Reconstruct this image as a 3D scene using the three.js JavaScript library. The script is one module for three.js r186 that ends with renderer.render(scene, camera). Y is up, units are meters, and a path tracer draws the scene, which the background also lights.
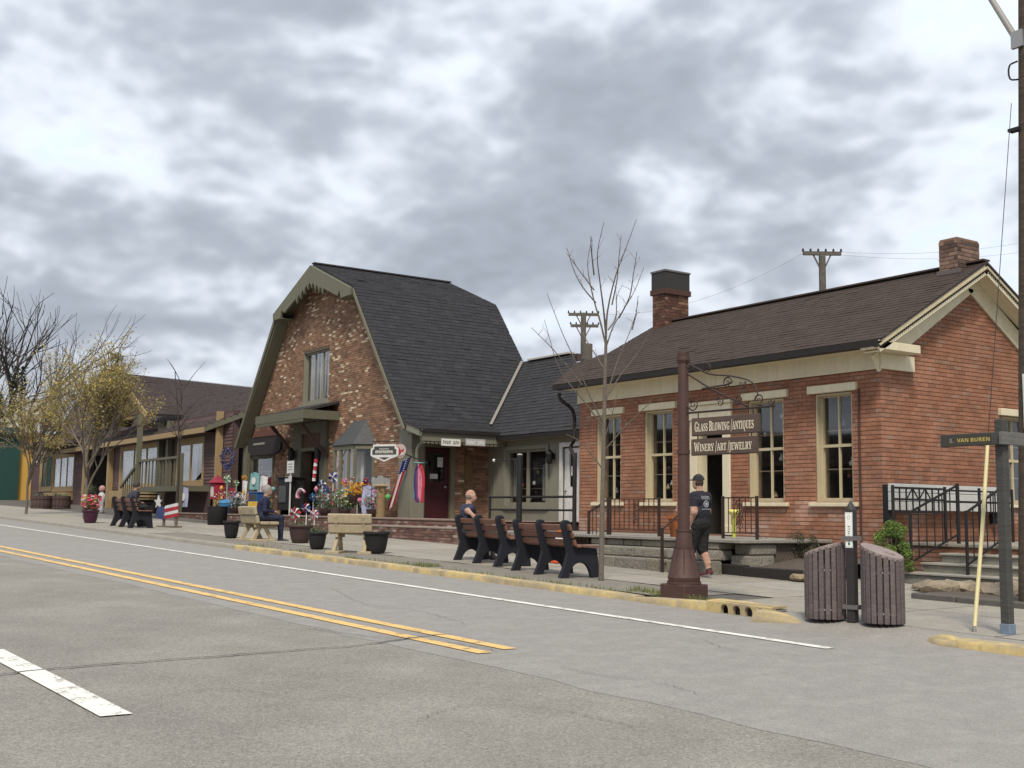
import * as THREE from 'three';
import { RoundedBoxGeometry } from 'three/addons/geometries/RoundedBoxGeometry.js';
import { mergeGeometries, mergeVertices, toCreasedNormals } from 'three/addons/utils/BufferGeometryUtils.js';
import { ImprovedNoise } from 'three/addons/math/ImprovedNoise.js';
import { MarchingCubes } from 'three/addons/objects/MarchingCubes.js';

// ---------------------------------------------------------------- camera, sky, sun, exposure
const V = (x, y, z) => new THREE.Vector3(x, y, z);
const scene = new THREE.Scene();
const renderer = new THREE.WebGLRenderer({ antialias: true });
renderer.toneMapping = THREE.LinearToneMapping;
renderer.toneMappingExposure = 2.2;
renderer.shadowMap.enabled = true;
const FOCAL = 1150, EYE = V(0, 1.35, 0), YAW = 0.98154, PITCH = 0.11115, ROLL = 0.01323;
const camera = new THREE.PerspectiveCamera(2 * Math.atan(384 / FOCAL) * 180 / Math.PI, 4 / 3, 0.1, 3000);
const camF = V(-Math.sin(YAW) * Math.cos(PITCH), Math.sin(PITCH), -Math.cos(YAW) * Math.cos(PITCH));
const flatR = V(Math.cos(YAW), 0, -Math.sin(YAW)), flatU = flatR.clone().cross(camF);
const camR = flatR.clone().multiplyScalar(Math.cos(ROLL)).addScaledVector(flatU, Math.sin(ROLL));
const camU = flatU.clone().multiplyScalar(Math.cos(ROLL)).addScaledVector(flatR, -Math.sin(ROLL));
camera.position.copy(EYE);
camera.quaternion.setFromRotationMatrix(new THREE.Matrix4().makeBasis(camR, camU, camF.clone().negate()));

function mulberry(a) { return () => { a |= 0; a = a + 0x6D2B79F5 | 0; let t = Math.imul(a ^ a >>> 15, 1 | a); t = t + Math.imul(t ^ t >>> 7, 61 | t) ^ t; return ((t ^ t >>> 14) >>> 0) / 4294967296; }; }
let rnd = mulberry(11);
const rr = (a, b) => a + (b - a) * rnd();
function hash2(x, y, s) { let h = Math.imul(x, 374761393) + Math.imul(y, 668265263) + Math.imul(s, 974711) | 0; h = Math.imul(h ^ h >>> 13, 1274126177); return ((h ^ h >>> 16) >>> 0) / 4294967296; }
function vnoise(x, y, s, per) {
  const xi = Math.floor(x), yi = Math.floor(y); let fx = x - xi, fy = y - yi;
  fx = fx * fx * fx * (fx * (fx * 6 - 15) + 10); fy = fy * fy * fy * (fy * (fy * 6 - 15) + 10);
  const w = per ? (k => ((k % per) + per) % per) : (k => k);
  const a = hash2(w(xi), w(yi), s), b = hash2(w(xi + 1), w(yi), s), c = hash2(w(xi), w(yi + 1), s), d = hash2(w(xi + 1), w(yi + 1), s);
  return a + (b - a) * fx + (c - a) * fy + (a - b - c + d) * fx * fy;
}
function fbm(x, y, oct, s, per) { let v = 0, a = .5, n = 0; for (let i = 0; i < oct; i++) { v += a * vnoise(x, y, s + i * 17, per); n += a; x *= 2; y *= 2; if (per) per *= 2; a *= .52; } return v / n; }
const sm = (a, b, x) => { const t = Math.min(1, Math.max(0, (x - a) / (b - a))); return t * t * (3 - 2 * t); };

const perlin = new ImprovedNoise();
function pfbm(x, y, oct, s) { let v = 0, a = 1; for (let i = 0; i < oct; i++) { v += a * perlin.noise(x, y, s + i * 7.3); x = x * 2.03 + 11.7; y = y * 2.03 + 5.1; a *= .5; } return v; }
// overcast sky: a broken layer of grey stratocumulus, air brighter towards the zenith
function makeSky() {
  const W = 2048, H = 1024, data = new Float32Array(W * H * 4);
  for (let j = 0; j < H; j++) {
    const el = (j + .5) / H * Math.PI - Math.PI / 2;
    const sy = Math.sin(el), cy = Math.cos(el), e = Math.max(sy, 0);
    const lift = (1 + 2 * e) / 3;
    for (let i = 0; i < W; i++) {
      const az = ((i + .5) / W - .5) * 2 * Math.PI, k = (j * W + i) * 4;
      const dx = Math.cos(az) * cy, dz = Math.sin(az) * cy;
      let r, g, b;
      if (sy < -.02) { r = .1; g = .098; b = .095; }
      else {
        const q = 1 / (e + .27), x = dx * q * 2.3 + 61.5, y = dz * q * 2.3 + 8.8;
        const wx = pfbm(x * .8, y * .8, 2, 5) * .35, wy = pfbm(x * .8, y * .8, 2, 9) * .35;
        const big = pfbm(x * .55 + wx, y * .55 + wy, 3, 21), mid = pfbm(x * 1.5 + wx, y * 1.5 + wy, 5, 41);
        const puff = 1 - Math.abs(pfbm(x * 3.4 + wx * 2, y * 3.4 + wy * 2, 4, 61)) * 2.6, fine = pfbm(x * 9, y * 9, 4, 81);
        const t = 0.12 + big * 1.15 + mid * .95 - (puff - .55) * .26 + fine * .42;  // >0 thick and grey, <0 thin and bright
        const thick = 1 / (1 + Math.exp(-3.4 * t));
        const L = (.49 - .275 * thick + fine * .03) * (.74 + .5 * lift);
        const gap = sm(-.45, -.8, t) * .4;
        r = L * (.93 - .05 * thick - .2 * gap); g = L * (.985 - .015 * thick - .07 * gap); b = L * (1.06 + .07 * thick + .05 * gap);
        const hz = 1 - sm(0, .16, e);                                            // pale air low down
        r += (.42 - r) * hz * .4; g += (.445 - g) * hz * .4; b += (.48 - b) * hz * .4;
      }
      data[k] = r; data[k + 1] = g; data[k + 2] = b; data[k + 3] = 1;
    }
  }
  const t = new THREE.DataTexture(data, W, H, THREE.RGBAFormat, THREE.FloatType);
  t.mapping = THREE.EquirectangularReflectionMapping; t.magFilter = THREE.LinearFilter; t.minFilter = THREE.LinearFilter; t.needsUpdate = true;
  return t;
}
scene.background = makeSky();
scene.environment = scene.background;


const sun = new THREE.DirectionalLight(new THREE.Color(1.0, .90, .76), 1.5);
sun.position.set(-14 + 28, 46, -12 + 22); sun.target.position.set(-14, 0, -12);
sun.castShadow = true; sun.shadow.radius = 22; sun.shadow.mapSize.set(2048, 2048);
Object.assign(sun.shadow.camera, { left: -80, right: 60, top: 60, bottom: -60, near: 1, far: 200 });
scene.add(sun, sun.target);

// ---------------------------------------------------------------- pixel helpers (a pixel gives a direction only)
const ray = (px, py) => camF.clone().addScaledVector(camR, (px - 512) / FOCAL).addScaledVector(camU, -(py - 384) / FOCAL);
const onZ = (px, py, z) => { const r = ray(px, py); return r.multiplyScalar(z / r.z).add(EYE); };
const onX = (px, py, x) => { const r = ray(px, py); return r.multiplyScalar(x / r.x).add(EYE); };
const onPlane = (px, py, p, n) => { const r = ray(px, py); return r.multiplyScalar(p.clone().sub(EYE).dot(n) / r.dot(n)).add(EYE); };
const atDepth = (px, py, d) => ray(px, py).multiplyScalar(d).add(EYE);
const GRADE = -.018;
const curbZ = x => -10.31 - .04 * x;                     // kerb line, road side
const roadY = x => GRADE * Math.max(-140, Math.min(60, x));
const paveY = (x, z) => roadY(x) + .09 + .014 * Math.max(0, curbZ(x) - z);
function onPave(px, py, up = 0) {                         // where a pixel's ray meets the pavement plane
  const r = ray(px, py), kx = GRADE - .014 * .04, t = (.09 + up + .014 * -10.31 - EYE.y) / (r.y - kx * r.x + .014 * r.z);
  const x = r.x * t, z = r.z * t; return V(x, paveY(x, z), z);
}

// ---------------------------------------------------------------- naming
const used = {};
function numbered(n) { if (!(n in used)) { used[n] = 0; return n; } used[n]++; return n + '_' + String(used[n]).padStart(3, '0'); }
function shade(o) { o.castShadow = true; o.receiveShadow = true; return o; }
function thing(name, label, category, pos = [0, 0, 0], ry = 0, group) {
  const o = new THREE.Group(); o.name = numbered(name); o.position.set(pos[0], pos[1], pos[2]); o.rotation.y = ry;
  o.userData = { label, category }; if (group) o.userData.group = group; scene.add(o); return o;
}
function part(name, geo, mat, parent, kind) {
  const m = shade(new THREE.Mesh(Array.isArray(geo) ? merge(geo) : geo, mat)); m.name = name; if (kind) m.userData.kind = kind; parent.add(m); return m;
}
function sub(name, parent) { const g = new THREE.Group(); g.name = name; parent.add(g); return g; }
function struct(name, geo, mat) { const m = part(numbered(name), geo, mat, scene); m.userData.kind = 'structure'; return m; }
function single(name, geo, mat, label, category, group) { const m = part(numbered(name), geo, mat, scene); m.userData = { label, category }; if (group) m.userData.group = group; return m; }

// ---------------------------------------------------------------- geometry helpers
function clean(g) { const n = g.index ? g.toNonIndexed() : g; for (const k of Object.keys(n.attributes)) if (!['position', 'normal', 'uv', 'color'].includes(k)) n.deleteAttribute(k); if (!n.attributes.normal) n.computeVertexNormals(); return n; }
function merge(list) {
  const gs = list.flat(9).map(clean), anyC = gs.some(g => g.attributes.color);
  for (const g of gs) {
    if (!g.attributes.uv) uvBox(g);
    if (anyC && !g.attributes.color) g.setAttribute('color', new THREE.BufferAttribute(new Float32Array(g.attributes.position.count * 3).fill(1), 3));
  }
  return mergeGeometries(gs);
}
function uvBox(g, o = 0) {                                // uv in metres from the dominant axis of each face
  const p = g.attributes.position, n = g.attributes.normal, uv = new Float32Array(p.count * 2);
  for (let i = 0; i < p.count; i++) {
    const ax = Math.abs(n.getX(i)), ay = Math.abs(n.getY(i)), az = Math.abs(n.getZ(i));
    let u, v; if (ay >= ax && ay >= az) { u = p.getX(i); v = p.getZ(i); } else if (ax > az) { u = p.getZ(i); v = p.getY(i); } else { u = p.getX(i); v = p.getY(i); }
    uv[i * 2] = u + o; uv[i * 2 + 1] = v + o * .37;
  }
  g.setAttribute('uv', new THREE.BufferAttribute(uv, 2)); return g;
}
const uvd = g => uvBox(clean(g), rr(0, 7));
function bx(x0, x1, y0, y1, z0, z1) { const g = new THREE.BoxGeometry(Math.abs(x1 - x0), Math.abs(y1 - y0), Math.abs(z1 - z0)); g.translate((x0 + x1) / 2, (y0 + y1) / 2, (z0 + z1) / 2); return uvBox(clean(g), (x0 * 1.7 + y0 * 3.1 + z0) % 5); }
function rbx(x0, x1, y0, y1, z0, z1, r = .01, s = 1) { const g = new RoundedBoxGeometry(Math.abs(x1 - x0), Math.abs(y1 - y0), Math.abs(z1 - z0), s, Math.min(r, .49 * Math.min(Math.abs(x1 - x0), Math.abs(y1 - y0), Math.abs(z1 - z0)))); g.translate((x0 + x1) / 2, (y0 + y1) / 2, (z0 + z1) / 2); return uvBox(clean(g), (x0 * 1.7 + y0 * 3.1 + z0) % 5); }
function bar(a, b, w, h = w, round = 0) {                 // box bar from a to b; h along world up as far as it can
  const d = b.clone().sub(a), L = d.length(); d.normalize();
  let up = Math.abs(d.y) > .95 ? V(1, 0, 0) : V(0, 1, 0); const s = d.clone().cross(up).normalize(); up = s.clone().cross(d);
  const g = round ? new RoundedBoxGeometry(L, h, w, 1, round) : new THREE.BoxGeometry(L, h, w);
  const c = clean(g); uvBox(c, rr(0, 5)); c.applyMatrix4(new THREE.Matrix4().makeBasis(d, up, s).setPosition(a.clone().add(b).multiplyScalar(.5))); return c;
}
function rod(a, b, r0, r1 = r0, n = 7) {
  const d = b.clone().sub(a), g = clean(new THREE.CylinderGeometry(r1, r0, d.length(), n, 1));
  g.applyQuaternion(new THREE.Quaternion().setFromUnitVectors(V(0, 1, 0), d.normalize())); g.translate((a.x + b.x) / 2, (a.y + b.y) / 2, (a.z + b.z) / 2); return g;
}
function limb(pts, r0, r1, n = 6) {                        // tapered tube through points
  const curve = new THREE.CatmullRomCurve3(pts), seg = Math.max(3, (pts.length - 1) * 3), fr = curve.computeFrenetFrames(seg), pos = [], idx = [], uv = [];
  for (let i = 0; i <= seg; i++) { const c = curve.getPoint(i / seg), r = r0 + (r1 - r0) * i / seg; for (let k = 0; k <= n; k++) { const a = k / n * 2 * Math.PI, v = c.clone().addScaledVector(fr.normals[i], Math.cos(a) * r).addScaledVector(fr.binormals[i], Math.sin(a) * r); pos.push(v.x, v.y, v.z); uv.push(k / n * .4, i / seg * 2); } }
  for (let i = 0; i < seg; i++) for (let k = 0; k < n; k++) { const a = i * (n + 1) + k, b = a + n + 1; idx.push(a, b, a + 1, b, b + 1, a + 1); }
  const g = new THREE.BufferGeometry(); g.setAttribute('position', new THREE.Float32BufferAttribute(pos, 3)); g.setAttribute('uv', new THREE.Float32BufferAttribute(uv, 2)); g.setIndex(idx); g.computeVertexNormals(); return clean(g);
}
const lathe = (pts, n = 24) => clean(new THREE.LatheGeometry(pts.map(p => new THREE.Vector2(p[0], p[1])), n));
function prism(pts, depth, bev = 0) { const s = new THREE.Shape(pts.map(p => new THREE.Vector2(p[0], p[1]))); return clean(new THREE.ExtrudeGeometry(s, { depth, bevelEnabled: bev > 0, bevelSize: bev, bevelThickness: bev, bevelSegments: 1, curveSegments: 8 })); }
const mv = (g, x, y, z) => { g.translate(x, y, z); return g; };
const ry = (g, a) => { g.rotateY(a); return g; };
function tint(g, c) { const n = g.attributes.position.count, a = new Float32Array(n * 3); for (let i = 0; i < n; i++) { a[i * 3] = c[0]; a[i * 3 + 1] = c[1]; a[i * 3 + 2] = c[2]; } g.setAttribute('color', new THREE.BufferAttribute(a, 3)); return g; }
function slab(pts, th, up = 0) {                          // flat polygon (any plane) with thickness th below it
  const n = V(0, 0, 0); for (let i = 0; i < pts.length; i++) { const a = pts[i], b = pts[(i + 1) % pts.length]; n.x += (a.y - b.y) * (a.z + b.z); n.y += (a.z - b.z) * (a.x + b.x); n.z += (a.x - b.x) * (a.y + b.y); }
  n.normalize(); if (n.y < 0) n.negate();
  const u = V(0, 1, 0).cross(n).normalize(), v = n.clone().cross(u), o = pts[0];
  const s2 = pts.map(p => { const d = p.clone().sub(o); return [d.dot(u), d.dot(v)]; });
  const g = prism(s2, th); g.translate(0, 0, -th + up); uvBox(g);
  g.applyMatrix4(new THREE.Matrix4().makeBasis(u, v, n).setPosition(o)); return { geo: g, u, v, n, o, s2 };
}
function scan(poly, y) { const xs = []; for (let i = 0; i < poly.length; i++) { const [x0, y0] = poly[i], [x1, y1] = poly[(i + 1) % poly.length]; if ((y0 <= y) !== (y1 <= y)) xs.push(x0 + (y - y0) / (y1 - y0) * (x1 - x0)); } xs.sort((a, b) => a - b); const r = []; for (let i = 0; i + 1 < xs.length; i += 2) r.push([xs[i], xs[i + 1]]); return r; }
function minus(iv, a, b) { const r = []; for (const [s, e] of iv) { if (b <= s || a >= e) r.push([s, e]); else { if (a > s) r.push([s, a]); if (b < e) r.push([b, e]); } } return r; }
class Soup {                                              // collects coloured triangles
  constructor() { this.p = []; this.c = []; this.u = []; }
  quad(a, b, c, d, col, m) { for (const q of [a, b, c, a, c, d]) { let x = q[0], y = q[1], z = q[2]; if (m) { const e = m.elements; const X = e[0] * x + e[4] * y + e[8] * z + e[12], Y = e[1] * x + e[5] * y + e[9] * z + e[13], Z = e[2] * x + e[6] * y + e[10] * z + e[14]; this.u.push(q[0], q[1]); x = X; y = Y; z = Z; } else this.u.push(x, y); this.p.push(x, y, z); this.c.push(col[0], col[1], col[2]); } }
  box(x0, x1, y0, y1, z0, z1, col, m, back) {
    this.quad([x0, y0, z1], [x1, y0, z1], [x1, y1, z1], [x0, y1, z1], col, m); this.quad([x0, y1, z1], [x1, y1, z1], [x1, y1, z0], [x0, y1, z0], col, m);
    this.quad([x0, y0, z0], [x1, y0, z0], [x1, y0, z1], [x0, y0, z1], col, m); this.quad([x0, y0, z0], [x0, y0, z1], [x0, y1, z1], [x0, y1, z0], col, m); this.quad([x1, y0, z1], [x1, y0, z0], [x1, y1, z0], [x1, y1, z1], col, m);
    if (back) this.quad([x1, y0, z0], [x0, y0, z0], [x0, y1, z0], [x1, y1, z0], col, m);
  }
  build() { const g = new THREE.BufferGeometry(); g.setAttribute('position', new THREE.Float32BufferAttribute(this.p, 3)); g.setAttribute('color', new THREE.Float32BufferAttribute(this.c, 3)); g.setAttribute('uv', new THREE.Float32BufferAttribute(this.u, 2)); g.computeVertexNormals(); return g; }
}
const frame = (o, u, n) => new THREE.Matrix4().makeBasis(u, V(0, 1, 0), n).setPosition(o);

// ---------------------------------------------------------------- procedural textures and materials
function tex(size, fn, srgb = true) {
  const d = new Uint8Array(size * size * 4);
  for (let j = 0; j < size; j++) for (let i = 0; i < size; i++) { const c = fn(i / size, j / size, i, j), k = (j * size + i) * 4; for (let q = 0; q < 3; q++) d[k + q] = Math.max(0, Math.min(255, (Array.isArray(c) ? c[q] : c) * 255)); d[k + 3] = 255; }
  const t = new THREE.DataTexture(d, size, size); t.wrapS = t.wrapT = THREE.RepeatWrapping; t.magFilter = THREE.LinearFilter; t.minFilter = THREE.LinearMipmapLinearFilter; t.generateMipmaps = true; if (srgb) t.colorSpace = THREE.SRGBColorSpace; t.needsUpdate = true; return t;
}
function rep(t, m) { const c = t.clone(); c.repeat.set(1 / m, 1 / m); c.needsUpdate = true; return c; }   // m = metres a tile covers
const tMottle = tex(512, (u, v) => .74 + .26 * (.55 * fbm(u * 6, v * 6, 6, 3, 6) + .45 * fbm(u * 40, v * 40, 3, 8, 40)) * 1.15);
const tGrain = tex(512, (u, v) => { const s = fbm(u * 3, v * 46, 4, 12, 3 * 0 + 46), f = vnoise(u * 16, v * 200, 19, 200); return .66 + .2 * s + .14 * f; });
const tSpeck = tex(1024, (u, v, i, j) => { const f = hash2(i, j, 7), g = vnoise(u * 300, v * 300, 5, 300), w = vnoise(u * 130, v * 130, 6, 130), c = fbm(u * 8, v * 8, 4, 15, 8); return .56 + .15 * f + .17 * g + .1 * w + .1 * c; });
const tRough = tex(512, (u, v) => .2 + .8 * fbm(u * 18, v * 18, 5, 33, 18), false);
const tStreak = tex(512, (u, v) => .87 + .13 * (.6 * fbm(u * 30, v * 2, 4, 71, 30) + .4 * fbm(u * 60, v * 60, 2, 75, 60)));
const sharedRep = new Map();
function R(t, m) { const k = t.uuid + m; if (!sharedRep.has(k)) sharedRep.set(k, rep(t, m)); return sharedRep.get(k); }
function lin(r, g, b) { return new THREE.Color().setRGB(r, g, b); }
function mat(c, rough = .85, o = {}) {
  const { map, m = 1, bump, bm = 1, bs = .004, ...rest } = o;
  const p = { color: c, roughness: rough, side: THREE.DoubleSide, ...rest };
  if (map) p.map = R(map, m); if (bump) { p.bumpMap = R(bump, bm); p.bumpScale = bs; }
  return new THREE.MeshPhysicalMaterial(p);
}
const M = {
  brickR: mat(lin(1, 1, 1), .92, { vertexColors: true, map: tMottle, m: 1.1, bump: tRough, bm: .5, bs: .003 }),
  mortarR: mat(lin(.27, .145, .092), .95, { map: tMottle, m: 1.3 }),
  mortarG: mat(lin(.19, .13, .085), .95, { map: tMottle, m: 1.3 }),
  shingle: mat(lin(1, 1, 1), .95, { vertexColors: true, map: tMottle, m: .9, bump: tRough, bm: .25, bs: .004 }),
  roofPlain: mat(lin(.045, .04, .04), .95, { map: tMottle, m: .8, bump: tRough, bm: .3, bs: .01 }),
  underlay: mat(lin(.07, .063, .058), .95),
  cream: mat(lin(.80, .715, .51), .6, { map: tStreak, m: 1.6 }),
  creamDark: mat(lin(.60, .52, .34), .65, { map: tStreak, m: 1.2 }),
  gutter: mat(lin(.016, .011, .011), .7, { map: tMottle, m: 1 }),
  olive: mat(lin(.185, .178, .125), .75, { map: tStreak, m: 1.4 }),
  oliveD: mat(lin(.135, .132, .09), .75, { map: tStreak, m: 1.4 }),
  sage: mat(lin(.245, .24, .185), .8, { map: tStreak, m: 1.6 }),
  tan: mat(lin(.38, .27, .135), .75, { map: tStreak, m: 1.2 }),
  plum: mat(lin(.12, .072, .068), .85, { map: tGrain, m: 1.6 }),
  white: mat(lin(.78, .78, .76), .55, { map: tMottle, m: 1.4 }),
  door: mat(lin(.075, .012, .02), .5, { map: tGrain, m: 1 }),
  black: mat(lin(.009, .009, .011), .7, { map: tMottle, m: .6 }),
  iron: mat(lin(.01, .009, .01), .7),
  ironBrown: mat(lin(.045, .024, .02), .6, { map: tMottle, m: .5, bump: tRough, bm: .3, bs: .002 }),
  rust: mat(lin(.085, .04, .032), .6, { map: tMottle, m: .7, bump: tRough, bm: .15, bs: .0015 }),
  dark: mat(lin(.05, .045, .04), .9),
  room: mat(lin(.10, .09, .08), .9, { map: tMottle, m: .7 }),
  curtain: mat(lin(.22, .215, .195), .95),
  glass: new THREE.MeshPhysicalMaterial({ color: 0xffffff, roughness: .03, transmission: 1, thickness: 0, ior: 1.52, side: THREE.DoubleSide }),
  concrete: mat(lin(.40, .375, .33), .93, { map: tSpeck, m: 1.7, bump: tRough, bm: .6, bs: .002 }),
  pavement: mat(lin(1, 1, 1), .93, { vertexColors: true, map: tSpeck, m: 1.6, bump: tRough, bm: .5, bs: .002 }),
  stone: mat(lin(1, 1, 1), .9, { vertexColors: true, map: tMottle, m: .8, bump: tRough, bm: .7, bs: .02 }),
  dirt: mat(lin(.17, .135, .105), .98, { map: tSpeck, m: 1.1, bump: tRough, bm: .4, bs: .03 }),
  timber: mat(lin(.03, .026, .024), .9, { map: tGrain, m: 1 }),
  post: mat(lin(.085, .083, .076), .85, { map: tGrain, m: .8, bump: tGrain, bm: .8, bs: .004 }),
  pole: mat(lin(.1, .075, .055), .95, { map: tGrain, m: 1.1, bump: tGrain, bm: 1, bs: .01 }),
  greyPole: mat(lin(.17, .15, .125), .95, { map: tGrain, m: 1.1 }),
  slat: mat(lin(.175, .138, .138), .7, { map: tGrain, m: .9, bump: tGrain, bm: .7, bs: .002 }),
  benchWood: mat(lin(.27, .13, .085), .75, { map: tGrain, m: .9, bump: tGrain, bm: .7, bs: .002 }),
  benchFrame: mat(lin(.006, .008, .017), .75, { map: tMottle, m: .4 }),
  castStone: mat(lin(.60, .50, .33), .95, { map: tSpeck, m: .8, bump: tRough, bm: .3, bs: .003 }),
  potBlack: mat(lin(.012, .011, .013), .75, { map: tMottle, m: .5 }),
  potBrown: mat(lin(.06, .032, .03), .65, { map: tMottle, m: .5 }),
  bark: mat(lin(.25, .21, .17), .95, { map: tGrain, m: .5, bump: tRough, bm: .15, bs: .006 }),
  barkD: mat(lin(.06, .048, .04), .95, { map: tMottle, m: .5 }),
  guard: mat(lin(.70, .62, .33), .6, { map: tStreak, m: .6 }),
  orange: mat(lin(.42, .13, .03), .8, { map: tMottle, m: .4 }),
  steel: mat(lin(.35, .35, .35), .5, { metalness: .6 }),
};
const color = (r, g, b, rough = .8) => mat(lin(r, g, b), rough, { map: tMottle, m: .5 });
const leafMat = mat(lin(1, 1, 1), .8, { vertexColors: true, transmission: .3, thickness: 0 });
const flat = (r, g, b) => mat(lin(r, g, b), .8);

// walls of single bricks: openings [u0,u1,v0,v1] cut out, outline polygon in metres
function brickWall(parent, o, u, n, poly, open, pick, mortar, opt = {}) {
  const m = frame(o, u, n), sp = new Soup(), bw = .205, bh = .0605, j = .012, jv = .006, lightBricks = [];
  const s = new THREE.Shape(poly.map(p => new THREE.Vector2(p[0], p[1])));
  for (const [a, b, c, d] of open) { const h = new THREE.Path(); h.moveTo(a, c); h.lineTo(a, d); h.lineTo(b, d); h.lineTo(b, c); h.closePath(); s.holes.push(h); }
  const g = clean(new THREE.ExtrudeGeometry(s, { depth: opt.th || .3, bevelEnabled: false })); g.translate(0, 0, -(opt.th || .3)); uvBox(g); g.applyMatrix4(m);
  const wall = part(opt.name || 'wall', g, mortar, parent); if (opt.brickPoly) poly = opt.brickPoly;
  const v0 = Math.min(...poly.map(p => p[1])), v1 = Math.max(...poly.map(p => p[1]));
  for (let r = 0, v = v0; v < v1 - .02; v += bh + j, r++) {
    let iv = scan(poly, v + bh / 2); for (const [a, b, c, d] of open) if (v + bh > c + .005 && v < d - .005) iv = minus(iv, a, b);
    for (const [a, b] of iv) {
      let k = Math.floor(a / (bw + jv)) - 1;
      for (; k * (bw + jv) < b; k++) {
        let x0 = k * (bw + jv) + (r % 2) * (bw + jv) / 2, x1 = x0 + bw; x0 = Math.max(x0, a); x1 = Math.min(x1, b); if (x1 - x0 < .035) continue;
        const p = pick(x0, v, r, k), out = .009 + rnd() * .004 + (p.out || 0);
        if (p.light) { lightBricks.push([x0, x1, v, v + bh, out + .004, p.c]); continue; }
        sp.box(x0, x1, v, Math.min(v + bh, v1), -.004, out, p.c, m);
      }
    }
  }
  part('bricks', sp.build(), M.brickR, wall, 'stuff');
  if (lightBricks.length) {
    const base = new THREE.BoxGeometry(1, 1, 1); base.translate(.5, .5, .5);
    const lm = opt.lightMats;
    lightBricks.forEach(([x0, x1, y0, y1, out], i) => { const b = part('brick', base, lm[i % lm.length], wall); b.applyMatrix4(m.clone().multiply(new THREE.Matrix4().makeTranslation(x0, y0, -.004).scale(V(x1 - x0, y1 - y0, out)))); });
  }
  return wall;
}
// shingled roof plane
function shingleRoof(parent, name, pts, th, cols, tab = .3, exp = .145, thk = .014) {
  const s = slab(pts, th), m = new THREE.Matrix4().makeBasis(s.u, s.v, s.n).setPosition(s.o), sp = new Soup();
  const roof = part(name, s.geo, M.underlay, parent);
  const v0 = Math.min(...s.s2.map(p => p[1])), v1 = Math.max(...s.s2.map(p => p[1]));
  for (let v = v0, r = 0; v < v1; v += exp, r++) {
    const vt = Math.min(v + exp, v1);
    for (const [a, b] of scan(s.s2, Math.min(v + exp * .5, v1 - .001))) {
      const off = hash2(r, 3, 5) * tab;
      for (let k = Math.floor((a - off) / tab) - 1; k * tab + off < b; k++) {
        const x0 = Math.max(k * tab + off + .004, a - .01), x1 = Math.min((k + 1) * tab + off - .004, b + .01); if (x1 - x0 < .03) continue;
        const f = .92 + .16 * rnd() * (rnd() < .1 ? 1.6 : 1), c0 = cols[Math.floor(rnd() * cols.length)], c = [c0[0] * f, c0[1] * f, c0[2] * f], t = thk * (.8 + .5 * rnd() + (rnd() < .04 ? .7 : 0)), bt = .003, dv = (rnd() - .5) * .014;
        const A = [x0, v + dv, t], B = [x1, v + dv, t], C = [x1, vt + .02, bt], D = [x0, vt + .02, bt];
        sp.quad(A, B, C, D, c, m); sp.quad([x0, v + dv, 0], [x1, v + dv, 0], B, A, c, m); sp.quad([x0, v + dv, 0], A, D, [x0, vt, 0], c, m); sp.quad(B, [x1, v + dv, 0], [x1, vt, 0], C, c, m);
      }
    }
  }
  part('shingles', sp.build(), M.shingle, roof, 'stuff');
  return roof;
}
// ================================================================ SETTING: ground, road, markings, kerb, pavement
{ // ground sheet out to the horizon, following the grade of the street
  const xs = [-900, -140, 60, 900], zs = [-900, 900], pos = [], idx = [];
  for (const x of xs) for (const z of zs) pos.push(x, roadY(x) - .12, z);
  for (let i = 0; i < 3; i++) idx.push(i * 2, i * 2 + 1, i * 2 + 2, i * 2 + 1, i * 2 + 3, i * 2 + 2);
  const g = new THREE.BufferGeometry(); g.setAttribute('position', new THREE.Float32BufferAttribute(pos, 3)); g.setIndex(idx); g.computeVertexNormals();
  const n = clean(g); for (let i = 0; i < n.attributes.normal.count; i++) if (n.attributes.normal.getY(i) < 0) n.attributes.normal.setY(i, -n.attributes.normal.getY(i));
  struct('ground', uvBox(n), mat(lin(.14, .15, .09), .98, { map: tMottle, m: 3 }));
}
function sheet(x0, x1, zf0, zf1, lift, nx, nz, yf) {      // surface that follows a height function between two lines z = f(x)
  const pos = [], uv = [], idx = [];
  for (let i = 0; i <= nx; i++) for (let j = 0; j <= nz; j++) { const x = x0 + (x1 - x0) * i / nx, z = zf0(x) + (zf1(x) - zf0(x)) * j / nz; pos.push(x, yf(x, z) + lift, z); uv.push(x, z); }
  for (let i = 0; i < nx; i++) for (let j = 0; j < nz; j++) { const a = i * (nz + 1) + j, b = a + nz + 1; idx.push(a, a + 1, b, a + 1, b + 1, b); }
  const g = new THREE.BufferGeometry(); g.setAttribute('position', new THREE.Float32BufferAttribute(pos, 3)); g.setAttribute('uv', new THREE.Float32BufferAttribute(uv, 2)); g.setIndex(idx); g.computeVertexNormals();
  if (g.attributes.normal.getY(0) < 0) { g.setIndex(idx.map((_, k) => idx[k - k % 3 + [0, 2, 1][k % 3]])); g.computeVertexNormals(); }
  return clean(g);
}
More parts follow.
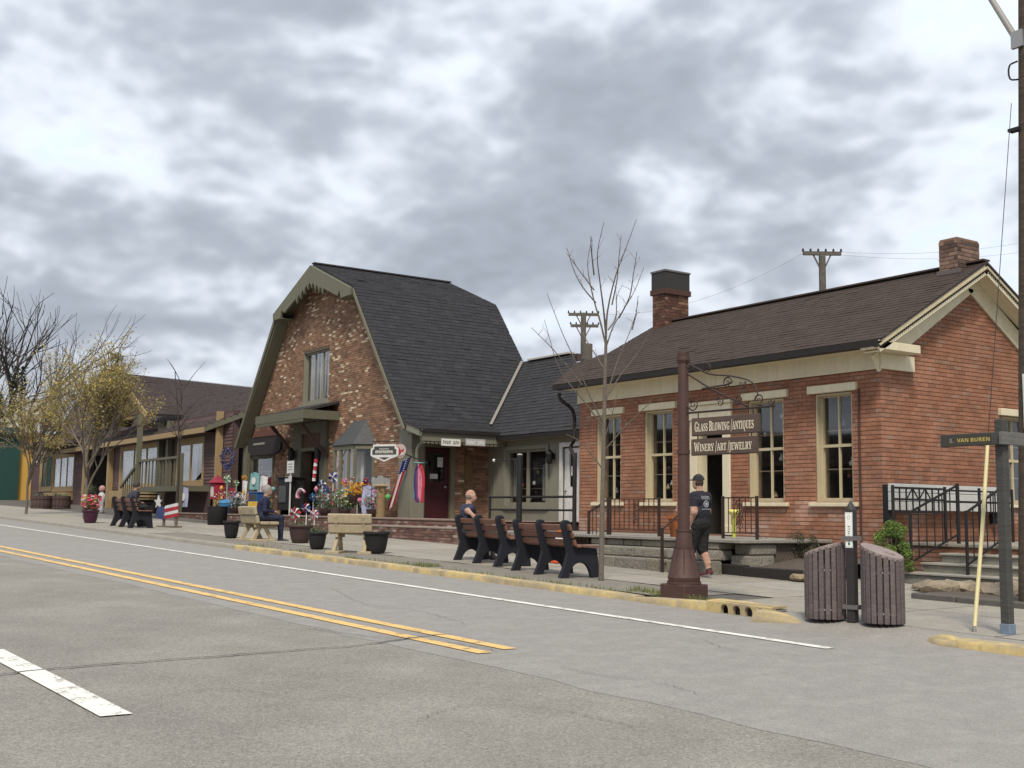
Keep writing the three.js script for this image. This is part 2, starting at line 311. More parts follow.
// asphalt: worn aggregate, wide soft patches of older and newer surface, tyre tracks polished by traffic
const tAsphalt = tex(2048, (u, v, i, j) => {
  const f = hash2(i, j, 7), g = vnoise(u * 520, v * 520, 5, 520), w = vnoise(u * 240, v * 240, 6, 240), c = fbm(u * 5, v * 5, 5, 15, 5), st = hash2(i >> 1, j >> 1, 91);
  let k = .60 + .08 * (f - .5) + .16 * (g - .5) + .1 * (w - .5) + .13 * (c - .5);
  if (st > .955) k += .1; if (st < .05) k -= .12;
  return [k * 1.015, k, k * .965];
});
const tBlotch = tex(512, (u, v) => .8 + .2 * sm(.3, .7, fbm(u * 5, v * 5, 5, 55, 5)), false);
const tAggBump = tex(1024, (u, v, i, j) => .55 * vnoise(u * 260, v * 260, 5, 260) + .3 * vnoise(u * 520, v * 520, 8, 520) + .15 * hash2(i, j, 3), false);
{
  const asphalt = new THREE.MeshPhysicalMaterial({ color: lin(.73, .708, .668), map: R(tAsphalt, 3.6), bumpMap: R(tAggBump, 1.9), bumpScale: .006, roughness: .92, roughnessMap: R(tBlotch, 9), side: THREE.DoubleSide });
  const road = struct('road', sheet(-140, 60, x => -curbZ(x) * 0 + 14, x => curbZ(x) - .02, 0, 100, 12, x => roadY(x)), asphalt);
  // far half of the carriageway: a smoother, paler course laid up to a ragged joint on the centre line
  const smooth = new THREE.MeshPhysicalMaterial({ color: lin(.41, .39, .36), map: R(tSpeck, 1.3), bumpMap: R(tAggBump, 1.5), bumpScale: .002, roughness: .9, roughnessMap: R(tBlotch, 7), side: THREE.DoubleSide });
  part('far_lane', sheet(-140, 60, x => -5.45 - .056 * x + .22 * (fbm(x * 1.7, 3, 5, 6) - .5), x => curbZ(x) - .01, .002, 400, 4, x => roadY(x)), smooth, road);
  // tar-filled cracks: thin ribbons of bitumen on the surface
  const tar = mat(lin(.07, .067, .062), .7, { map: tMottle, m: .4 });
  const ribbon = (pts, w) => {
    const P = pts.map(p => { const r = ray(p[0], p[1]); let t = 8; for (let k = 0; k < 30; k++) t = (roadY(r.x * t) - EYE.y) / r.y; return V(r.x * t, 0, r.z * t); });
    const c = new THREE.CatmullRomCurve3(P), pos = [], idx = [], N = 90; let L = 0;
    for (let i = 0; i <= N; i++) { const q = c.getPoint(i / N), d = c.getTangent(i / N), s = V(-d.z, 0, d.x); const wob = .035 * (fbm(i * .35, 2, 3, 77) - .5) * 2, ww = w * (.5 + fbm(i * .6, 7, 2, 31)) * (.3 + .7 * sm(0, .06, Math.min(i / N, 1 - i / N))); for (const k of [-1, 1]) { const x = q.x + s.x * (wob + k * ww / 2), z = q.z + s.z * (wob + k * ww / 2); pos.push(x, roadY(x) + .012, z); } }
    for (let i = 0; i < N; i++) idx.push(i * 2, i * 2 + 1, i * 2 + 2, i * 2 + 1, i * 2 + 3, i * 2 + 2);
    const g = new THREE.BufferGeometry(); g.setAttribute('position', new THREE.Float32BufferAttribute(pos, 3)); g.setIndex(idx); g.computeVertexNormals(); const n = clean(g); for (let i = 0; i < n.attributes.normal.count; i++) n.attributes.normal.setXYZ(i, 0, 1, 0); return uvBox(n);
  };
  part('tar_crack', ribbon([[-40, 682], [40, 671], [150, 662], [260, 654], [360, 646], [410, 639], [455, 634]], .024), tar, road);
  part('tar_crack', ribbon([[300, 628], [370, 637], [440, 642], [500, 652]], .010), tar, road);
  for (const c of [[[560, 668], [600, 676], [660, 684], [700, 696]], [[200, 590], [260, 606], [300, 612]], [[330, 588], [372, 606], [420, 612], [470, 626]], [[150, 700], [220, 690], [300, 700], [360, 696]], [[420, 720], [470, 706], [560, 712], [640, 730]], [[700, 640], [740, 652], [800, 656]]]) part('hairline_crack', ribbon(c, .005), tar, road);
  // painted lines: worn thermoplastic, each strip broken by scuffs where the aggregate shows through
  const worn = (base, seed) => tex(512, (u, v) => { const n = fbm(u * 14, v * 14, 5, seed, 14), f = vnoise(u * 110, v * 110, seed + 3, 110); const k = .75 * sm(.62, .80, n * .75 + f * .35); return [base[0] + (.55 - base[0]) * k, base[1] + (.53 - base[1]) * k, base[2] + (.50 - base[2]) * k]; });
  const white = mat(lin(.80, .79, .76), .7, { map: worn([.97, .97, .95], 5), m: 1.6, bump: tAggBump, bm: 1.9, bs: .003 });
  const yellow = mat(lin(.82, .70, .47), .7, { map: worn([.95, .85, .64], 25), m: 1.6, bump: tAggBump, bm: 1.9, bs: .003 });
  const stripe = (name, m, zc, w, x0, x1) => {
    const ends = [x0, x1].map((x, i) => x);
    struct(name, sheet(ends[0], ends[1], x => zc(x) - w / 2 - .008 * (fbm(x * 3, 4, 2, 9) - .5), x => zc(x) + w / 2 + .008 * (fbm(x * 3, 9, 2, 19) - .5), .009, Math.max(8, Math.round((x1 - x0) * 2)), 1, x => roadY(x)), m);
  };
  stripe('edge_line', white, x => -8.80 - .042 * x, .13, -140, -7.35);
  stripe('centre_line', yellow, x => -6.19 - .055 * x, .15, -140, -8.53);
  stripe('centre_line', yellow, x => -5.86 - .0573 * x, .15, -140, -8.4);
  stripe('lane_dash', white, x => -2.30 - .05 * x, .19, -10.2, -7.05);
}
// ---- kerb: cast stones laid end to end, painted yellow over most of the block and worn
const yellowKerb = tex(512, (u, v) => { const n = fbm(u * 7, v * 9, 6, 44, 0), f = vnoise(u * 60, v * 60, 4, 60); const k = sm(.40, .58, n * .8 + f * .2); const y = [.80, .72, .52], c = [.66, .61, .52]; return [0, 1, 2].map(q => (y[q] + (c[q] - y[q]) * k) * (.86 + .14 * f)); });
const kerbY = mat(lin(1, .98, .9), .85, { map: yellowKerb, m: 2.7, bump: tRough, bm: .3, bs: .004 });
const kerbG = mat(lin(.45, .42, .36), .92, { map: tSpeck, m: 1.2, bump: tRough, bm: .3, bs: .004 });
const kerb = new THREE.Group(); kerb.name = 'kerb'; kerb.userData.kind = 'structure'; scene.add(kerb);
function kerbStone(x0, x1, m, h0 = .1, h1 = h0, jitter = 0, par = kerb) {
  const w = .17, prof = h => [[0, -.1], [0, h - .045], [-.018, h - .012], [-.045, h], [-w + .02, h], [-w, h - .015], [-w, -.1]], N = 6, pos = [], idx = [];
  for (let i = 0; i <= N; i++) { const x = x0 + (x1 - x0) * i / N, h = h0 + (h1 - h0) * i / N, e = (i === 0 || i === N) ? .008 : 0; for (const [dz, y] of prof(h)) { pos.push(x, roadY(x) + y - e + .003 * (fbm(x * 4, y * 9, 2, 3) - .5), curbZ(x) + dz + jitter - (dz === 0 ? e : 0) + .006 * (fbm(x * 3, 7, 2, 13) - .5)); } }
  const k = prof(0).length; for (let i = 0; i < N; i++) for (let j = 0; j < k - 1; j++) { const a = i * k + j, b = a + k; idx.push(a, b, a + 1, b, b + 1, a + 1); }
  for (let j = 1; j < k - 1; j++) { idx.push(0, j, j + 1); const o = N * k; idx.push(o, o + j + 1, o + j); }
  const g = new THREE.BufferGeometry(); g.setAttribute('position', new THREE.Float32BufferAttribute(pos, 3)); g.setIndex(idx);
  const c = clean(toCreasedNormals(g, .6)); return part('kerb_stone', uvBox(c, rr(0, 3)), m, par);
}
for (let x = -100; x < -12.2;) { const L = Math.min(rr(2.2, 3.1), -11.75 - x); const e = x + L > -12.6 ? -11.75 : x + L; kerbStone(x + .006, e - .006, e < -24.5 ? kerbG : kerbY, .1, e > -12 ? .085 : .1, rr(-.01, .01)); x = e; if (e === -11.75) break; }
kerbStone(-11.74, -10.45, kerbY, .07, .12, .02);
{ // drain inlet: a kerb stone with four arched holes and a dark chamber behind
  const x0 = -10.44, x1 = -9.42, h = .14, s = new THREE.Shape(); s.moveTo(x0, -.1); s.lineTo(x1, -.1); s.lineTo(x1, h - .01); s.lineTo(x0, h - .01); s.closePath();
  for (let i = 0; i < 4; i++) { const c = x0 + .28 + i * .19, p = new THREE.Path(); p.moveTo(c - .065, -.03); p.lineTo(c + .065, -.03); p.lineTo(c + .065, .05); p.absarc(c, .05, .065, 0, Math.PI, false); p.lineTo(c - .065, -.03); s.holes.push(p); }
  const g = clean(new THREE.ExtrudeGeometry(s, { depth: .05, bevelEnabled: true, bevelSize: .008, bevelThickness: .008, bevelSegments: 1, curveSegments: 8 }));
  const xm = (x0 + x1) / 2; const place = q => { q.translate(-xm, 0, 0); q.rotateY(Math.atan(.04)); q.rotateZ(-.018); q.translate(xm, roadY(xm), curbZ(xm) - .05 + .02); return uvBox(q); };
  const st = part('drain_inlet', place(g), kerbY, kerb);
  part('cover', place(bx(x0, x1, h - .02, h + .006, -.2, .012)), kerbY, st);
  part('chamber', place(merge([bx(x0, x1, -.1, -.09, -.19, -.02), bx(x0, x1, -.1, h - .03, -.2, -.19), bx(x0, x0 + .01, -.09, h - .03, -.19, -.02), bx(x1 - .01, x1, -.09, h - .03, -.19, -.02)])), M.concrete, st);
}
{ // tapered end stone
  const x0 = -9.41, x1 = -8.75, g = new THREE.SphereGeometry(1, 18, 10); g.scale(.55, .15, .13); g.translate(x0 + .1, 0, 0); const p = g.attributes.position; for (let i = 0; i < p.count; i++) { if (p.getX(i) < x0) p.setX(i, x0); }
  g.computeVertexNormals(); g.rotateY(.04); g.translate(.03, roadY(x0) - .01, curbZ(x0) - .08); part('kerb_stone', uvBox(clean(g)), kerbY, kerb);
}
kerbStone(-7.0, -5.4, kerbY, .09, .09, .30); kerbStone(-5.38, -3.2, kerbY, .09, .09, .30); kerbStone(-3.18, -1.0, kerbY, .09, .09, .30);
{ const g = new THREE.SphereGeometry(1, 16, 10); g.scale(.22, .11, .12); g.rotateY(.04); g.translate(-7.05, roadY(-7), curbZ(-7.05) + .22); part('kerb_stone', uvBox(clean(g)), kerbY, kerb); }

const apronY = (x, z) => { const d = z - curbZ(x), tx = sm(-6.95, -7.45, x) * sm(-9.35, -8.95, x), k = 1 + (tx - 1) * sm(-.02, .2, d); return roadY(x) - .004 + (paveY(x, curbZ(x) - .17) - roadY(x) + .002) * sm(.8, -.16, d) * k; };
// ---- pavement: concrete flags with open joints on a bed
{
  const pv = struct('pavement', sheet(-110, 20, x => curbZ(x) - .16, x => -24, -.012, 130, 6, paveY), mat(lin(.16, .145, .125), .95, { map: tSpeck, m: 1 }));
  const skin = (x0, x1, f0, f1, tone) => part('flagstone', tint(sheet(x0 + .009, x1 - .009, x => f0(x) - .009, x => f1(x) + .009, 0, 3, 3, paveY), tone), M.pavement, pv);
  for (let x = -98; x < 14; x += 1.9) {
    const rows = x > -11.3 ? [.16, 1.75, 3.3, 4.9] : x > -33 ? [1.32, 2.35, 3.5, 4.9] : [.16, 1.4, 2.9, 4.4];
    for (let k = 0; k < 3; k++) { const f = rr(.9, 1.06); skin(x, x + 1.9, q => curbZ(q) - rows[k], q => curbZ(q) - rows[k + 1], [.47 * f, .435 * f, .37 * f * rr(.97, 1.03)]); }
  }
  struct('kerb_infill', sheet(-6.76, -1, x => curbZ(x) + .14, x => curbZ(x) - .17, 0, 8, 2, (x, z) => roadY(x) + .088), mat(lin(.40, .375, .33), .93, { map: tSpeck, m: 1.7 }));
  // apron between the bins and the road where the kerb is dropped
  struct('kerb_ramp', sheet(-9.35, -6.75, x => curbZ(x) + .8, x => curbZ(x) - .17, 0, 10, 14, apronY), mat(lin(.41, .388, .352), .95, { map: tSpeck, m: 1.5, bump: tRough, bm: .5, bs: .002 }));
  // strip of packed dirt and gravel behind the kerb
  struct('gravel_strip', sheet(-33, -11.3, x => curbZ(x) - .165, x => curbZ(x) - 1.31, 0, 140, 10, (x, z) => paveY(x, z) - .004 + .02 * (fbm(x * 2.2, z * 2.2, 4, 8) - .45)), mat(lin(.36, .33, .28), .98, { map: tSpeck, m: .8, bump: tRough, bm: .25, bs: .02 }));
}
// ================================================================ BUILDINGS
const X1 = V(1, 0, 0), Z1 = V(0, 0, 1), NZ = V(0, 0, -1);
function win(parent, o, u, n, w, h, q = {}) {             // o = lower left corner of the opening on the wall face
  const { rec = .13, fr = .07, cols = 2, rows = 2, mid = .5, frame: fm = M.cream, trim = M.cream, lintel = 0, sill = 0, casing = 0, deep = .9, items, curtain, name = 'window', bars = .028 } = q;
  const g = sub(name, parent), m = frame(o, u, n), T = gs => { const a = merge(gs); a.applyMatrix4(m); return a; };
  part('frame', T([bx(0, fr, 0, h, -rec - .07, -rec), bx(w - fr, w, 0, h, -rec - .07, -rec), bx(fr, w - fr, h - fr, h, -rec - .07, -rec), bx(fr, w - fr, 0, fr * 1.25, -rec - .07, -rec + .004)]), fm, g);
  if (rec > .03) part('jamb', T([bx(.001, .03, 0, h, -rec - .002, -.012), bx(w - .03, w - .001, 0, h, -rec - .002, -.012), bx(.03, w - .03, h - .03, h - .001, -rec - .002, -.012)]), fm, g);
  const my = fr + (h - 2 * fr) * mid;
  if (rows > 1) part('meeting_rail', T([bx(fr, w - fr, my - .025, my + .025, -rec - .065, -rec - .006)]), fm, g);
  for (let c = 1; c < cols; c++) { const x = fr + (w - 2 * fr) * c / cols; part('mullion', T([bx(x - bars / 2, x + bars / 2, fr, h - fr, -rec - .06, -rec - .012)]), fm, g); }
  for (let c = 0; c < cols; c++) for (let r = 0; r < rows; r++) {
    const x0 = fr + (w - 2 * fr) * c / cols, x1 = fr + (w - 2 * fr) * (c + 1) / cols, y0 = r === 0 ? fr : my, y1 = r === rows - 1 ? h - fr : my;
    part('pane', T([bx(x0 + .004, x1 - .004, y0 + .004, y1 - .004, -rec - .042, -rec - .038)]), M.glass, g);
  }
  if (lintel) part('lintel', T([rbx(-.13, w + .13, h + .012, h + .012 + lintel, -.02, .075, .012)]), trim, g);
  if (sill) part('sill', T([rbx(-.12, w + .12, -.012 - sill, -.012, -.05, .085, .012)]), trim, g);
  if (casing) part('casing', T([bx(-casing, 0, -casing, h + casing, .0, .045), bx(w, w + casing, -casing, h + casing, .0, .045), bx(0, w, h, h + casing, .0, .045), bx(0, w, -casing, 0, .0, .06)]), trim, g);
  const d0 = -.302, d1 = -.3 - deep;
  part('interior', T([bx(-.3, w + .3, -.3, h + .2, d1 - .02, d1), bx(-.32, -.3, -.3, h + .2, d1, d0), bx(w + .3, w + .32, -.3, h + .2, d1, d0), bx(-.3, w + .3, -.32, -.3, d1, d0), bx(-.3, w + .3, h + .2, h + .22, d1, d0)]), M.room, g);
  if (curtain) { const pts = []; for (let i = 0; i <= 24; i++) pts.push([i / 24, .03 * Math.sin(i * 1.9) + .012 * Math.sin(i * 4.1)]); for (const [a, b, c0 = 0, c1 = 1] of curtain) { const sp = new Soup(); for (let i = 0; i < 24; i++) { const x0 = a + (b - a) * pts[i][0], x1 = a + (b - a) * pts[i + 1][0]; sp.quad([x0, h * c0 + .05, -rec - .16 + pts[i][1]], [x1, h * c0 + .05, -rec - .16 + pts[i + 1][1]], [x1, h * c1 - .05, -rec - .16 + pts[i + 1][1]], [x0, h * c1 - .05, -rec - .16 + pts[i][1]], [1, 1, 1]); } const a2 = sp.build(); a2.applyMatrix4(m); part('curtain', a2, M.curtain, g); } }
  if (items) {                                            // a few bright ornaments standing on a shelf behind the glass
    const list = [], cm = [];
    for (let k = 0; k < items; k++) { const x = rr(.1, w - .1), y = rr(.05, h * .85), s = rr(.025, .055), z = -rec - rr(.14, .4), t = rnd(); const q2 = t < .5 ? lathe([[0, 0], [s, 0], [s * 1.3, s], [s * .4, s * 2.2], [s * .6, s * 3]], 8) : lathe([[0, 0], [s * .8, 0], [s, s * 1.6], [0, s * 2.4]], 8); const c = [[.45, .45, .43], [.3, .3, .28], [.1, .16, .24], [.25, .1, .06], [.34, .27, .15]][k % 5]; list.push(tint(mv(q2, x, y, z), c)); }
    list.push(tint(bx(.02, w - .02, h * .30, h * .31, -.55, -.24), [.2, .16, .12]), tint(bx(.02, w - .02, h * .66, h * .67, -.55, -.24), [.2, .16, .12]));
    part('display', T(list), ornament, g);
  }
  return g;
}
const ornament = mat(lin(1, 1, 1), .4, { vertexColors: true });
// ---------------------------------------------------------------- right: red brick house with cream trim
const ZB = -15.6, XC = -12.36, XL = -20.57;
const redPick = (x, v) => { const f = .88 + .22 * rnd(), t = rnd(), n = fbm(x * .8, v * .9, 3, 61), w = sm(.5, .72, n) * .5; const c = t < .1 ? [.32, .145, .09] : t < .35 ? [.41, .19, .112] : t < .42 ? [.37, .21, .142] : [.39, .173, .099]; const k = .82 + .36 * fbm(x * .45 + 5, v * .6, 4, 19), sal = .16 * sm(.52, .7, fbm(x * 1.4, v * 2, 4, 88)) * (v < 1.6 ? 1 : .12); return { c: [c[0] * f * k + w * .03 + sal, c[1] * f * k + w * .04 + sal, c[2] * f * k + w * .04 + sal * .95] }; };
{
  const b = thing('brick_house', 'red brick house with brown shingle roof, cream trim and two chimneys', 'house');
  const base = .25, top = 3.86, W = XC - XL, u = x => x - XL;
  // openings on the street front, in metres from the left end
  const y0 = 1.60, y1 = 3.47, wins = [[597, 621], [645, 673], [749, 784], [816, 853]].map(([a, c]) => [u(onZ(a, 450, ZB).x), u(onZ(c, 450, ZB).x)]);
  const dx = [u(onZ(691, 450, ZB).x), u(onZ(731, 450, ZB).x)], dy0 = .98, dy1 = 3.5;
  const open = wins.map(([a, c]) => [a, c, y0, y1]); open.push([dx[0], dx[1], dy0, dy1]);
  brickWall(b, V(XL, 0, ZB), X1, Z1, [[0, base], [W, base], [W, top], [0, top]], open, redPick, M.mortarR, { brickPoly: [[0, base], [W + .012, base], [W + .012, top], [0, top]] });
  wins.forEach(([a, c], i) => win(b, V(XL + a, y0, ZB), X1, Z1, c - a, y1 - y0, { lintel: .14, sill: .07, cols: 2, rows: 2, mid: .52, frame: M.creamDark, fr: .055, items: 4 + i, rec: .12, }));
  { // doorway with cream pilasters, entablature, transom and open dark hall
    const w = dx[1] - dx[0], m = frame(V(XL + dx[0], 0, ZB), X1, Z1), T = gs => { const q = merge(gs); q.applyMatrix4(m); return q; };
    const d = sub('doorway', b);
    part('pilaster', T([rbx(0, .2, dy0, dy1 - .3, -.25, .04, .01), rbx(-.02, .22, dy0, dy0 + .18, -.25, .055, .01)]), M.cream, d);
    part('pilaster', T([rbx(w - .2, w, dy0, dy1 - .3, -.25, .04, .01), rbx(w - .22, w + .02, dy0, dy0 + .18, -.25, .055, .01)]), M.cream, d);
    part('entablature', T([rbx(-.06, w + .06, dy1 - .3, dy1 - .02, -.25, .07, .012), rbx(-.1, w + .1, dy1 - .02, dy1 + .04, -.02, .12, .012)]), M.cream, d);
    part('transom', T([bx(.2, w - .2, dy1 - .52, dy1 - .47, -.2, -.12), bx(.2, w - .2, dy1 - .34, dy1 - .3, -.2, -.12)]), M.ironBrown, d);
    part('transom_pane', T([bx(.2, w - .2, dy1 - .47, dy1 - .34, -.165, -.16)]), M.glass, d);
    part('hall', T([bx(-.2, w + .2, dy0 - .02, dy1, -2.5, -2.48), bx(-.2, -.18, dy0, dy1, -2.48, -.32), bx(w + .18, w + .2, dy0, dy1, -2.48, -.32), bx(-.18, w + .18, dy1, dy1 + .02, -2.48, -.31), bx(-.18, w + .18, dy0 - .02, dy0, -2.48, -.31)]), M.dark, d);
    const leaf = part('door', T([bx(w - .25, w - .2, dy0, dy1 - .52, -.95, -.26)]), M.cream, d); part('knob', T([mv(new THREE.SphereGeometry(.035, 10, 8), w - .28, dy0 + .95, -.85)]), M.steel, leaf);
  }
  // gable end
  const RZ = -18.1, RY = 5.86, EZ = -15.15, EY = 4.2, BZ = -21.05, rk = (RY - EY) / (EZ - RZ);
  const gy = z => RY - .36 - rk * Math.abs(z - RZ);        // brick follows under the rake
  const D = ZB - BZ - .45, gp = [[0, base], [D, base], [D, gy(ZB - D)], [ZB - RZ, gy(RZ)], [0, gy(ZB)]];
  const sw = [onX(1003, 440, XC).z, onX(1024, 440, XC).z - .35];
  brickWall(b, V(XC, 0, ZB), NZ, X1, [[.3, base], [D, base], [D, gy(ZB - D)], [ZB - RZ, gy(RZ)], [.3, gy(ZB - .3)]], [[ZB - sw[0], ZB - sw[1], 1.62, 3.2]], redPick, M.mortarR, { name: 'gable_wall', brickPoly: gp });
  win(b, V(XC, 1.62, sw[0]), NZ, X1, sw[0] - sw[1], 1.58, { lintel: .13, sill: .06, cols: 2, rows: 2, frame: M.creamDark, fr: .055, items: 5 });
  part('side_wall', [bx(XL - .0, XL + .3, base, top, ZB - D, ZB - .31)], M.mortarR, b);
  part('rear_wall', [bx(XL, XC, base, top, ZB - D - .3, ZB - D - .002)], M.mortarR, b);
  // stone foundation below the brick
  part('foundation', [bx(XL - .03, XC + .04, base - .5, .62, ZB - .3, ZB + .05), bx(XC - .25, XC + .045, base - .5, .6, ZB - D, ZB - .3)], mat(lin(.27, .245, .2), .95, { map: tMottle, m: .7, bump: tRough, bm: .6, bs: .03 }), b);
  // frieze, soffit, cornice returns and gutter
  part('frieze', [bx(XL - .03, XC + .078, 3.80, 4.13, ZB + .012, ZB + .055), bx(XL - .03, XC + .078, 3.795, 3.83, ZB + .055, ZB + .07)], M.cream, b);
  part('soffit', [bx(XL - .3, XC + .3, 4.11, 4.125, EZ + .02, ZB + .056)], M.cream, b);
  part('gutter', [bx(XL - .35, XC + .34, 4.10, 4.115, EZ - .11, EZ + .07), bx(XL - .35, XC + .34, 4.115, 4.205, EZ + .05, EZ + .07), bx(XL - .35, XC + .34, 4.115, 4.2, EZ - .11, EZ - .09), bx(XC + .32, XC + .34, 4.115, 4.2, EZ - .09, EZ + .05), bx(XC + .32, XC + .385, 4.08, 4.2, EZ + .048, EZ + .08)], M.gutter, b);
  part('cornice_return', [rbx(XC + .012, XC + .37, 4.06, 4.2, -16.2, EZ + .045, .012), rbx(XC + .012, XC + .08, 3.797, 4.058, -16.42, ZB + .011, .006)], M.cream, b);
  { // rake boards with a beaded edge, and soffit under the overhang
    const ex = XC + .35;
    for (const s of [1, -1]) {
      const a = V(ex, RY - .03, RZ), e = V(ex, EY - .03, s > 0 ? EZ + .02 : BZ), k = s > 0 ? 'rake_board' : 'rake_board';
      const dn = V(0, -.17, 0), rb = part(k, [bar(a.clone().addScaledVector(dn, .5), e.clone().addScaledVector(dn, .5), .04, .17)], M.cream, b);
      part('bead', [bar(a.clone().add(V(.03, -.055, 0)), e.clone().add(V(.03, -.055, 0)), .03, .03)], M.creamDark, rb);
      const beads = []; for (let t = .01; t < .99; t += .018) { const p = a.clone().lerp(e, t); beads.push(bx(ex + .021, ex + .045, p.y - .115, p.y - .085, p.z - .012, p.z + .012)); } part('dentils', beads, M.gutter, rb, 'stuff');
      part('rake_frieze', [bar(V(XC + .03, RY - .33, RZ), V(XC + .03, EY - .33, s > 0 ? EZ - .3 : BZ + .3), .04, .30)], M.cream, b);
      part('rake_soffit', [slab([V(XC + .05, RY - .17, RZ), V(ex - .02, RY - .17, RZ), V(ex - .02, EY - .17, s > 0 ? EZ : BZ), V(XC + .05, EY - .17, s > 0 ? EZ : BZ)], .02).geo], M.cream, b);
    }
  }
  part('apex_block', [prism([[-.42, -.42], [.42, -.42], [0, -.13]], .05).rotateY(Math.PI / 2).translate(XC + .02, RY, RZ)], M.cream, b);
  // roof: front slope with a hipped left end that flattens, rear slope
  const n = V(0, RZ - EZ, 0), pl = V(XC, EY, EZ), nn = V(0, EZ - RZ, RY - EY).normalize();
  const P = (px, py) => onPlane(px, py, pl.clone().add(V(0, .05, 0)), nn);
  const re = P(648, 329.5), c1 = P(608, 352.5), c2 = P(575, 362.5), rx = XC + .39;
  const cols = [[.058, .038, .029], [.055, .036, .0275], [.061, .040, .031], [.056, .037, .0285]];
  const up = .03, fe = V(XL - .42, EY + up, EZ), fr2 = V(rx, EY + up, EZ), rt = V(rx, RY + up, RZ), rl = V(re.x, RY + up, RZ);
  shingleRoof(b, 'roof', [fe, fr2, rt, rl, c1, c2], .035, cols, .32, .14, .009);
  part('rear_roof', [slab([V(rx, RY + up, RZ), V(rx, EY + up, BZ), V(XL - .42, EY + up, BZ), V(re.x, RY + up, RZ)], .035).geo], M.roofPlain, b);
  part('hip_roof', [slab([rl.clone(), V(XL - .42, EY + up, BZ), V(XL - .46, EY + up - .02, EZ - .6)], .06).geo], M.roofPlain, b);
  part('ridge_cap', [bar(V(rx - .01, RY + up + .02, RZ), V(re.x, RY + up + .02, RZ), .2, .03)], mat(lin(.07, .05, .045), .9), b);
  // chimneys
  const chim = (pl0, pc, pr, pyTop, yb, z, name, dark) => {
    const c = onZ(pc, pyTop, z), xl = onZ(pl0, pyTop + 3, z).x, zb = onX(pr, pyTop + 4, c.x).z, w = c.x - xl, d = z - zb, g = sub('chimney', b);
    const pick = () => { const f = .65 + .6 * rnd(), t = rnd(), k = dark ? (t < .3 ? [.24, .13, .08] : [.13, .06, .042]) : (t < .35 ? [.27, .18, .135] : t < .6 ? [.12, .08, .068] : [.2, .125, .098]); return { c: k.map(q => q * f) }; };
    const H = c.y - yb;
    for (const [o2, uu, n2, L] of [[V(xl, yb, z), X1, Z1, w], [V(c.x, yb, z), NZ, X1, d], [V(xl, yb, zb), Z1, V(-1, 0, 0), d], [V(c.x, yb, zb), V(-1, 0, 0), NZ, w]]) {
      const m = frame(o2, uu, n2), sp = new Soup(); for (let v = 0, r = 0; v < H - .03; v += .0725, r++) for (let k = -1; k < L / .21 + 1; k++) { const a = Math.max(0, k * .21 + (r % 2) * .105), e = Math.min(L, k * .21 + (r % 2) * .105 + .2); if (e - a > .03) sp.box(a, e, v, Math.min(v + .062, H), -.01, .01 + rnd() * .005, pick().c, m); }
      part('bricks', sp.build(), M.brickR, g, 'stuff');
    }
    part('core', [bx(xl, c.x, yb - .2, yb + H, zb, z)], M.mortarR, g);
    return { g, xl, xr: c.x, zb, zf: z, yt: c.y };
  };
  const cL = chim(653, 665, 688, 270.5, 5.3, RZ + .28, 'l', true);
  const h0 = cL.yt - .42;
  part('cap', [bx(cL.xl - .045, cL.xr + .045, cL.yt - .012, cL.yt + .03, cL.zb - .045, cL.zf + .045)], mat(lin(.16, .155, .15), .8, { map: tMottle, m: .5 }), cL.g);
  part('flashing', [bx(cL.xl - .026, cL.xr + .026, h0, cL.yt - .012, cL.zb - .026, cL.zf + .026)], mat(lin(.035, .033, .032), .7, { map: tStreak, m: .5 }), cL.g);
  part('corbel', [bx(cL.xl - .05, cL.xr + .05, h0 - .13, h0, cL.zb - .05, cL.zf + .05)], mat(lin(.09, .042, .03), .9, { map: tMottle, m: .4 }), cL.g);
  const cR = chim(939, 957, 978.5, 237.5, 5.45, RZ + .32, 'r', false);
  part('cap', [bx(cR.xl + .01, cR.xr - .01, cR.yt - .01, cR.yt + .02, cR.zb + .01, cR.zf - .01)], mat(lin(.3, .24, .19), .9, { map: tMottle, m: .5 }), cR.g);
  part('base_course', [bx(cR.xl - .016, cR.xr + .018, 5.4, cR.yt - .62, cR.zb - .016, cR.zf + .016)], mat(lin(.12, .055, .05), .9, { map: tMottle, m: .4 }), cR.g);
  part('flashing', [bx(cR.xl - .05, cR.xr + .06, RY - .16, RY - .08, cR.zf, cR.zf + .03)], mat(lin(.12, .1, .095), .7), cR.g);
  // downspouts
  const ds = [V(XL - .22, 4.03, EZ - .03), V(XL - .22, 3.9, EZ - .05), V(XL - .1, 3.68, ZB + .16), V(XL - .08, 3.5, ZB + .1), V(XL - .08, 3.05, ZB + .1)];
  part('downspout', [limb(ds, .042, .042, 8), limb([V(XL - .08, 3.1, ZB + .1), V(XL - .1, 2.95, ZB + .1), V(XL - .2, 2.85, ZB + .1), V(XL - .2, 2.78, ZB + .1), V(XL - .06, 2.6, ZB + .1), V(XL - .05, 2.4, ZB + .1), V(XL - .05, 1.6, ZB + .1), V(XL - .05, .9, ZB + .1)], .048, .048, 8)], M.gutter, b);
  part('conduit', [rod(V(XC - .42, .6, ZB + .03), V(XC - .42, 3.5, ZB + .03), .018)], M.rust, b);
}
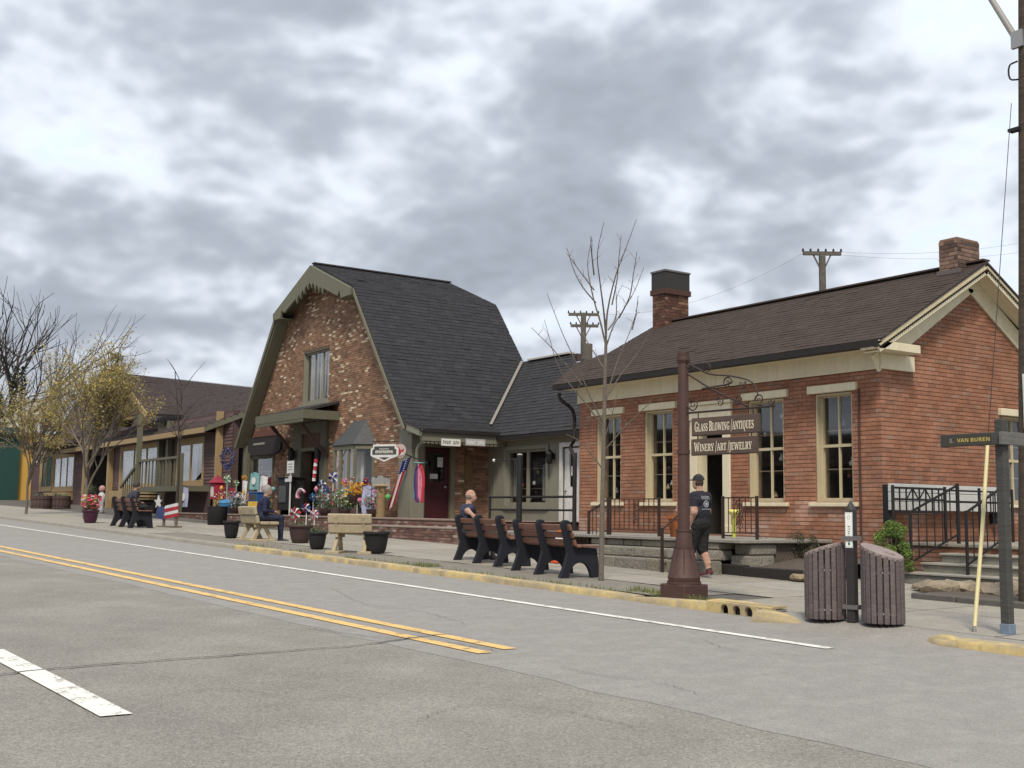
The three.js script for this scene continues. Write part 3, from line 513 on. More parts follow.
// ---------------------------------------------------------------- gambrel shop
const ZG = -15.9, GX = -35.15;
{
  const b = thing('gambrel_shop', 'tall brown brick shop with dark gambrel roof and scattered pale bricks', 'shop');
  const F = 1.12, EW = 6.6, EY2 = 3.76, BW = 3.08, BY = 8.28, AY = 9.52, zf = ZG + .45, zr = -20.75;
  const wall = [[-EW + .25, F], [EW - .25, F], [EW - .25, EY2], [BW - .16, BY - .12], [0, AY - .2], [-BW + .16, BY - .12], [-EW + .25, EY2]];
  const u = (px, py) => onZ(px, py, ZG).x - GX;
  const clusters = Array.from({ length: 80 }, () => [rr(-6, 6), rr(3.0, 9.0), rr(.25, .8)]);
  const gPick = (x, v) => {
    const f = .68 + .55 * rnd(), t = rnd(); let light = false;
    const low = v < 3 ? .35 : 1; let d = .014; for (const [cx, cy, r] of clusters) if ((x - cx) ** 2 + ((v - cy) * 1.6) ** 2 < r * r) { d = .14; break; }
    if (rnd() < d * low && v > 1.5) light = true;
    const c = t < .2 ? [.26, .152, .094] : t < .45 ? [.37, .215, .135] : t < .55 ? [.36, .235, .155] : [.33, .182, .112];
    return { c: c.map(q => q * f), light };
  };
  const W1 = [u(303, 380), u(329, 380), 4.93, 6.72], DR = [u(303, 470), u(322, 470), F, 3.3], BAY = [u(345, 470), u(374, 470), 1.75, 3.3], LW = [u(250, 470), u(273, 470), 1.5, 3.35];
  const lightMats = [mat(lin(.56, .45, .31), .9), mat(lin(.62, .52, .38), .9), mat(lin(.48, .36, .23), .9)];
  brickWall(b, V(GX, 0, ZG), X1, Z1, wall, [W1, DR, BAY, LW], gPick, M.mortarG, { lightMats });
  win(b, V(GX + W1[0], W1[2], ZG), X1, Z1, W1[1] - W1[0], W1[3] - W1[2], { cols: 3, rows: 1, frame: M.sage, trim: M.sage, fr: .09, rec: .1, sill: .09, curtain: [[.1, .75], [.85, 1.35], [1.45, W1[1] - W1[0] - .1]] });
  part('panel', [bx(GX + W1[0] - .05, GX + W1[1] + .1, 4.5, 4.83, ZG + .012, ZG + .06), bx(GX + W1[0] - .05, GX + W1[1] + .1, 4.62, 4.66, ZG + .06, ZG + .085)], M.sage, b);
  // corner posts
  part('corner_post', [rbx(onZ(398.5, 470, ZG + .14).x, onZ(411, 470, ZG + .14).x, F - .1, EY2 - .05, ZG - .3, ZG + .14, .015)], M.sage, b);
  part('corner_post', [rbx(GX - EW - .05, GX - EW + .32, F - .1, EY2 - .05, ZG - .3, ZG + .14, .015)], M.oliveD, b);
  // roof planes: steep lower slopes and shallow upper ones, overhanging the front
  const cols = [[.033, .033, .038], [.029, .029, .034], [.038, .038, .043], [.031, .031, .036]], gx = GX;
  const A0 = V(gx, AY, zf), A1 = V(gx, AY, zr), rb0 = V(gx + BW, BY, zf), rb1 = V(gx + BW, BY, zr), lb0 = V(gx - BW, BY, zf), lb1 = V(gx - BW, BY, zr), re0 = V(gx + EW + .08, EY2 - .05, zf), re1 = V(gx + EW + .08, EY2 - .05, zr), le0 = V(gx - EW - .1, EY2 - .05, zf), le1 = V(gx - EW - .1, EY2 - .05, zr);
  shingleRoof(b, 'upper_roof', [A0, rb0, rb1, A1], .12, cols, .33, .15);
  shingleRoof(b, 'lower_roof', [rb0, re0, re1, rb1], .12, cols, .33, .15);
  part('upper_roof', [slab([A0, lb0, lb1, A1], .12).geo], M.roofPlain, b); part('lower_roof', [slab([lb0, le0, le1, lb1], .12).geo], M.roofPlain, b);
  part('ridge_cap', [bar(A0.clone().add(V(0, .03, .02)), A1.clone().add(V(0, .03, 0)), .22, .04)], mat(lin(.05, .045, .047), .9), b);
  part('rear_wall', [prism([[-EW, F], [EW, F], [EW, EY2], [BW - .1, BY - .15], [0, AY - .2], [-BW + .1, BY - .15], [-EW, EY2]], .2).translate(gx, 0, zr + .3)], M.oliveD, b);
  part('side_wall', [bx(gx - EW + .1, gx - EW + .3, F, EY2, zr + .3, ZG - .3)], M.oliveD, b);
  // verge trim: pale edge on the right, deep olive lining under the left overhang
  const vt = (a, c, m, w, h) => part('verge_board', [bar(a, c, w, h)], m, b);
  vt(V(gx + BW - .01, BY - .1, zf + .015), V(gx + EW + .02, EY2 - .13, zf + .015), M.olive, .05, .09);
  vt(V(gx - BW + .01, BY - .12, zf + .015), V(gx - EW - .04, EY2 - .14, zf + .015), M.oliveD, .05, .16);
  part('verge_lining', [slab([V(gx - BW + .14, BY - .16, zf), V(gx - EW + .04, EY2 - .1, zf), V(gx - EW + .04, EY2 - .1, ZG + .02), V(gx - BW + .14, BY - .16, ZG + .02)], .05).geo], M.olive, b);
  { // clipped hood over the peak with a scalloped lower edge
    const hw = BW - .02, e = BY + .06;
    const pts = [[-hw - .06, e - .08], [0, AY - .02], [hw + .06, e - .08], [hw + .02, e - .3], [hw - .62, e - .3], [hw - .72, e - .02]];
    const inner = (x) => AY - .56 - (AY - BY) / BW * Math.abs(x) * .92;
    for (let x = hw - .85; x > 1.2; x -= .3) pts.push([x, inner(x)]);
    for (let x = 1.05; x >= -1.05; x -= .3) { pts.push([x + .075, inner(x) - .02]); pts.push([x, inner(x) - .2]); pts.push([x - .075, inner(x) - .02]); }
    for (let x = -1.2; x > -hw + .85; x -= .3) pts.push([x, inner(x)]);
    pts.push([-hw + .72, e - .02], [-hw + .62, e - .3], [-hw - .02, e - .3]);
    part('peak_hood', [uvBox(prism(pts, .07, .008).translate(gx, -.04, zf + .05)), bx(gx + hw - .7, gx + hw, e - .36, e - .33, ZG + .05, zf + .1), bx(gx - hw, gx - hw + .7, e - .36, e - .33, ZG + .05, zf + .1)], mat(lin(.165, .165, .115), .75, { map: tStreak, m: 1.4 }), b);
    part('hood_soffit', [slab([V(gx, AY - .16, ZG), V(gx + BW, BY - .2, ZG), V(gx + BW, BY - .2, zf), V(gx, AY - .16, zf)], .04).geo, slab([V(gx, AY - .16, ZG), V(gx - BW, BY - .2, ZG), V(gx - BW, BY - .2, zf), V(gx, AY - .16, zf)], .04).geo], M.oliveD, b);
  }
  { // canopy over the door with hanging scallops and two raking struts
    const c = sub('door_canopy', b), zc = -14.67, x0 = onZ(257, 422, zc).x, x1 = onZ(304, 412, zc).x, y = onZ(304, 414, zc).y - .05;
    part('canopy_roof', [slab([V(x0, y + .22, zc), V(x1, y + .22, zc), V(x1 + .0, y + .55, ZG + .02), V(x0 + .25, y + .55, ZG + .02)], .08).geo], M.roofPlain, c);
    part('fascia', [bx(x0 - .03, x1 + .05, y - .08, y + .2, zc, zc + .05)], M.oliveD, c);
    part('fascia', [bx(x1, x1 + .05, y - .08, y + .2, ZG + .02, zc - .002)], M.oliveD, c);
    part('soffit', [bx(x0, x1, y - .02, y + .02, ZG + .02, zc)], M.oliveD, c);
    const sc = []; for (let x = x0; x < x1 - .12; x += .16) sc.push([x]); for (const [x] of sc) part('scallop', uvBox(prism([[0, 0], [.15, 0], [.15, -.07], [.075, -.13], [0, -.07]], .02).translate(x, y - .08, zc + .02)), M.oliveD, c);
    for (const x of [x0 + .8, x1 - .75]) { part('strut', [bar(V(x, y - .05, zc - .12), V(x, 3.1, ZG + .06), .09, .11)], M.plum, c); }
  }
  { // doorway: olive surround, dark opening, transom
    const w = DR[1] - DR[0], x0 = GX + DR[0], d = sub('doorway', b);
    part('surround', [bx(x0 - .75, x0, F, 4.25, ZG + .014, ZG + .1), bx(x0 + w, x0 + w + .45, F, 4.25, ZG + .014, ZG + .1), bx(x0, x0 + w, 3.3, 3.42, ZG - .1, ZG + .1), bx(x0, x0 + w, 3.9, 4.25, ZG + .014, ZG + .1)], M.oliveD, d);
    part('transom_panel', [bx(x0, x0 + w, 3.42, 3.9, ZG + .014, ZG + .04)], mat(lin(.13, .06, .035), .8, { map: tGrain, m: 1 }), d);
    part('hall', [bx(x0 - .2, x0 + w + .2, F - .02, 3.4, -18.4, -18.38), bx(x0 - .2, x0 - .18, F, 3.4, -18.38, ZG - .31), bx(x0 + w + .18, x0 + w + .2, F, 3.4, -18.38, ZG - .31), bx(x0 - .18, x0 + w + .18, 3.4, 3.42, -18.38, ZG - .31)], M.dark, d);
    for (const dx of [-.4, w + .25]) { const l = sub('wall_lantern', d); part('housing', [mv(lathe([[.03, .55], [.13, .42], [.12, .4], [.1, .05], [.05, 0], [0, -.08]], 8), x0 + dx, 2.9, ZG + .28), bx(x0 + dx - .02, x0 + dx + .02, 3.3, 3.34, ZG + .08, ZG + .3)], M.black, l); part('lamp_glass', [mv(lathe([[.085, .06], [.105, .38]], 8), x0 + dx, 2.9, ZG + .28)], mat(lin(.45, .45, .42), .3), l); }
  }
  { // display bay with a hipped slate roof
    const y = sub('bay_window', b), x0 = GX + BAY[0], x1 = GX + BAY[1], d = .5, zb = ZG + d;
    const T = (y0, y1) => [[x0, ZG + .014], [x0 + .3, zb], [x1 - .3, zb], [x1, ZG + .014]];
    const apex = 4.12, eave = 3.34, P = T().map(([x, z]) => V(x, eave, z)); P[0].x -= .1; P[3].x += .1; P[1].add(V(-.06, 0, .1)); P[2].add(V(.06, 0, .1));
    const q0 = V(x0 + .55, apex, ZG + .02), q1 = V(x1 - .55, apex, ZG + .02), slate = mat(lin(.075, .08, .085), .7, { map: tMottle, m: .5 });
    part('bay_roof', [slab([P[1], P[2], q1, q0], .05).geo, slab([P[0], P[1], q0], .05).geo, slab([P[2], P[3], q1], .05).geo], slate, y);
    const wallP = T(), seg = (i, y0, y1, th) => { const a = V(wallP[i][0], (y0 + y1) / 2, wallP[i][1]), c = V(wallP[i + 1][0], (y0 + y1) / 2, wallP[i + 1][1]); return bar(a, c, th, y1 - y0); };
    part('apron', [0, 1, 2].map(i => seg(i, 1.2, 1.78, .07)), M.olive, y); part('head', [0, 1, 2].map(i => seg(i, 3.2, 3.34, .09)), M.olive, y); part('sill', [0, 1, 2].map(i => seg(i, 1.78, 1.86, .12)), M.sage, y);
    for (let i = 0; i < 3; i++) part('pane', [seg(i, 1.86, 3.2, .006)], M.glass, y);
    const mull = (x, z) => part('mullion', [bx(x - .04, x + .04, 1.86, 3.2, z - .04, z + .04)], M.olive, y); wallP.forEach(([x, z], i) => mull(x, z)); mull((x0 + x1) / 2 - .28, zb); mull((x0 + x1) / 2 + .28, zb);
    const sp = new Soup(); for (let i = 0; i < 30; i++) { const a = i / 30, c = (i + 1) / 30, xa = x0 + .35 + a * (x1 - x0 - .7), xb2 = x0 + .35 + c * (x1 - x0 - .7); sp.quad([xa, 1.9, ZG + .12 + .05 * Math.sin(i * 1.3)], [xb2, 1.9, ZG + .12 + .05 * Math.sin(i * 1.3 + 1.3)], [xb2, 3.15, ZG + .12 + .05 * Math.sin(i * 1.3 + 1.3)], [xa, 3.15, ZG + .12 + .05 * Math.sin(i * 1.3)], [1, 1, 1]); } part('curtain', sp.build(), mat(lin(.45, .43, .38), .95, { map: tStreak, m: .4 }), y);
    part('interior', [bx(x0 - .1, x1 + .1, 1.2, 3.4, ZG - .9, ZG - .88)], M.room, y);
  }
  win(b, V(GX + LW[0], LW[2], ZG), X1, Z1, LW[1] - LW[0], LW[3] - LW[2], { cols: 1, rows: 1, frame: M.oliveD, fr: .16, rec: .06, casing: .12, trim: M.oliveD, items: 16 });
  // side entrance under the flared eave
  const SX = onZ(411, 470, ZG + .14).x - .08, zc = -18.4;
  const d0 = onX(424, 480, SX).z, d1 = onX(450, 480, SX).z;
  brickWall(b, V(SX, 0, ZG - .3), NZ, X1, [[0, F], [ZG - .3 - zc, F], [ZG - .3 - zc, 3.6], [0, 3.6]], [[ZG - .3 - d0, ZG - .3 - d1, F, 3.18]], gPick, M.mortarG, { name: 'side_wall', lightMats, th: .2 });
  { const d = sub('entrance_door', b); part('leaf', [bx(SX - .12, SX - .06, F, 2.2, d1 + .02, d0 - .02), bx(SX - .12, SX - .06, 3.02, 3.16, d1 + .02, d0 - .02), bx(SX - .12, SX - .06, 2.2, 3.02, d1 + .02, d1 + .16), bx(SX - .12, SX - .06, 2.2, 3.02, d0 - .16, d0 - .02)], M.door, d);
    part('pane', [bx(SX - .1, SX - .095, 2.2, 3.02, d1 + .16, d0 - .16)], M.glass, d); part('interior', [bx(SX - 1.2, SX - 1.18, F, 3.2, d1 - .3, d0 + .3), bx(SX - 1.18, SX - .2, F, 3.2, d0 + .3, d0 + .32), bx(SX - 1.18, SX - .2, F, 3.2, d1 - .32, d1 - .3), bx(SX - 1.18, SX - .2, 3.2, 3.22, d1 - .3, d0 + .3)], M.dark, d);
    part('casing', [bx(SX + .014, SX + .05, F, 3.18, d0, d0 + .1), bx(SX + .014, SX + .05, F, 3.18, d1 - .14, d1), bx(SX + .014, SX + .05, 3.18, 3.3, d1 - .14, d0 + .1)], M.olive, d); part('knob', [mv(new THREE.SphereGeometry(.04, 10, 8), SX - .03, 2.05, d1 + .14)], M.steel, d);
    part('notice', [bx(SX - .09, SX - .085, 2.62, 2.9, d1 + .2, d1 + .38)], M.white, d); part('notice', [bx(SX - .09, SX - .085, 2.28, 2.42, d0 - .5, d0 - .24)], M.white, d); }
  { // flared eave along the side: roof, fascia, brackets
    const e = sub('side_eave', b), xo = onZ(434, 435, ZG).x, ye = 3.62;
    shingleRoof(e, 'eave_roof', [V(GX + EW - .05, EY2 + .12, zf - .02), V(xo, ye, zf - .02), V(xo, ye, -18.5), V(GX + EW - .05, EY2 + .12, -18.5)], .06, cols, .33, .15);
    part('fascia', [bx(xo - .05, xo, ye - .09, ye - .005, -18.45, zf - .02)], M.gutter, e);
    part('beam', [bx(xo - .2, xo - .08, ye - .33, ye - .09, -18.35, zf - .12)], M.olive, e);
    part('end_board', [bar(V(GX + EW - .1, EY2 + .0, zf - .06), V(xo - .02, ye - .12, zf - .06), .05, .2)], M.sage, e);
    part('soffit', [bx(GX + EW, xo - .05, ye - .12, ye - .09, -18.4, zf - .1)], M.oliveD, e);
    part('bracket', [limb([V(xo - .15, ye - .3, ZG + .2), V(xo - .55, ye - .55, ZG + .2), V(GX + EW + .2, ye - 1.15, ZG + .1)], .06, .06, 6)], M.sage, e);
    const sc = []; for (let z = -18.3; z < zf - .2; z += .13) sc.push(bx(xo - .12, xo - .1, ye - .4, ye - .33, z, z + .09)); part('scallops', sc, M.olive, e, 'stuff');
  }
}
// ---------------------------------------------------------------- sage wing between the two
{
  const b = thing('sage_wing', 'low sage green wing with wide window and white door between brick buildings', 'building');
  const z = -18.4, xl = -29.35, xr = -23.4, F = .95, top = 3.62, u = px => onZ(px, 470, z).x;
  const wx = [u(506), u(547)], wy = [1.55, 3.12], dx = [u(562), u(580)];
  const s = new THREE.Shape([[xl, F - .4], [xr, F - .4], [xr, top], [xl, top]].map(p => new THREE.Vector2(...p)));
  for (const [a, c, d, e] of [[wx[0], wx[1], wy[0], wy[1]], [dx[0], dx[1], F, 3.12]]) { const h = new THREE.Path(); h.moveTo(a, d); h.lineTo(a, e); h.lineTo(c, e); h.lineTo(c, d); h.closePath(); s.holes.push(h); }
  const g = clean(new THREE.ExtrudeGeometry(s, { depth: .25, bevelEnabled: false })); part('wall', uvBox(g.translate(0, 0, z - .25)), M.sage, b);
  for (let x = xl + .35; x < xr; x += .61) if (x < wx[0] - .2) part('batten', [bx(x, x + .04, F - .1, top - .1, z, z + .02)], M.sage, b);
  win(b, V(wx[0], wy[0], z), X1, Z1, wx[1] - wx[0], wy[1] - wy[0], { cols: 2, rows: 1, frame: M.sage, trim: M.sage, fr: .07, bars: .12, rec: .05, casing: .11, sill: 0, items: 14, curtain: [[.1, .35, .1, .9], [1.55, 1.85, .05, .75]] });
  { const d = sub('entrance_door', b), w = dx[1] - dx[0]; part('leaf', [bx(dx[0] + .05, dx[1] - .02, F, 2.05, z - .1, z - .05), bx(dx[0] + .05, dx[1] - .02, 2.95, 3.08, z - .1, z - .05), bx(dx[0] + .05, dx[0] + .25, 2.05, 2.95, z - .1, z - .05), bx(dx[1] - .2, dx[1] - .02, 2.05, 2.95, z - .1, z - .05)], M.white, d); part('pane', [bx(dx[0] + .25, dx[1] - .2, 2.05, 2.95, z - .08, z - .075)], M.glass, d); part('interior', [bx(dx[0] - .2, dx[1] + .3, F, 3.2, z - 1.0, z - .98)], M.dark, d); part('casing', [bx(dx[0] - .08, dx[0] + .05, F, 3.12, z, z + .04), bx(dx[0] - .08, dx[1] + .1, 3.12, 3.24, z, z + .04)], M.white, d); part('knob', [mv(new THREE.SphereGeometry(.035, 8, 6), dx[0] + .13, 1.95, z - .02)], M.steel, d); part('notice', [bx(dx[0] + .32, dx[0] + .45, 2.35, 2.6, z - .072, z - .068)], M.white, d); }
  { const l = sub('wall_lantern', b), x = u(554); part('housing', [mv(lathe([[.02, .42], [.12, .3], [.1, .28], [.08, .04], [0, 0]], 8), x, 2.65, z + .16), bx(x - .04, x + .04, 2.8, 2.95, z, z + .1)], M.black, l); }
  // roof: front slope with a raking right end
  const ez = -18.05, ey = 3.52, rz = -20.75, ry2 = onZ(552, 357, -20.75).y, rL = onZ(534, 362, rz).x, rR = onZ(570, 353, rz).x;
  const cols = [[.035, .035, .040], [.031, .031, .036], [.039, .039, .044]];
  shingleRoof(b, 'roof', [V(-29.0, ey, ez), V(-23.0, ey, ez), V(rR + .1, ry2, rz), V(rL - .6, ry2, rz)], .1, cols, .33, .15);
  part('ridge_flashing', [bar(V(rL - .2, ry2 + .02, rz), V(rR + .1, ry2 + .02, rz), .25, .05)], mat(lin(.5, .47, .42), .6), b);
  part('ridge_board', [bx(rL, rR + .1, ry2 - .2, ry2 + .02, rz - .35, rz - .2)], M.plum, b);
  part('fascia', [bx(-29.0, -23.0, ey - .13, ey - .02, ez, ez + .04)], M.gutter, b);
  part('soffit', [bx(-29.0, -23.0, ey - .14, ey - .11, z, ez)], M.sage, b);
  // valley flashing against the gambrel slope
  const va = onZ(478, 431, -18.1), vb = onZ(534, 362, rz); const gs = (6.68 - 3.08) / (8.28 - 3.71), vx = y => GX + 3.08 + (8.28 - y) * gs, vz = y => ez - (y - ey) / ((ry2 - ey) / (ez - rz)); part('valley_flashing', [bar(V(vx(ey + .35) + .06, ey + .4, vz(ey + .35) + .06), V(vx(ry2 - .05) + .06, ry2, vz(ry2 - .05) + .06), .09, .04)], mat(lin(.22, .205, .18), .7), b);
  part('rear_wall', [bx(xl, rR + .6, F - .4, 5.8, rz - .6, rz - .4)], M.sage, b);
}
// ---------------------------------------------------------------- brown shop up the street
{
  const b = thing('brown_shop', 'low plum brown shop with tan window trim, brown hipped roof and side stair', 'shop');
  const z = -16.3, u = (px, py = 470) => onZ(px, py, z).x, yy = (px, py) => onZ(px, py, z).y;
  const x0 = u(32), x1 = u(232), F = 1.0;
  const opens = [
    { n: 'window', a: u(121), c: u(160), lo: yy(140, 487), hi: yy(140, 447), cols: 3 },
    { n: 'window', a: u(178), c: u(203), lo: yy(190, 484), hi: yy(190, 442), cols: 2 },
    { n: 'window', a: u(54), c: u(74), lo: yy(64, 489), hi: yy(64, 456), cols: 3 },
    { n: 'window', a: u(41), c: u(52), lo: yy(46, 489), hi: yy(46, 455), cols: 2 },
  ];
  const porch = [u(89), u(113), F, yy(100, 455)];
  const top = yy(170, 424) + .1;
  const sh = new THREE.Shape([[x0, F - .8], [x1, F - .8], [x1, top], [x0, top]].map(p => new THREE.Vector2(...p)));
  const hole = (a, c, d, e) => { const h = new THREE.Path(); h.moveTo(a, d); h.lineTo(a, e); h.lineTo(c, e); h.lineTo(c, d); h.closePath(); sh.holes.push(h); };
  for (const o of opens) hole(o.a, o.c, o.lo, o.hi); hole(...porch);
  part('wall', uvBox(clean(new THREE.ExtrudeGeometry(sh, { depth: .25, bevelEnabled: false })).translate(0, 0, z - .25)), M.plum, b);
  const bd = new Soup(), iv0 = [[x0, x1]]; for (let y = F; y < top - .1; y += .14) { let iv = iv0; for (const o of opens) if (y + .14 > o.lo - .12 && y < o.hi + .12) iv = minus(iv, o.a - .12, o.c + .12); if (y < porch[3]) iv = minus(iv, porch[0], porch[1]); for (const [a, c] of iv) for (let q = a; q < c; q += 3.2) { const f = rr(.75, 1.15), t = [.125 * f, .075 * f, .07 * f], e = Math.min(q + 3.19, c); bd.quad([q, y, z + .03], [e, y, z + .03], [e, y + .138, z + .008], [q, y + .138, z + .008], t); bd.quad([q, y, z], [e, y, z], [e, y, z + .03], [q, y, z + .03], t); } }
  part('boards', bd.build(), mat(lin(1, 1, 1), .85, { vertexColors: true, map: tStreak, m: 1.2 }), b, 'stuff');
  for (const o of opens) win(b, V(o.a, o.lo, z), X1, Z1, o.c - o.a, o.hi - o.lo, { cols: o.cols, rows: 1, frame: M.tan, trim: M.tan, fr: .12, bars: .14, rec: -.02, casing: .16, curtain: [[.15, (o.c - o.a) * .34, .04, .82], [(o.c - o.a) * .42, (o.c - o.a) * .66, .04, .9]], items: 6 });
  for (const [a, c] of [[opens[0].a, opens[0].c], [opens[2].a, opens[2].c]]) part('window_box', [bx(a - .2, c + .2, opens[0].lo - .62, opens[0].lo - .17, z + .03, z + .5)], M.tan, b);
  { const p = sub('porch', b); part('recess', [bx(porch[0] - .2, porch[1] + .2, F, porch[3] + .2, z - 2.6, z - 2.5), bx(porch[0] - .2, porch[0] - .1, F, porch[3] + .2, z - 2.5, z - .26), bx(porch[1] + .1, porch[1] + .2, F, porch[3] + .2, z - 2.5, z - .26), bx(porch[0], porch[1], porch[3] + .05, porch[3] + .2, z - 2.5, z - .26)], M.dark, p); part('notice', [bx(porch[0] + 1, porch[0] + 1.6, 2.6, 3, z - 2.48, z - 2.46)], M.white, p); part('post', [bx(porch[1] - .1, porch[1] + .22, F, porch[3] + .4, z + .04, z + .3)], M.tan, p); part('post', [bx(porch[0] - .22, porch[0] + .05, F, porch[3] + .4, z + .04, z + .3)], M.tan, p); }
  for (const px of [222, 163, 172]) { const x = u(px); part('post', [bx(x - .13, x + .13, F, top, z + .05, z + .28)], px === 222 ? M.tan : M.oliveD, b); }
  // roof: front slope meeting a hip that falls to the right
  const ez = -15.7, eL = onZ(62, 447, ez), eR = onZ(205, 426, ez), pl = V(eR.x, eR.y, ez), nn = V(0, 1, .62).normalize();
  const P = (px, py) => onPlane(px, py, pl, nn), cols = [[.062, .042, .038], [.054, .037, .034], [.07, .048, .041]];
  const pts = [V(eL.x, eR.y, ez), V(eR.x, eR.y, ez), P(244, 411.5), P(256, 388), P(127, 374), P(90, 384), P(66, 418)];
  shingleRoof(b, 'roof', pts, .12, cols, .34, .15);
  part('fascia', [bx(eL.x, eR.x, eR.y - .26, eR.y - .03, ez, ez + .06)], M.tan, b); part('soffit', [bx(eL.x, eR.x, eR.y - .27, eR.y - .22, z, ez)], M.plum, b);
  part('rake_board', [bar(V(eR.x, eR.y - .12, ez), P(244, 411.5).add(V(0, -.12, 0)), .06, .22)], M.oliveD, b);
  part('hip_roof', [slab([P(127, 374), P(256, 388), P(256, 388).add(V(-4, -3.4, -4)), P(127, 374).add(V(0, -2.6, -4))], .1).geo], M.roofPlain, b);
  { const g2 = onZ(232, 440, z); part('end_wall', [bx(u(207), u(246), F - .6, yy(225, 424), z - .9, z - .7)], mat(lin(.30, .30, .275), .85, { map: tStreak, m: 1.5 }), b); }
  // front gables with tan barge boards
  const gable = (pl0, pa, pr, pe, py, zz, name) => {
    const a = onZ(pa, py, zz), l = onZ(pl0, pe, zz), r = onZ(pr, pe - 4, zz), yb = (l.y + r.y) / 2, g = sub(name, b), back = -1.7;
    const L = V(l.x, yb, zz), Rr = V(r.x, yb, zz), A = V((l.x + r.x) / 2, a.y, zz);
    part('gable_face', uvBox(prism([[L.x + .4, yb], [Rr.x - .4, yb], [A.x, A.y - .3]], .1).translate(0, 0, zz - .5)), M.tan, g);
    for (const e of [L, Rr]) { part('barge_board', [bar(A.clone().add(V(0, -.12, .02)), e.clone().add(V(0, -.12, .02)), .08, .26)], M.tan, g); const K = e.clone().add(V(0, 0, back)), A2 = A.clone().add(V(0, 0, back)); shingleRoof(g, 'gable_roof', [A, e, K, A2], .1, cols, .34, .15); }
    part('tie_beam', [bx(L.x + .5, Rr.x - .5, yb + .05, yb + .25, zz - .12, zz)], M.plum, g);
  };
  gable(97, 121, 147, 421, 381, -15.3, 'front_gable');
  gable(24, 56, 64, 446, 431, -14.9, 'entry_gable');
  // stair and landing in weathered olive timber
  const st = sub('side_stair', b), sx0 = u(174), sx1 = u(219), ly = yy(200, 487), zs = z + 1.6;
  part('landing', [bx(sx0, sx1, ly - .22, ly, z + .05, zs)], M.oliveD, st);
  for (let x = sx0; x < sx1; x += .5) part('baluster', [bx(x, x + .05, ly, ly + 1.15, zs - .06, zs - .01)], M.oliveD, st);
  part('handrail', [bx(sx0, sx1, ly + 1.1, ly + 1.2, zs - .1, zs + .03)], M.oliveD, st);
  const bot = V(u(156), paveY(u(156), zs) + .05, zs); const N = 7;
  for (let k = 0; k < N; k++) { const t = k / N, p = bot.clone().lerp(V(sx0, ly, zs), t); part('tread', [bx(p.x, p.x + .5, p.y + .1, p.y + .16, z + .4, zs)], M.oliveD, st); }
  part('stringer', [bar(bot, V(sx0, ly - .1, zs), .08, .28)], M.oliveD, st); part('handrail', [bar(bot.clone().add(V(0, 1.05, 0)), V(sx0, ly + 1.1, zs), .08, .12)], M.oliveD, st);
  for (let k = 1; k < 8; k++) { const p = bot.clone().lerp(V(sx0, ly, zs), k / 8); part('baluster', [bx(p.x, p.x + .05, p.y, p.y + 1.05, zs - .05, zs)], M.oliveD, st); }
  part('newel', [bx(sx0 - .1, sx0 + .1, F - .3, yy(182, 415), zs - .1, zs + .1)], M.oliveD, st); part('newel', [bx(sx1 - .1, sx1 + .1, F - .3, ly + 1.3, zs - .1, zs + .1)], M.oliveD, st);
  part('skirt', [bx(sx0 + .2, sx1, F - .4, ly - .22, z + .3, z + .4)], M.plum, st);
  { // double hanging sign with an arched top
    const s = thing('hanging_sign', 'double hanging sign with arched top by the yellow wall', 'sign', [0, 0, 0]); const zz = -14.4, c = onZ(38, 451, zz), d = onZ(37, 460, zz);
    part('board', uvBox(prism([[-.75, -.3], [.75, -.3], [.75, .15], [.45, .38], [.2, .45], [0, .55], [-.2, .45], [-.45, .38], [-.75, .15]], .06).translate(c.x, c.y, c.z)), mat(lin(.10, .07, .06), .7), s);
    for (let k = 0; k < 2; k++) part('lettering', [bx(c.x - .55, c.x + .55, c.y - .2 + k * .2, c.y - .1 + k * .2, c.z + .06, c.z + .066)], mat(lin(.55, .47, .38), .8, { map: tStreak, m: .3 }), s);
    part('lower_board', [mv(new THREE.CylinderGeometry(.5, .5, .05, 20).rotateX(Math.PI / 2).scale(1.5, .55, 1), d.x, d.y - .12, d.z)], mat(lin(.09, .06, .055), .7), s); part('lettering', [bx(d.x - .3, d.x + .3, d.y - .18, d.y - .06, d.z + .03, d.z + .034)], M.white, s);
    part('bracket', [bar(V(c.x, c.y + .4, c.z), V(c.x, c.y + .9, z), .05)], M.iron, s);
  }
}
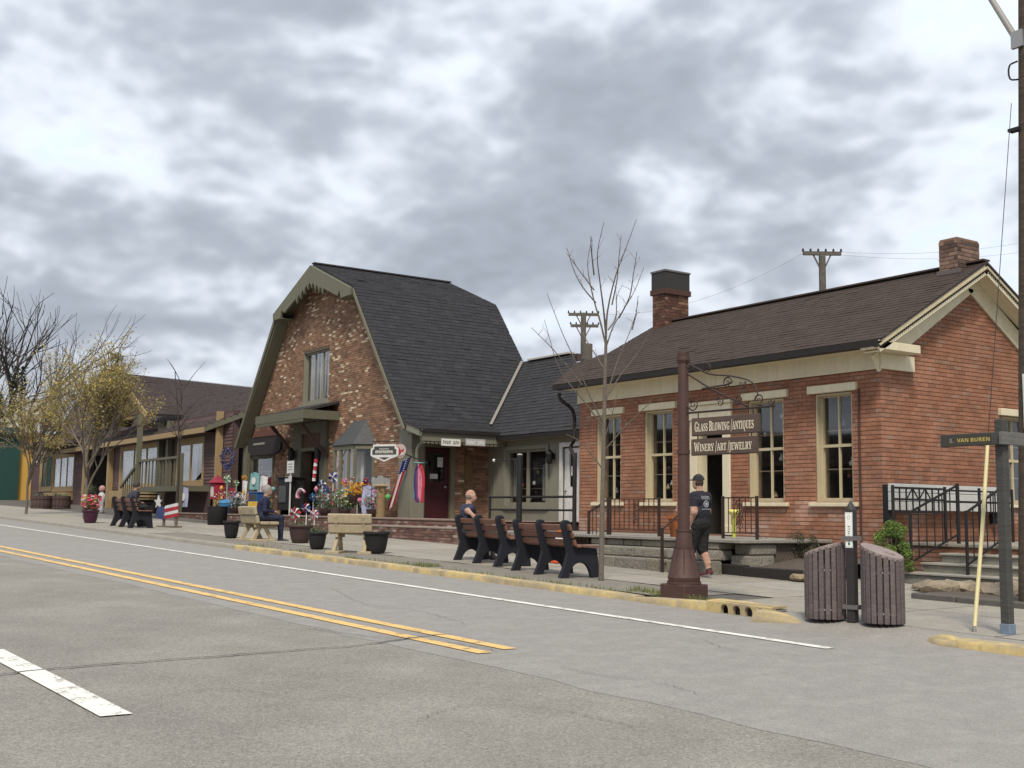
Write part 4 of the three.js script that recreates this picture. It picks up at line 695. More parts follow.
// ---------------------------------------------------------------- far end of the block
{
  const y = thing('yellow_building', 'mustard yellow building with cream upper storey behind the green one', 'building'); const c = -85.3, z = onX(19, 470, c).z + .3, zr = onX(36, 470, c).z, yt = onX(26, 436, c).y;
  part('wall', [bx(c - 10, c, 0, yt, zr, z)], mat(lin(.66, .39, .08), .8, { map: tStreak, m: 2 }), y); part('cornice', [bx(c - 10, c + .2, yt, yt + .3, zr - .1, z)], M.tan, y);
  const x2 = c - 1.2, za = onX(18, 430, x2).z, zb2 = onX(37, 430, x2).z, t2 = onX(28, 420, x2).y; part('upper_wall', [bx(x2 - 8, x2, yt + .3, t2, zb2, za)], M.cream, y); part('upper_cornice', [bx(x2 - 8, x2 + .3, t2, t2 + .35, zb2 - .1, za + .1)], mat(lin(.5, .45, .33), .8), y);
  const g = thing('green_building', 'dark green painted building at the far end of the block', 'building'); const gc = -85, zg = onX(-6, 470, gc).z, zh = onX(19, 470, gc).z, gt = onX(8, 434, gc).y;
  part('wall', [bx(gc - 12, gc, 0, gt, zh, zg)], mat(lin(.012, .06, .05), .7, { map: tStreak, m: 2 }), g); part('cornice', [bx(gc - 12, gc + .4, gt, gt + .45, zh, zg + .3)], mat(lin(.012, .05, .045), .7, { map: tStreak, m: 2 }), g);
  const wz = -30, w0 = onZ(40, 430, wz), w1 = onZ(140, 430, wz), ww = thing('white_house', 'white gabled house half hidden behind the budding tree', 'house'); const wt = onZ(80, 434, wz).y; part('wall', [bx(w0.x, w1.x, 1, wt, wz - 6, wz)], M.white, ww); part('roof', [slab([V(w0.x - .5, wt, wz + .5), V(w1.x + .5, wt, wz + .5), V(w1.x + .5, wt + 1.4, wz - 3), V(w0.x - .5, wt + 1.4, wz - 3)], .15).geo], mat(lin(.35, .36, .38), .8, { map: tMottle, m: 1 }), ww);
}
// ---------------------------------------------------------------- shops on the opposite side of the street, mirrored in the windows
for (const [x0, x1, h, m, lab] of [[-78, -52, 5.2, color(.12, .07, .05), 'long brown shop on the opposite side of the street'], [-51.5, -34, 4.6, color(.2, .17, .13), 'tan shop with flat roof across the street'], [-33.5, -12, 5.0, color(.16, .065, .045), 'red brick shop across the street from the brick house']]) {
  const g0 = roadY((x0 + x1) / 2), z = 16.5, s = thing('opposite_shop', lab, 'shop'); part('wall', [bx(x0, x1, g0 - .6, g0 + h, z, z + 8)], m, s); part('parapet', [bx(x0 - .1, x1 + .1, g0 + h, g0 + h + .3, z - .12, z + 8)], M.oliveD, s);
  for (let x = x0 + 1.5; x < x1 - 3; x += 4.2) { const w = sub('window', s); part('frame', [bx(x, x + 2.6, g0 + .9, g0 + 3, z - .06, z)], M.creamDark, w); part('pane', [bx(x + .12, x + 2.48, g0 + 1.02, g0 + 2.88, z - .075, z - .065)], M.room, w); }
  part('awning', [slab([V(x0 + .8, g0 + 3.3, z - 1.2), V(x1 - .8, g0 + 3.3, z - 1.2), V(x1 - .8, g0 + 3.8, z), V(x0 + .8, g0 + 3.8, z)], .05).geo], M.plum, s); part('door', [bx((x0 + x1) / 2 - .5, (x0 + x1) / 2 + .5, g0, g0 + 2.2, z - .05, z - .004)], M.door, s);
}
// ================================================================ brick terrace in front of the gambrel shop
const TERR = 1.12;
const terrPick = (x, v) => { const f = .6 + .6 * rnd(), t = rnd(), c = t < .3 ? [.19, .105, .09] : t < .5 ? [.30, .2, .16] : t < .56 ? [.46, .38, .31] : [.235, .12, .095]; return { c: c.map(q => q * f) }; };
{
  const b = thing('brick_terrace', 'long low brick terrace with steps at the front of the shops', 'terrace'); const z = -14.55, xl = -47, xr = onZ(484, 530, z).x;
  brickWall(b, V(xl, 0, z), X1, Z1, [[0, .3], [xr - xl, .3], [xr - xl, TERR], [0, TERR]], [], terrPick, M.mortarG, { name: 'front_wall', th: .2 });
  brickWall(b, V(xr, 0, z), NZ, X1, [[0, .3], [3.6, .3], [3.6, TERR], [0, TERR]], [], terrPick, M.mortarG, { name: 'end_wall', th: .2 });
  part('coping', [rbx(xl, xr + .03, TERR, TERR + .05, z - .32, z + .03, .012)], mat(lin(.33, .24, .2), .92, { map: tMottle, m: .5 }), b);
  part('deck', [bx(xl, xr, TERR - .05, TERR + .01, -18.4, z - .33)], mat(lin(.24, .17, .14), .95, { map: tMottle, m: .6 }), b);
  const s0 = onZ(384, 540, z).x, h = TERR - paveY(s0, z);
  brickWall(b, V(s0, 0, z + .36), X1, Z1, [[0, .3], [xr + .2 - s0, .3], [xr + .2 - s0, TERR - h * .42], [0, TERR - h * .42]], [], terrPick, M.mortarG, { name: 'step', th: .34 });
  part('tread', [rbx(s0, xr + .2, TERR - h * .42, TERR - h * .42 + .045, z, z + .39, .01)], mat(lin(.38, .31, .26), .92, { map: tMottle, m: .5 }), b);
}
// stone steps and porch of the brick house
function stones(parent, x0, x1, y0, y1, z0, z1, seed, name = 'stone_block', L = [.45, 1.0]) {
  for (let x = x0; x < x1 - .05;) { let e = Math.min(x1, x + rr(...L)); if (x1 - e < .25) e = x1; const f = rr(.75, 1.1), g = tint(rbx(x + .008, e - .008, y0, y1 - rr(0, .012), z0, z1 - rr(0, .04), .03, 2), [.33 * f, .305 * f * rr(.96, 1.02), .245 * f * rr(.92, 1.06)]); const p = g.attributes.position; for (let i = 0; i < p.count; i++) { const n = .025 * (fbm(p.getX(i) * 5 + 9, p.getY(i) * 6 + p.getZ(i) * 4, 3, 5) - .5); p.setXYZ(i, p.getX(i), p.getY(i) + n * .5, p.getZ(i) + n); } g.computeVertexNormals(); part(name, g, M.stone, parent); x = e; }
}
{
  const b = thing('stone_porch', 'rough stone steps and porch below the brick house windows', 'porch'); const xl = onZ(574, 540, -12.9).x, xr = onZ(700, 560, -12.9).x, g0 = paveY(-16.5, -12.9), t = .95, s = (t - g0) / 3;
  stones(b, xl, xr, g0 - .1, g0 + s, -13.4, -12.85, 1); stones(b, xl - .1, xr - .05, g0 + s, g0 + 2 * s, -13.7, -13.12, 2); stones(b, xl - .2, xr - .1, g0 + 2 * s, t - .05, -14, -13.42, 3);
  const x2 = onZ(762, 545, -13.9).x; stones(b, xr, x2, g0 - .1, g0 + s * 1.6, -14.2, -13.55, 4, 'stone_block', [.3, .6]); stones(b, xr, x2, g0 + s * 1.6, t - .05, -14.25, -13.62, 5, 'stone_block', [.3, .7]);
  part('porch_slab', [rbx(XL - .1, x2 + .05, t - .05, t + .01, -15.55, -13.38, .015)], M.concrete, b);
  part('fill', [bx(XL, x2 - .05, .2, t - .06, -15.5, -14.05)], M.dirt, b);
}
// iron railings
function railing(name, label, a, b, h, group, opt = {}) {
  const r = thing(name, label, 'railing', [0, 0, 0], 0, group), L = a.distanceTo(b), n = Math.max(2, Math.round(L / (opt.gap || .14))), up = V(0, h, 0), m = opt.mat || M.ironBrown, w = opt.w || .02;
  part('top_rail', [bar(a.clone().add(up), b.clone().add(up), w * 1.3, w)], m, r); part('bottom_rail', [bar(a.clone().add(V(0, .1, 0)), b.clone().add(V(0, .1, 0)), w, w * .8)], m, r);
  if (opt.midRail) part('middle_rail', [bar(a.clone().add(V(0, h * .5, 0)), b.clone().add(V(0, h * .5, 0)), w, w)], m, r);
  for (const e of [a, b]) part('post', [bx(e.x - w, e.x + w, e.y - (opt.foot || .02), e.y + h + .03, e.z - w, e.z + w)], m, r);
  if (!opt.bare) for (let k = 1; k < n; k++) { const p = a.clone().lerp(b, k / n); part('baluster', [rod(p.clone().add(V(0, .1, 0)), p.clone().add(up), .009, .009, 5)], m, r); }
  if (opt.scroll) { const c = a.clone().lerp(b, opt.scroll), u2 = b.clone().sub(a).normalize(); for (let k = 0; k < 5; k++) { const y = .16 + k * (h - .24) / 5, pts = []; for (let q = 0; q <= 16; q++) { const an = q / 16 * Math.PI * 3, rad = .02 + .065 * (1 - q / 16); pts.push(c.clone().addScaledVector(u2, Math.cos(an) * rad * (k % 2 ? 1 : -1)).add(V(0, y + .06 + Math.sin(an) * rad, 0))); } part('scroll', limb(pts, .01, .008, 5), m, r); } }
  return r;
}
{
  const y = .96, z = -13.55, A = onZ(610, 520, z), B = onZ(659, 520, z), C = onZ(592, 520, z);
  railing('iron_railing', 'brown iron railing with scrolls on stone porch behind the young tree', V(A.x, y, z), V(B.x, y, z), .66, null, { scroll: .55 });
  railing('iron_railing', 'sloping iron handrail at the low end of stone porch', V(C.x - .1, y - .25, z), V(A.x - .06, y, z), .66, null);
  const D = onZ(723, 520, -13.8), E2 = onZ(757, 520, -13.8); railing('iron_railing', 'brown iron railing panel between the doorway and flower bed', V(D.x, y, -13.8), V(E2.x, y, -13.8), .68, null, { scroll: .5 });
  const p = onZ(669, 560, -12.95), q = onZ(674, 520, -13.7); railing('iron_handrail', 'short iron handrail beside stone steps next to brown signpost', V(p.x, g1(p.x), -12.8), V(p.x + .02, y, -13.6), .7, null, { gap: .4, foot: .05 });
}
function g1(x) { return paveY(x, -12.9); }
{ // black pipe rail on the terrace in front of the sage wing
  const z = -15.6, a = onZ(489.5, 525, z), c = onZ(573.5, 525, z), y0 = onZ(530, 535, z).y, h = onZ(530, 497, z).y - y0, r = thing('pipe_rail', 'black pipe rail with two bars before the sage wing', 'railing');
  part('top_rail', [rod(V(a.x, y0 + h, z), V(c.x, y0 + h, z), .028)], M.iron, r); part('middle_rail', [rod(V(a.x, y0 + h * .66, z), V(c.x, y0 + h * .66, z), .025)], M.iron, r); for (const e of [a, c]) part('post', [rod(V(e.x, y0 - .4, z), V(e.x, y0 + h + .03, z), .032)], M.iron, r); part('brace', [rod(V(c.x, y0 + h * .1, z), V(c.x - .55, y0 - .05, z), .02)], M.iron, r); 
  part('footing', [bx(a.x - .3, c.x + .3, .2, y0 - .1, z - .4, z + .4)], M.concrete, r);
  const p = thing('black_post', 'thick black post with thin side arm beside the pipe rail', 'post'), q = onZ(519, 520, -13.3), t = onZ(519, 455, -13.3), l = onZ(494, 460.5, -13.3); part('shaft', [rod(V(q.x, paveY(q.x, -13.3), -13.3), V(q.x, t.y, -13.3), .062, .058, 12)], M.black, p); part('cap', [mv(new THREE.SphereGeometry(.06, 12, 8).scale(1, .5, 1), q.x, t.y, -13.3)], mat(lin(.3, .3, .3), .5), p); part('arm', [rod(V(q.x, l.y, -13.3), V(l.x, l.y, -13.3), .012)], M.iron, p); part('arm_tip', [mv(new THREE.SphereGeometry(.035, 8, 6), l.x, l.y, -13.3)], M.white, p);
}
// ---------------------------------------------------------------- side entrance: steps, porch, railings, white board
{
  const b = thing('side_steps', 'concrete steps and brick porch at the gable end of brick house', 'steps'); const z0 = -15.0, P = (px, py) => onZ(px, py, z0);
  const a = onZ(903, 572, z0).x, c = onZ(990, 572, z0).x, g0 = paveY(a, z0), n = 4, deck = .95, s = (deck - g0) / n;
  for (let k = 0; k < n - 1; k++) { const x = a + k * .12, st = part('step', [rbx(x, c + .5, g0 - .1, g0 + s * (k + 1) - .03, z0 - 3.2, z0 - k * .3 - .02, .012)], mat(lin(.30, .285, .235), .93, { map: tMottle, m: .7, bump: tRough, bm: .4, bs: .006 }), b); part('nosing', [rbx(x - .02, c + .52, g0 + s * (k + 1) - .03, g0 + s * (k + 1) + .005, z0 - 3.2, z0 - k * .3 + .015, .01)], mat(lin(.42, .40, .34), .93, { map: tMottle, m: .7 }), st); }
  const zk = z0 - (n - 1) * .3; brickWall(b, V(XC + .05, 0, zk - .05), X1, Z1, [[0, g0], [6, g0], [6, deck - .05], [0, deck - .05]], [], redPick, M.mortarR, { name: 'porch_front', th: .2 });
  part('porch_deck', [rbx(XC + .05, XC + 6.1, deck - .05, deck, zk - 3, zk + .0, .01)], mat(lin(.36, .33, .27), .93, { map: tMottle, m: .7 }), b);
  const w = thing('white_board', 'long weathered white board along the brick gable behind black railing', 'board'), wz0 = onX(891, 495, XC + .2).z, wz1 = onX(1002, 495, XC + .2).z, yT = onX(930, 484.5, XC + .2).y, yB = onX(930, 511, XC + .2).y;
  for (let k = 0; k < 3; k++) part('plank', [rbx(XC + .14, XC + .2, yB + (yT - yB) * k / 3 + .004, yB + (yT - yB) * (k + 1) / 3 - .004, wz1, wz0, .006)], mat(lin(.62, .62, .60), .8, { map: tStreak, m: .8, bump: tGrain, bm: .8, bs: .003 }), w);
  part('batten', [bx(XC + .02, XC + .14, yB - .2, yT - .02, wz0 - .14, wz0 - .02)], M.black, w); part('batten', [bx(XC + .02, XC + .14, yB - .2, yT - .02, wz1 + .02, wz1 + .12)], M.black, w);
  const rx = XC + .55, r0 = onX(893, 500, rx).z, r1 = onX(945, 500, rx).z, r2 = onX(1012, 500, rx).z, yt = onX(920, 488.5, rx).y, yb = onX(920, 512, rx).y;
  const rl = thing('black_railing', 'black iron railing with lattice panel along the side porch', 'railing');
  for (const y of [yt, (yt * .52 + yb * .48), yb]) part('rail', [bar(V(rx, y, r0), V(rx, y, r1), .03, .035)], M.iron, rl); for (const y of [yt, yt * .52 + yb * .48]) part('rail', [bar(V(rx, y - .015, r1), V(rx, y - .015, r2), .03, .03)], M.iron, rl);
  for (let k = 0; k <= 8; k++) { const z = r0 + (r1 - r0) * k / 8; part('baluster', [rod(V(rx, yb, z), V(rx, yt, z), k === 0 || k === 8 ? .028 : .014)], M.iron, rl); } for (let k = 0; k < 4; k++) { const za = r0 + (r1 - r0) * (.25 + k * .12), zb = r0 + (r1 - r0) * (.37 + k * .12); part('lattice_bar', [rod(V(rx, k % 2 ? yt : yb * .5 + yt * .5, za), V(rx, k % 2 ? yb * .5 + yt * .5 : yt, zb), .012)], M.iron, rl); }
  for (const z of [r0, r1, (r1 + r2) / 2, r2]) part('post', [rod(V(rx, deck - .02, z), V(rx, yt + .04, z), .026)], M.iron, rl); for (let k = 0; k < 5; k++) { const z = r2 + .1 + k * .13; part('baluster', [rod(V(rx, yb, z), V(rx, yt, z), .013)], M.iron, rl); }
  for (const [px, i] of [[911.5, 0], [967.5, 1]]) {
    const h = thing('stair_railing', i ? 'black stair railing on the right of the side steps' : 'black stair railing beside the green shrub', 'railing'), p = onZ(px, 565, z0 - .15), bot = V(p.x, g0 + s, z0 - .15), top = V(p.x + (i ? .05 : .18), deck, zk - .2), up = V(0, .92, 0);
    part('newel', [rod(bot, bot.clone().add(V(0, .95, 0)), .024, .024, 8)], M.iron, h); part('newel', [rod(top, top.clone().add(V(0, .95, 0)), .03, .03, 8)], M.iron, h); part('handrail', [bar(bot.clone().add(up), top.clone().add(up), .035, .028)], M.iron, h); part('lower_rail', [bar(bot.clone().add(V(0, .15, 0)), top.clone().add(V(0, .15, 0)), .025, .025)], M.iron, h);
    for (let k = 1; k < 6; k++) { const q = bot.clone().lerp(top, k / 6); part('baluster', [rod(q.clone().add(V(0, .15, 0)), q.clone().add(up), .01, .01, 5)], M.iron, h); }
  }
}
// ---------------------------------------------------------------- planting bed with timber edging, rocks
{
  const a = onPave(712, 574), c = onPave(800, 583), bed = struct('planting_bed', sheet(a.x - .6, XC + .2, x => -13.55, x => ZB + .04, .1, 26, 14, (x, z) => paveY(x, z) + .13 * sm(0, 1.6, -13.55 - z) + .05 * fbm(x * 3, z * 3, 4, 4)), M.dirt);
  const t = thing('timber_edging', 'dark timber edging along the planting bed', 'edging'), n = 4, x0 = onPave(706, 571).x, x1 = onPave(790, 582).x; for (let k = 0; k < n; k++) { const p = x0 + (x1 - x0) * k / n, q = x0 + (x1 - x0) * (k + 1) / n; part('timber', [rbx(p + .005, q - .005, paveY(p, -13.4) - .05, paveY(p, -13.4) + .17 - rr(0, .02), -13.62, -13.45, .02, 2)], M.timber, t); }
}
function rock(x, y, z, s, tone, label, group, sq = .55) {
  const g = new THREE.IcosahedronGeometry(1, 1), p = g.attributes.position, o = rr(0, 50); for (let i = 0; i < p.count; i++) { const v = V(p.getX(i), p.getY(i), p.getZ(i)), k = .55 + .9 * fbm(v.x * 1.7 + o, v.y * 1.7 + v.z * 2.1 + o, 3, 9); p.setXYZ(i, v.x * k * s * 1.35, v.y * k * s * sq, v.z * k * s); }
  g.computeVertexNormals(); const q = uvBox(clean(g)); q.rotateY(rr(0, 6)); q.translate(x, y + s * sq * .5, z);
  return single('rock', tint(q, tone), M.stone, label, 'rock', group);
}
{
  const edge = thing('bed_edging', 'low dark kerb around the rocks by the side steps', 'edging'), A = onPave(913, 598), B = onPave(1060, 612); for (let k = 0; k < 3; k++) { const p = A.clone().lerp(B, k / 3), q = A.clone().lerp(B, (k + 1) / 3); part('edging_block', [bar(p.clone().add(V(.01, .02, 0)), q.clone().add(V(-.01, .02, 0)), .14, .11, .02)], mat(lin(.13, .12, .11), .95, { map: tMottle, m: .5 }), edge); }
  struct('rock_bed', sheet(A.x, B.x + 1, x => A.z - .08 + (x - A.x) / (B.x - A.x) * (B.z - A.z), x => -14.85, .03, 14, 8, (x, z) => paveY(x, z) + .04 * fbm(x * 4, z * 4, 3, 14)), M.dirt);
  for (let k = 0; k < 14; k++) { const px = 925 + k * 7.2 + rr(-3, 3), q = onPave(px, 590 + rr(-7, 5) + k * .3); rock(q.x, q.y + .02, q.z - .1, rr(.12, .24), (f => [.36 * f, .295 * f, .21 * f])(rr(.7, 1.15)), 'tan fieldstone in the bed beside the side steps', 'stones in the bed by the side steps', .5); }
  for (let k = 0; k < 4; k++) { const q = onPave(788 + k * 7, 579 + (k % 2) * 3); rock(q.x, q.y + .03, q.z - .1, rr(.12, .17), (f => [.44 * f, .35 * f, .22 * f])(rr(.8, 1.1)), 'pale stone at the end of the timber edging', 'stones at the end of the timber edging', .5); }
}
// ================================================================ STREET FURNITURE
function textTex(w, h, draw) { const c = document.createElement('canvas'); c.width = w; c.height = h; draw(c.getContext('2d'), w, h); const t = new THREE.CanvasTexture(c); t.colorSpace = THREE.SRGBColorSpace; t.magFilter = THREE.LinearFilter; return t; }
function plate(w, h, texture, rough = .7) { const g = new THREE.PlaneGeometry(w, h); return [clean(g), new THREE.MeshPhysicalMaterial({ map: texture, roughness: rough, side: THREE.DoubleSide })]; }
{ // brown post with scroll bracket and two hanging boards
  const q = onPave(684, 597), x = q.x, z = q.z, t = thing('sign_post', 'tall rust brown post with octagonal base and scroll bracket at kerb', 'post', [x, q.y, z], .06), topY = onZ(683, 353, z).y - q.y, M1 = M.rust;
  const oct = (r0, r1, y0, y1) => { const g = clean(new THREE.CylinderGeometry(r1, r0, y1 - y0, 8, 1)); g.rotateY(Math.PI / 8); g.translate(0, (y0 + y1) / 2, 0); return uvBox(g); };
  part('base', [rbx(-.22, .22, -.05, .17, -.22, .22, .02, 2), oct(.235, .235, .17, .2), oct(.215, .225, .2, .25)], M1, t);
  part('flare', [oct(.225, .15, .25, .5), oct(.15, .118, .5, .64), oct(.13, .13, .62, .66), oct(.118, .105, .66, .86), oct(.118, .118, .84, .87)], M1, t);
  part('shaft', [oct(.086, .072, .87, topY - .14)], M1, t);
  for (let k = 0; k < 8; k++) { const a = k / 8 * Math.PI * 2, c = Math.cos(a), s = Math.sin(a); part('rib', [rod(V(c * .19, .27, s * .19), V(c * .118, .62, s * .118), .014, .01, 5)], M1, t); }
  part('collar', [oct(.092, .092, topY * .58, topY * .58 + .05)], M1, t);
  part('cap', [oct(.076, .095, topY - .14, topY - .1), oct(.095, .095, topY - .1, topY - .05), oct(.08, .085, topY - .05, topY)], M1, t);
  part('eye_bolt', [mv(new THREE.TorusGeometry(.04, .014, 6, 14), .11, topY - .17, 0)], M.ironBrown, t);
  // bracket lies along the street, to the right of the post
  const br = sub('bracket', t), yb = onZ(720, 410, z).y - q.y, len = onZ(770, 408, z).x - x;
  part('arm', [rod(V(.07, yb, 0), V(len, yb, 0), .014)], M.ironBrown, br);
  part('stay', [limb([V(.07, yb + .52, 0), V(len * .33, yb + .28, 0), V(len * .72, yb + .02, 0)], .013, .012, 6)], M.ironBrown, br);
  const spiral = (cx, cy, r, turns, a0, dir, tail) => { const pts = []; if (tail) pts.push(V(...tail, 0)); for (let k = 0; k <= 26; k++) { const f = k / 26, a = a0 + dir * f * turns * Math.PI * 2, rad = r * (1 - .8 * f); pts.push(V(cx + Math.cos(a) * rad, cy + Math.sin(a) * rad, 0)); } return limb(pts, .012, .008, 5); };
  for (const a of [[.18, yb + .11, .085, 1.4, -2.3, 1, [.06, yb + .1]], [len * .42, yb + .1, .065, 1.3, 2.6, -1], [len * .5, yb + .34, .08, 1.4, 0, 1, [len * .22, yb + .3]], [len * .28, yb + .55, .075, 1.3, 3.2, -1], [len * .66, yb + .3, .06, 1.2, .6, -1], [len * .62, yb + .12, .07, 1.4, 3, 1], [len * .84, yb + .09, .07, 1.4, 3.1, -1], [len * .97, yb + .06, .05, 1.3, 3.1, 1]]) part('scroll', spiral(...a), M.ironBrown, br);
  part('curve', limb([V(.15, yb + .62, 0), V(len * .3, yb + .48, 0), V(len * .55, yb + .42, 0), V(len * .78, yb + .3, 0), V(len * .83, yb + .14, 0)], .012, .01, 5), M.ironBrown, br);
  const sign = (label, words, pyT, pyB, pl, pr) => {
    const L = onZ(pl, (pyT + pyB) / 2, z), Rr = onZ(pr, (pyT + pyB) / 2, z), h = onZ((pl + pr) / 2, pyT, z).y - onZ((pl + pr) / 2, pyB, z).y, w = Rr.x - L.x, s = thing('hanging_sign', label, 'sign', [(L.x + Rr.x) / 2, (L.y + Rr.y) / 2, z + .0], .06);
    part('board', [rbx(-w / 2, w / 2, -h / 2, h / 2, -.022, .022, .008)], mat(lin(.105, .072, .055), .7, { map: tGrain, m: .6, bump: tGrain, bm: .5, bs: .003 }), s);
    const tx = textTex(1024, Math.round(1024 * h / w), (g, W, H) => {
      g.fillStyle = '#5a4a41'; g.fillRect(0, 0, W, H); for (let k = 0; k < 260; k++) { g.fillStyle = `rgba(${30 + 60 * hash2(k, 1, 3)},${25 + 45 * hash2(k, 2, 3)},${20 + 40 * hash2(k, 3, 3)},.16)`; g.fillRect(hash2(k, 5, 1) * W - 200, hash2(k, 6, 1) * H, 200 + 700 * hash2(k, 7, 1), 2 + 3 * hash2(k, 8, 1)); }
      g.fillStyle = '#d9d0b8'; g.textBaseline = 'alphabetic'; let parts = [], tot = 0; const B = H * .82, S = B * .8;
      for (const wd of words) { for (let i = 0; i < wd.length; i++) { const f = `bold ${i === 0 ? B : S}px serif`; g.font = f; const cw = g.measureText(wd[i]).width; parts.push([wd[i], f, cw]); tot += cw; } parts.push([' ', '', S * .3]); tot += S * .3; }
      const sc = Math.min(1, (W * .92) / tot); g.save(); g.translate(W * .5 - tot * sc / 2, H * .78); g.scale(sc, 1); let cx = 0; for (const [ch, f, cw] of parts) { if (f) { g.font = f; g.fillText(ch, cx, 0); } cx += cw; } g.restore();
    });
    const [pg, pm] = plate(w - .02, h - .02, tx); part('lettering', pg.translate(0, 0, .0235), pm, s);
    for (const e of [-w / 2 + .1, w / 2 - .1]) part('hanger', [rod(V(e, h / 2 - .01, 0), V(e, h / 2 + .09, 0), .008)], M.ironBrown, s);
    return s;
  };
  sign('brown hanging board lettered GLASS BLOWING /ANTIQUES on the bracket', ['GLASS', 'BLOWING', '/ANTIQUES'], 416, 434.5, 694.5, 758);
  sign('brown hanging board lettered WINERY /ART /JEWELRY below the other', ['WINERY', '/ART', '/JEWELRY'], 437.5, 454.5, 694, 756);
}
{ // recycling station: two slatted bins on a middle post
  const p0 = onPave(853, 626, -.045); p0.y = apronY(p0.x, p0.z); const t = thing('recycling_bins', 'pair of mauve slatted bins joined to a dark post with recycle plate', 'recycling bin', [p0.x, p0.y, p0.z], .22);
  t.scale.set(.86, 1, .86); const H = onZ(853, 502, p0.z).y - p0.y, post = [rbx(-.055, .055, 0, H - .08, -.055, .055, .012, 2), mv(new THREE.CylinderGeometry(.01, .07, .09, 4).rotateY(Math.PI / 4), 0, H - .035, 0)];
  part('post', post, mat(lin(.035, .03, .03), .6, { map: tMottle, m: .4 }), t);
  for (const y of [.14, .6 * H + .1]) part('clamp', [bx(-.1, .1, y, y + .045, -.075, .075)], mat(lin(.13, .12, .12), .5), t);
  const rt = textTex(128, 512, (g, W, Hh) => { g.fillStyle = '#e9ece6'; g.fillRect(0, 0, W, Hh); g.strokeStyle = '#2c6b52'; g.lineWidth = 6; g.beginPath(); g.arc(64, 60, 26, 0, 7); g.stroke(); g.save(); g.translate(64, 470); g.rotate(-Math.PI / 2); g.fillStyle = '#20483c'; g.font = 'bold 62px sans-serif'; g.textBaseline = 'middle'; g.fillText('RECYCLE', 30, 2); g.fillStyle = '#1f6a50'; g.beginPath(); g.arc(0, 0, 24, 0, 7); g.fill(); g.restore(); });
  const pw = .085, ph = H * .29; const pl = part('sign_plate', [rbx(-pw / 2 - .008, pw / 2 + .008, H - .12 - ph, H - .11, .056, .061, .003)], M.white, t); const [pg, pm] = plate(pw, ph - .02, rt, .5); part('lettering', pg.translate(0, H - .115 - ph / 2, .0625), pm, pl);
  const bin = (px0, px1, tilt, front) => {
    const a = onZ(px0, 610, p0.z), c = onZ(px1, 610, p0.z), b = sub('bin', t), r = .235, cx = (px0 < 850 ? -.37 : .40), cz = 0, n = 20, h = y => 0;
    const topAt = an => .75 + .07 * (-Math.cos(an) * (px0 < 850 ? -1 : 1));
    for (let k = 0; k < n; k++) { const an = k / n * Math.PI * 2, w = .06, yt = topAt(an), g = rbx(-w / 2, w / 2, .02, yt, -.012, .02, .008); const p = g.attributes.position; for (let i = 0; i < p.count; i++) if (p.getY(i) > yt - .03) { const an2 = an + p.getX(i) / r; p.setY(i, topAt(an2) - (yt - p.getY(i))); } g.rotateY(Math.PI / 2 - an); g.translate(cx + Math.cos(an) * r, 0, cz + Math.sin(an) * r); g.computeVertexNormals(); part('slat', g, slatMats[k % 3], b); }
    part('liner', [mv(lathe([[0, .03], [r - .02, .03], [r - .02, .62]], 24), cx, 0, cz)], color(.12, .115, .11), b);
    // sloped lid with a round opening
    const s = new THREE.Shape(); s.absarc(0, 0, r + .005, 0, Math.PI * 2); const ho = new THREE.Path(); ho.absarc(.1, .02, .07, 0, Math.PI * 2); s.holes.push(ho); const lg = clean(new THREE.ExtrudeGeometry(s, { depth: .03, bevelEnabled: true, bevelSize: .012, bevelThickness: .008, bevelSegments: 2, curveSegments: 24 })); lg.rotateX(-Math.PI / 2); const lp = lg.attributes.position; for (let i = 0; i < lp.count; i++) { const X = lp.getX(i), dir = (px0 < 850 ? 1 : -1); lp.setY(i, lp.getY(i) + .735 + .07 * dir * X / r); } lg.computeVertexNormals(); part('lid', uvBox(lg.translate(cx, 0, cz)), mat(lin(.33, .26, .245), .7, { map: tMottle, m: .4 }), b);
    for (const y of [.12, .54]) part('hoop', [mv(new THREE.TorusGeometry(r - .018, .012, 6, 30).rotateX(Math.PI / 2), cx, y, cz)], M.steel, b);
  };
  const slatMats = [M.slat, mat(lin(.16, .127, .13), .7, { map: tGrain, m: .7, bump: tGrain, bm: .7, bs: .002 }), mat(lin(.195, .155, .152), .7, { map: tGrain, m: 1.1, bump: tGrain, bm: .7, bs: .002 })];
  bin(811, 850, .1); bin(861, 908, .1);
}
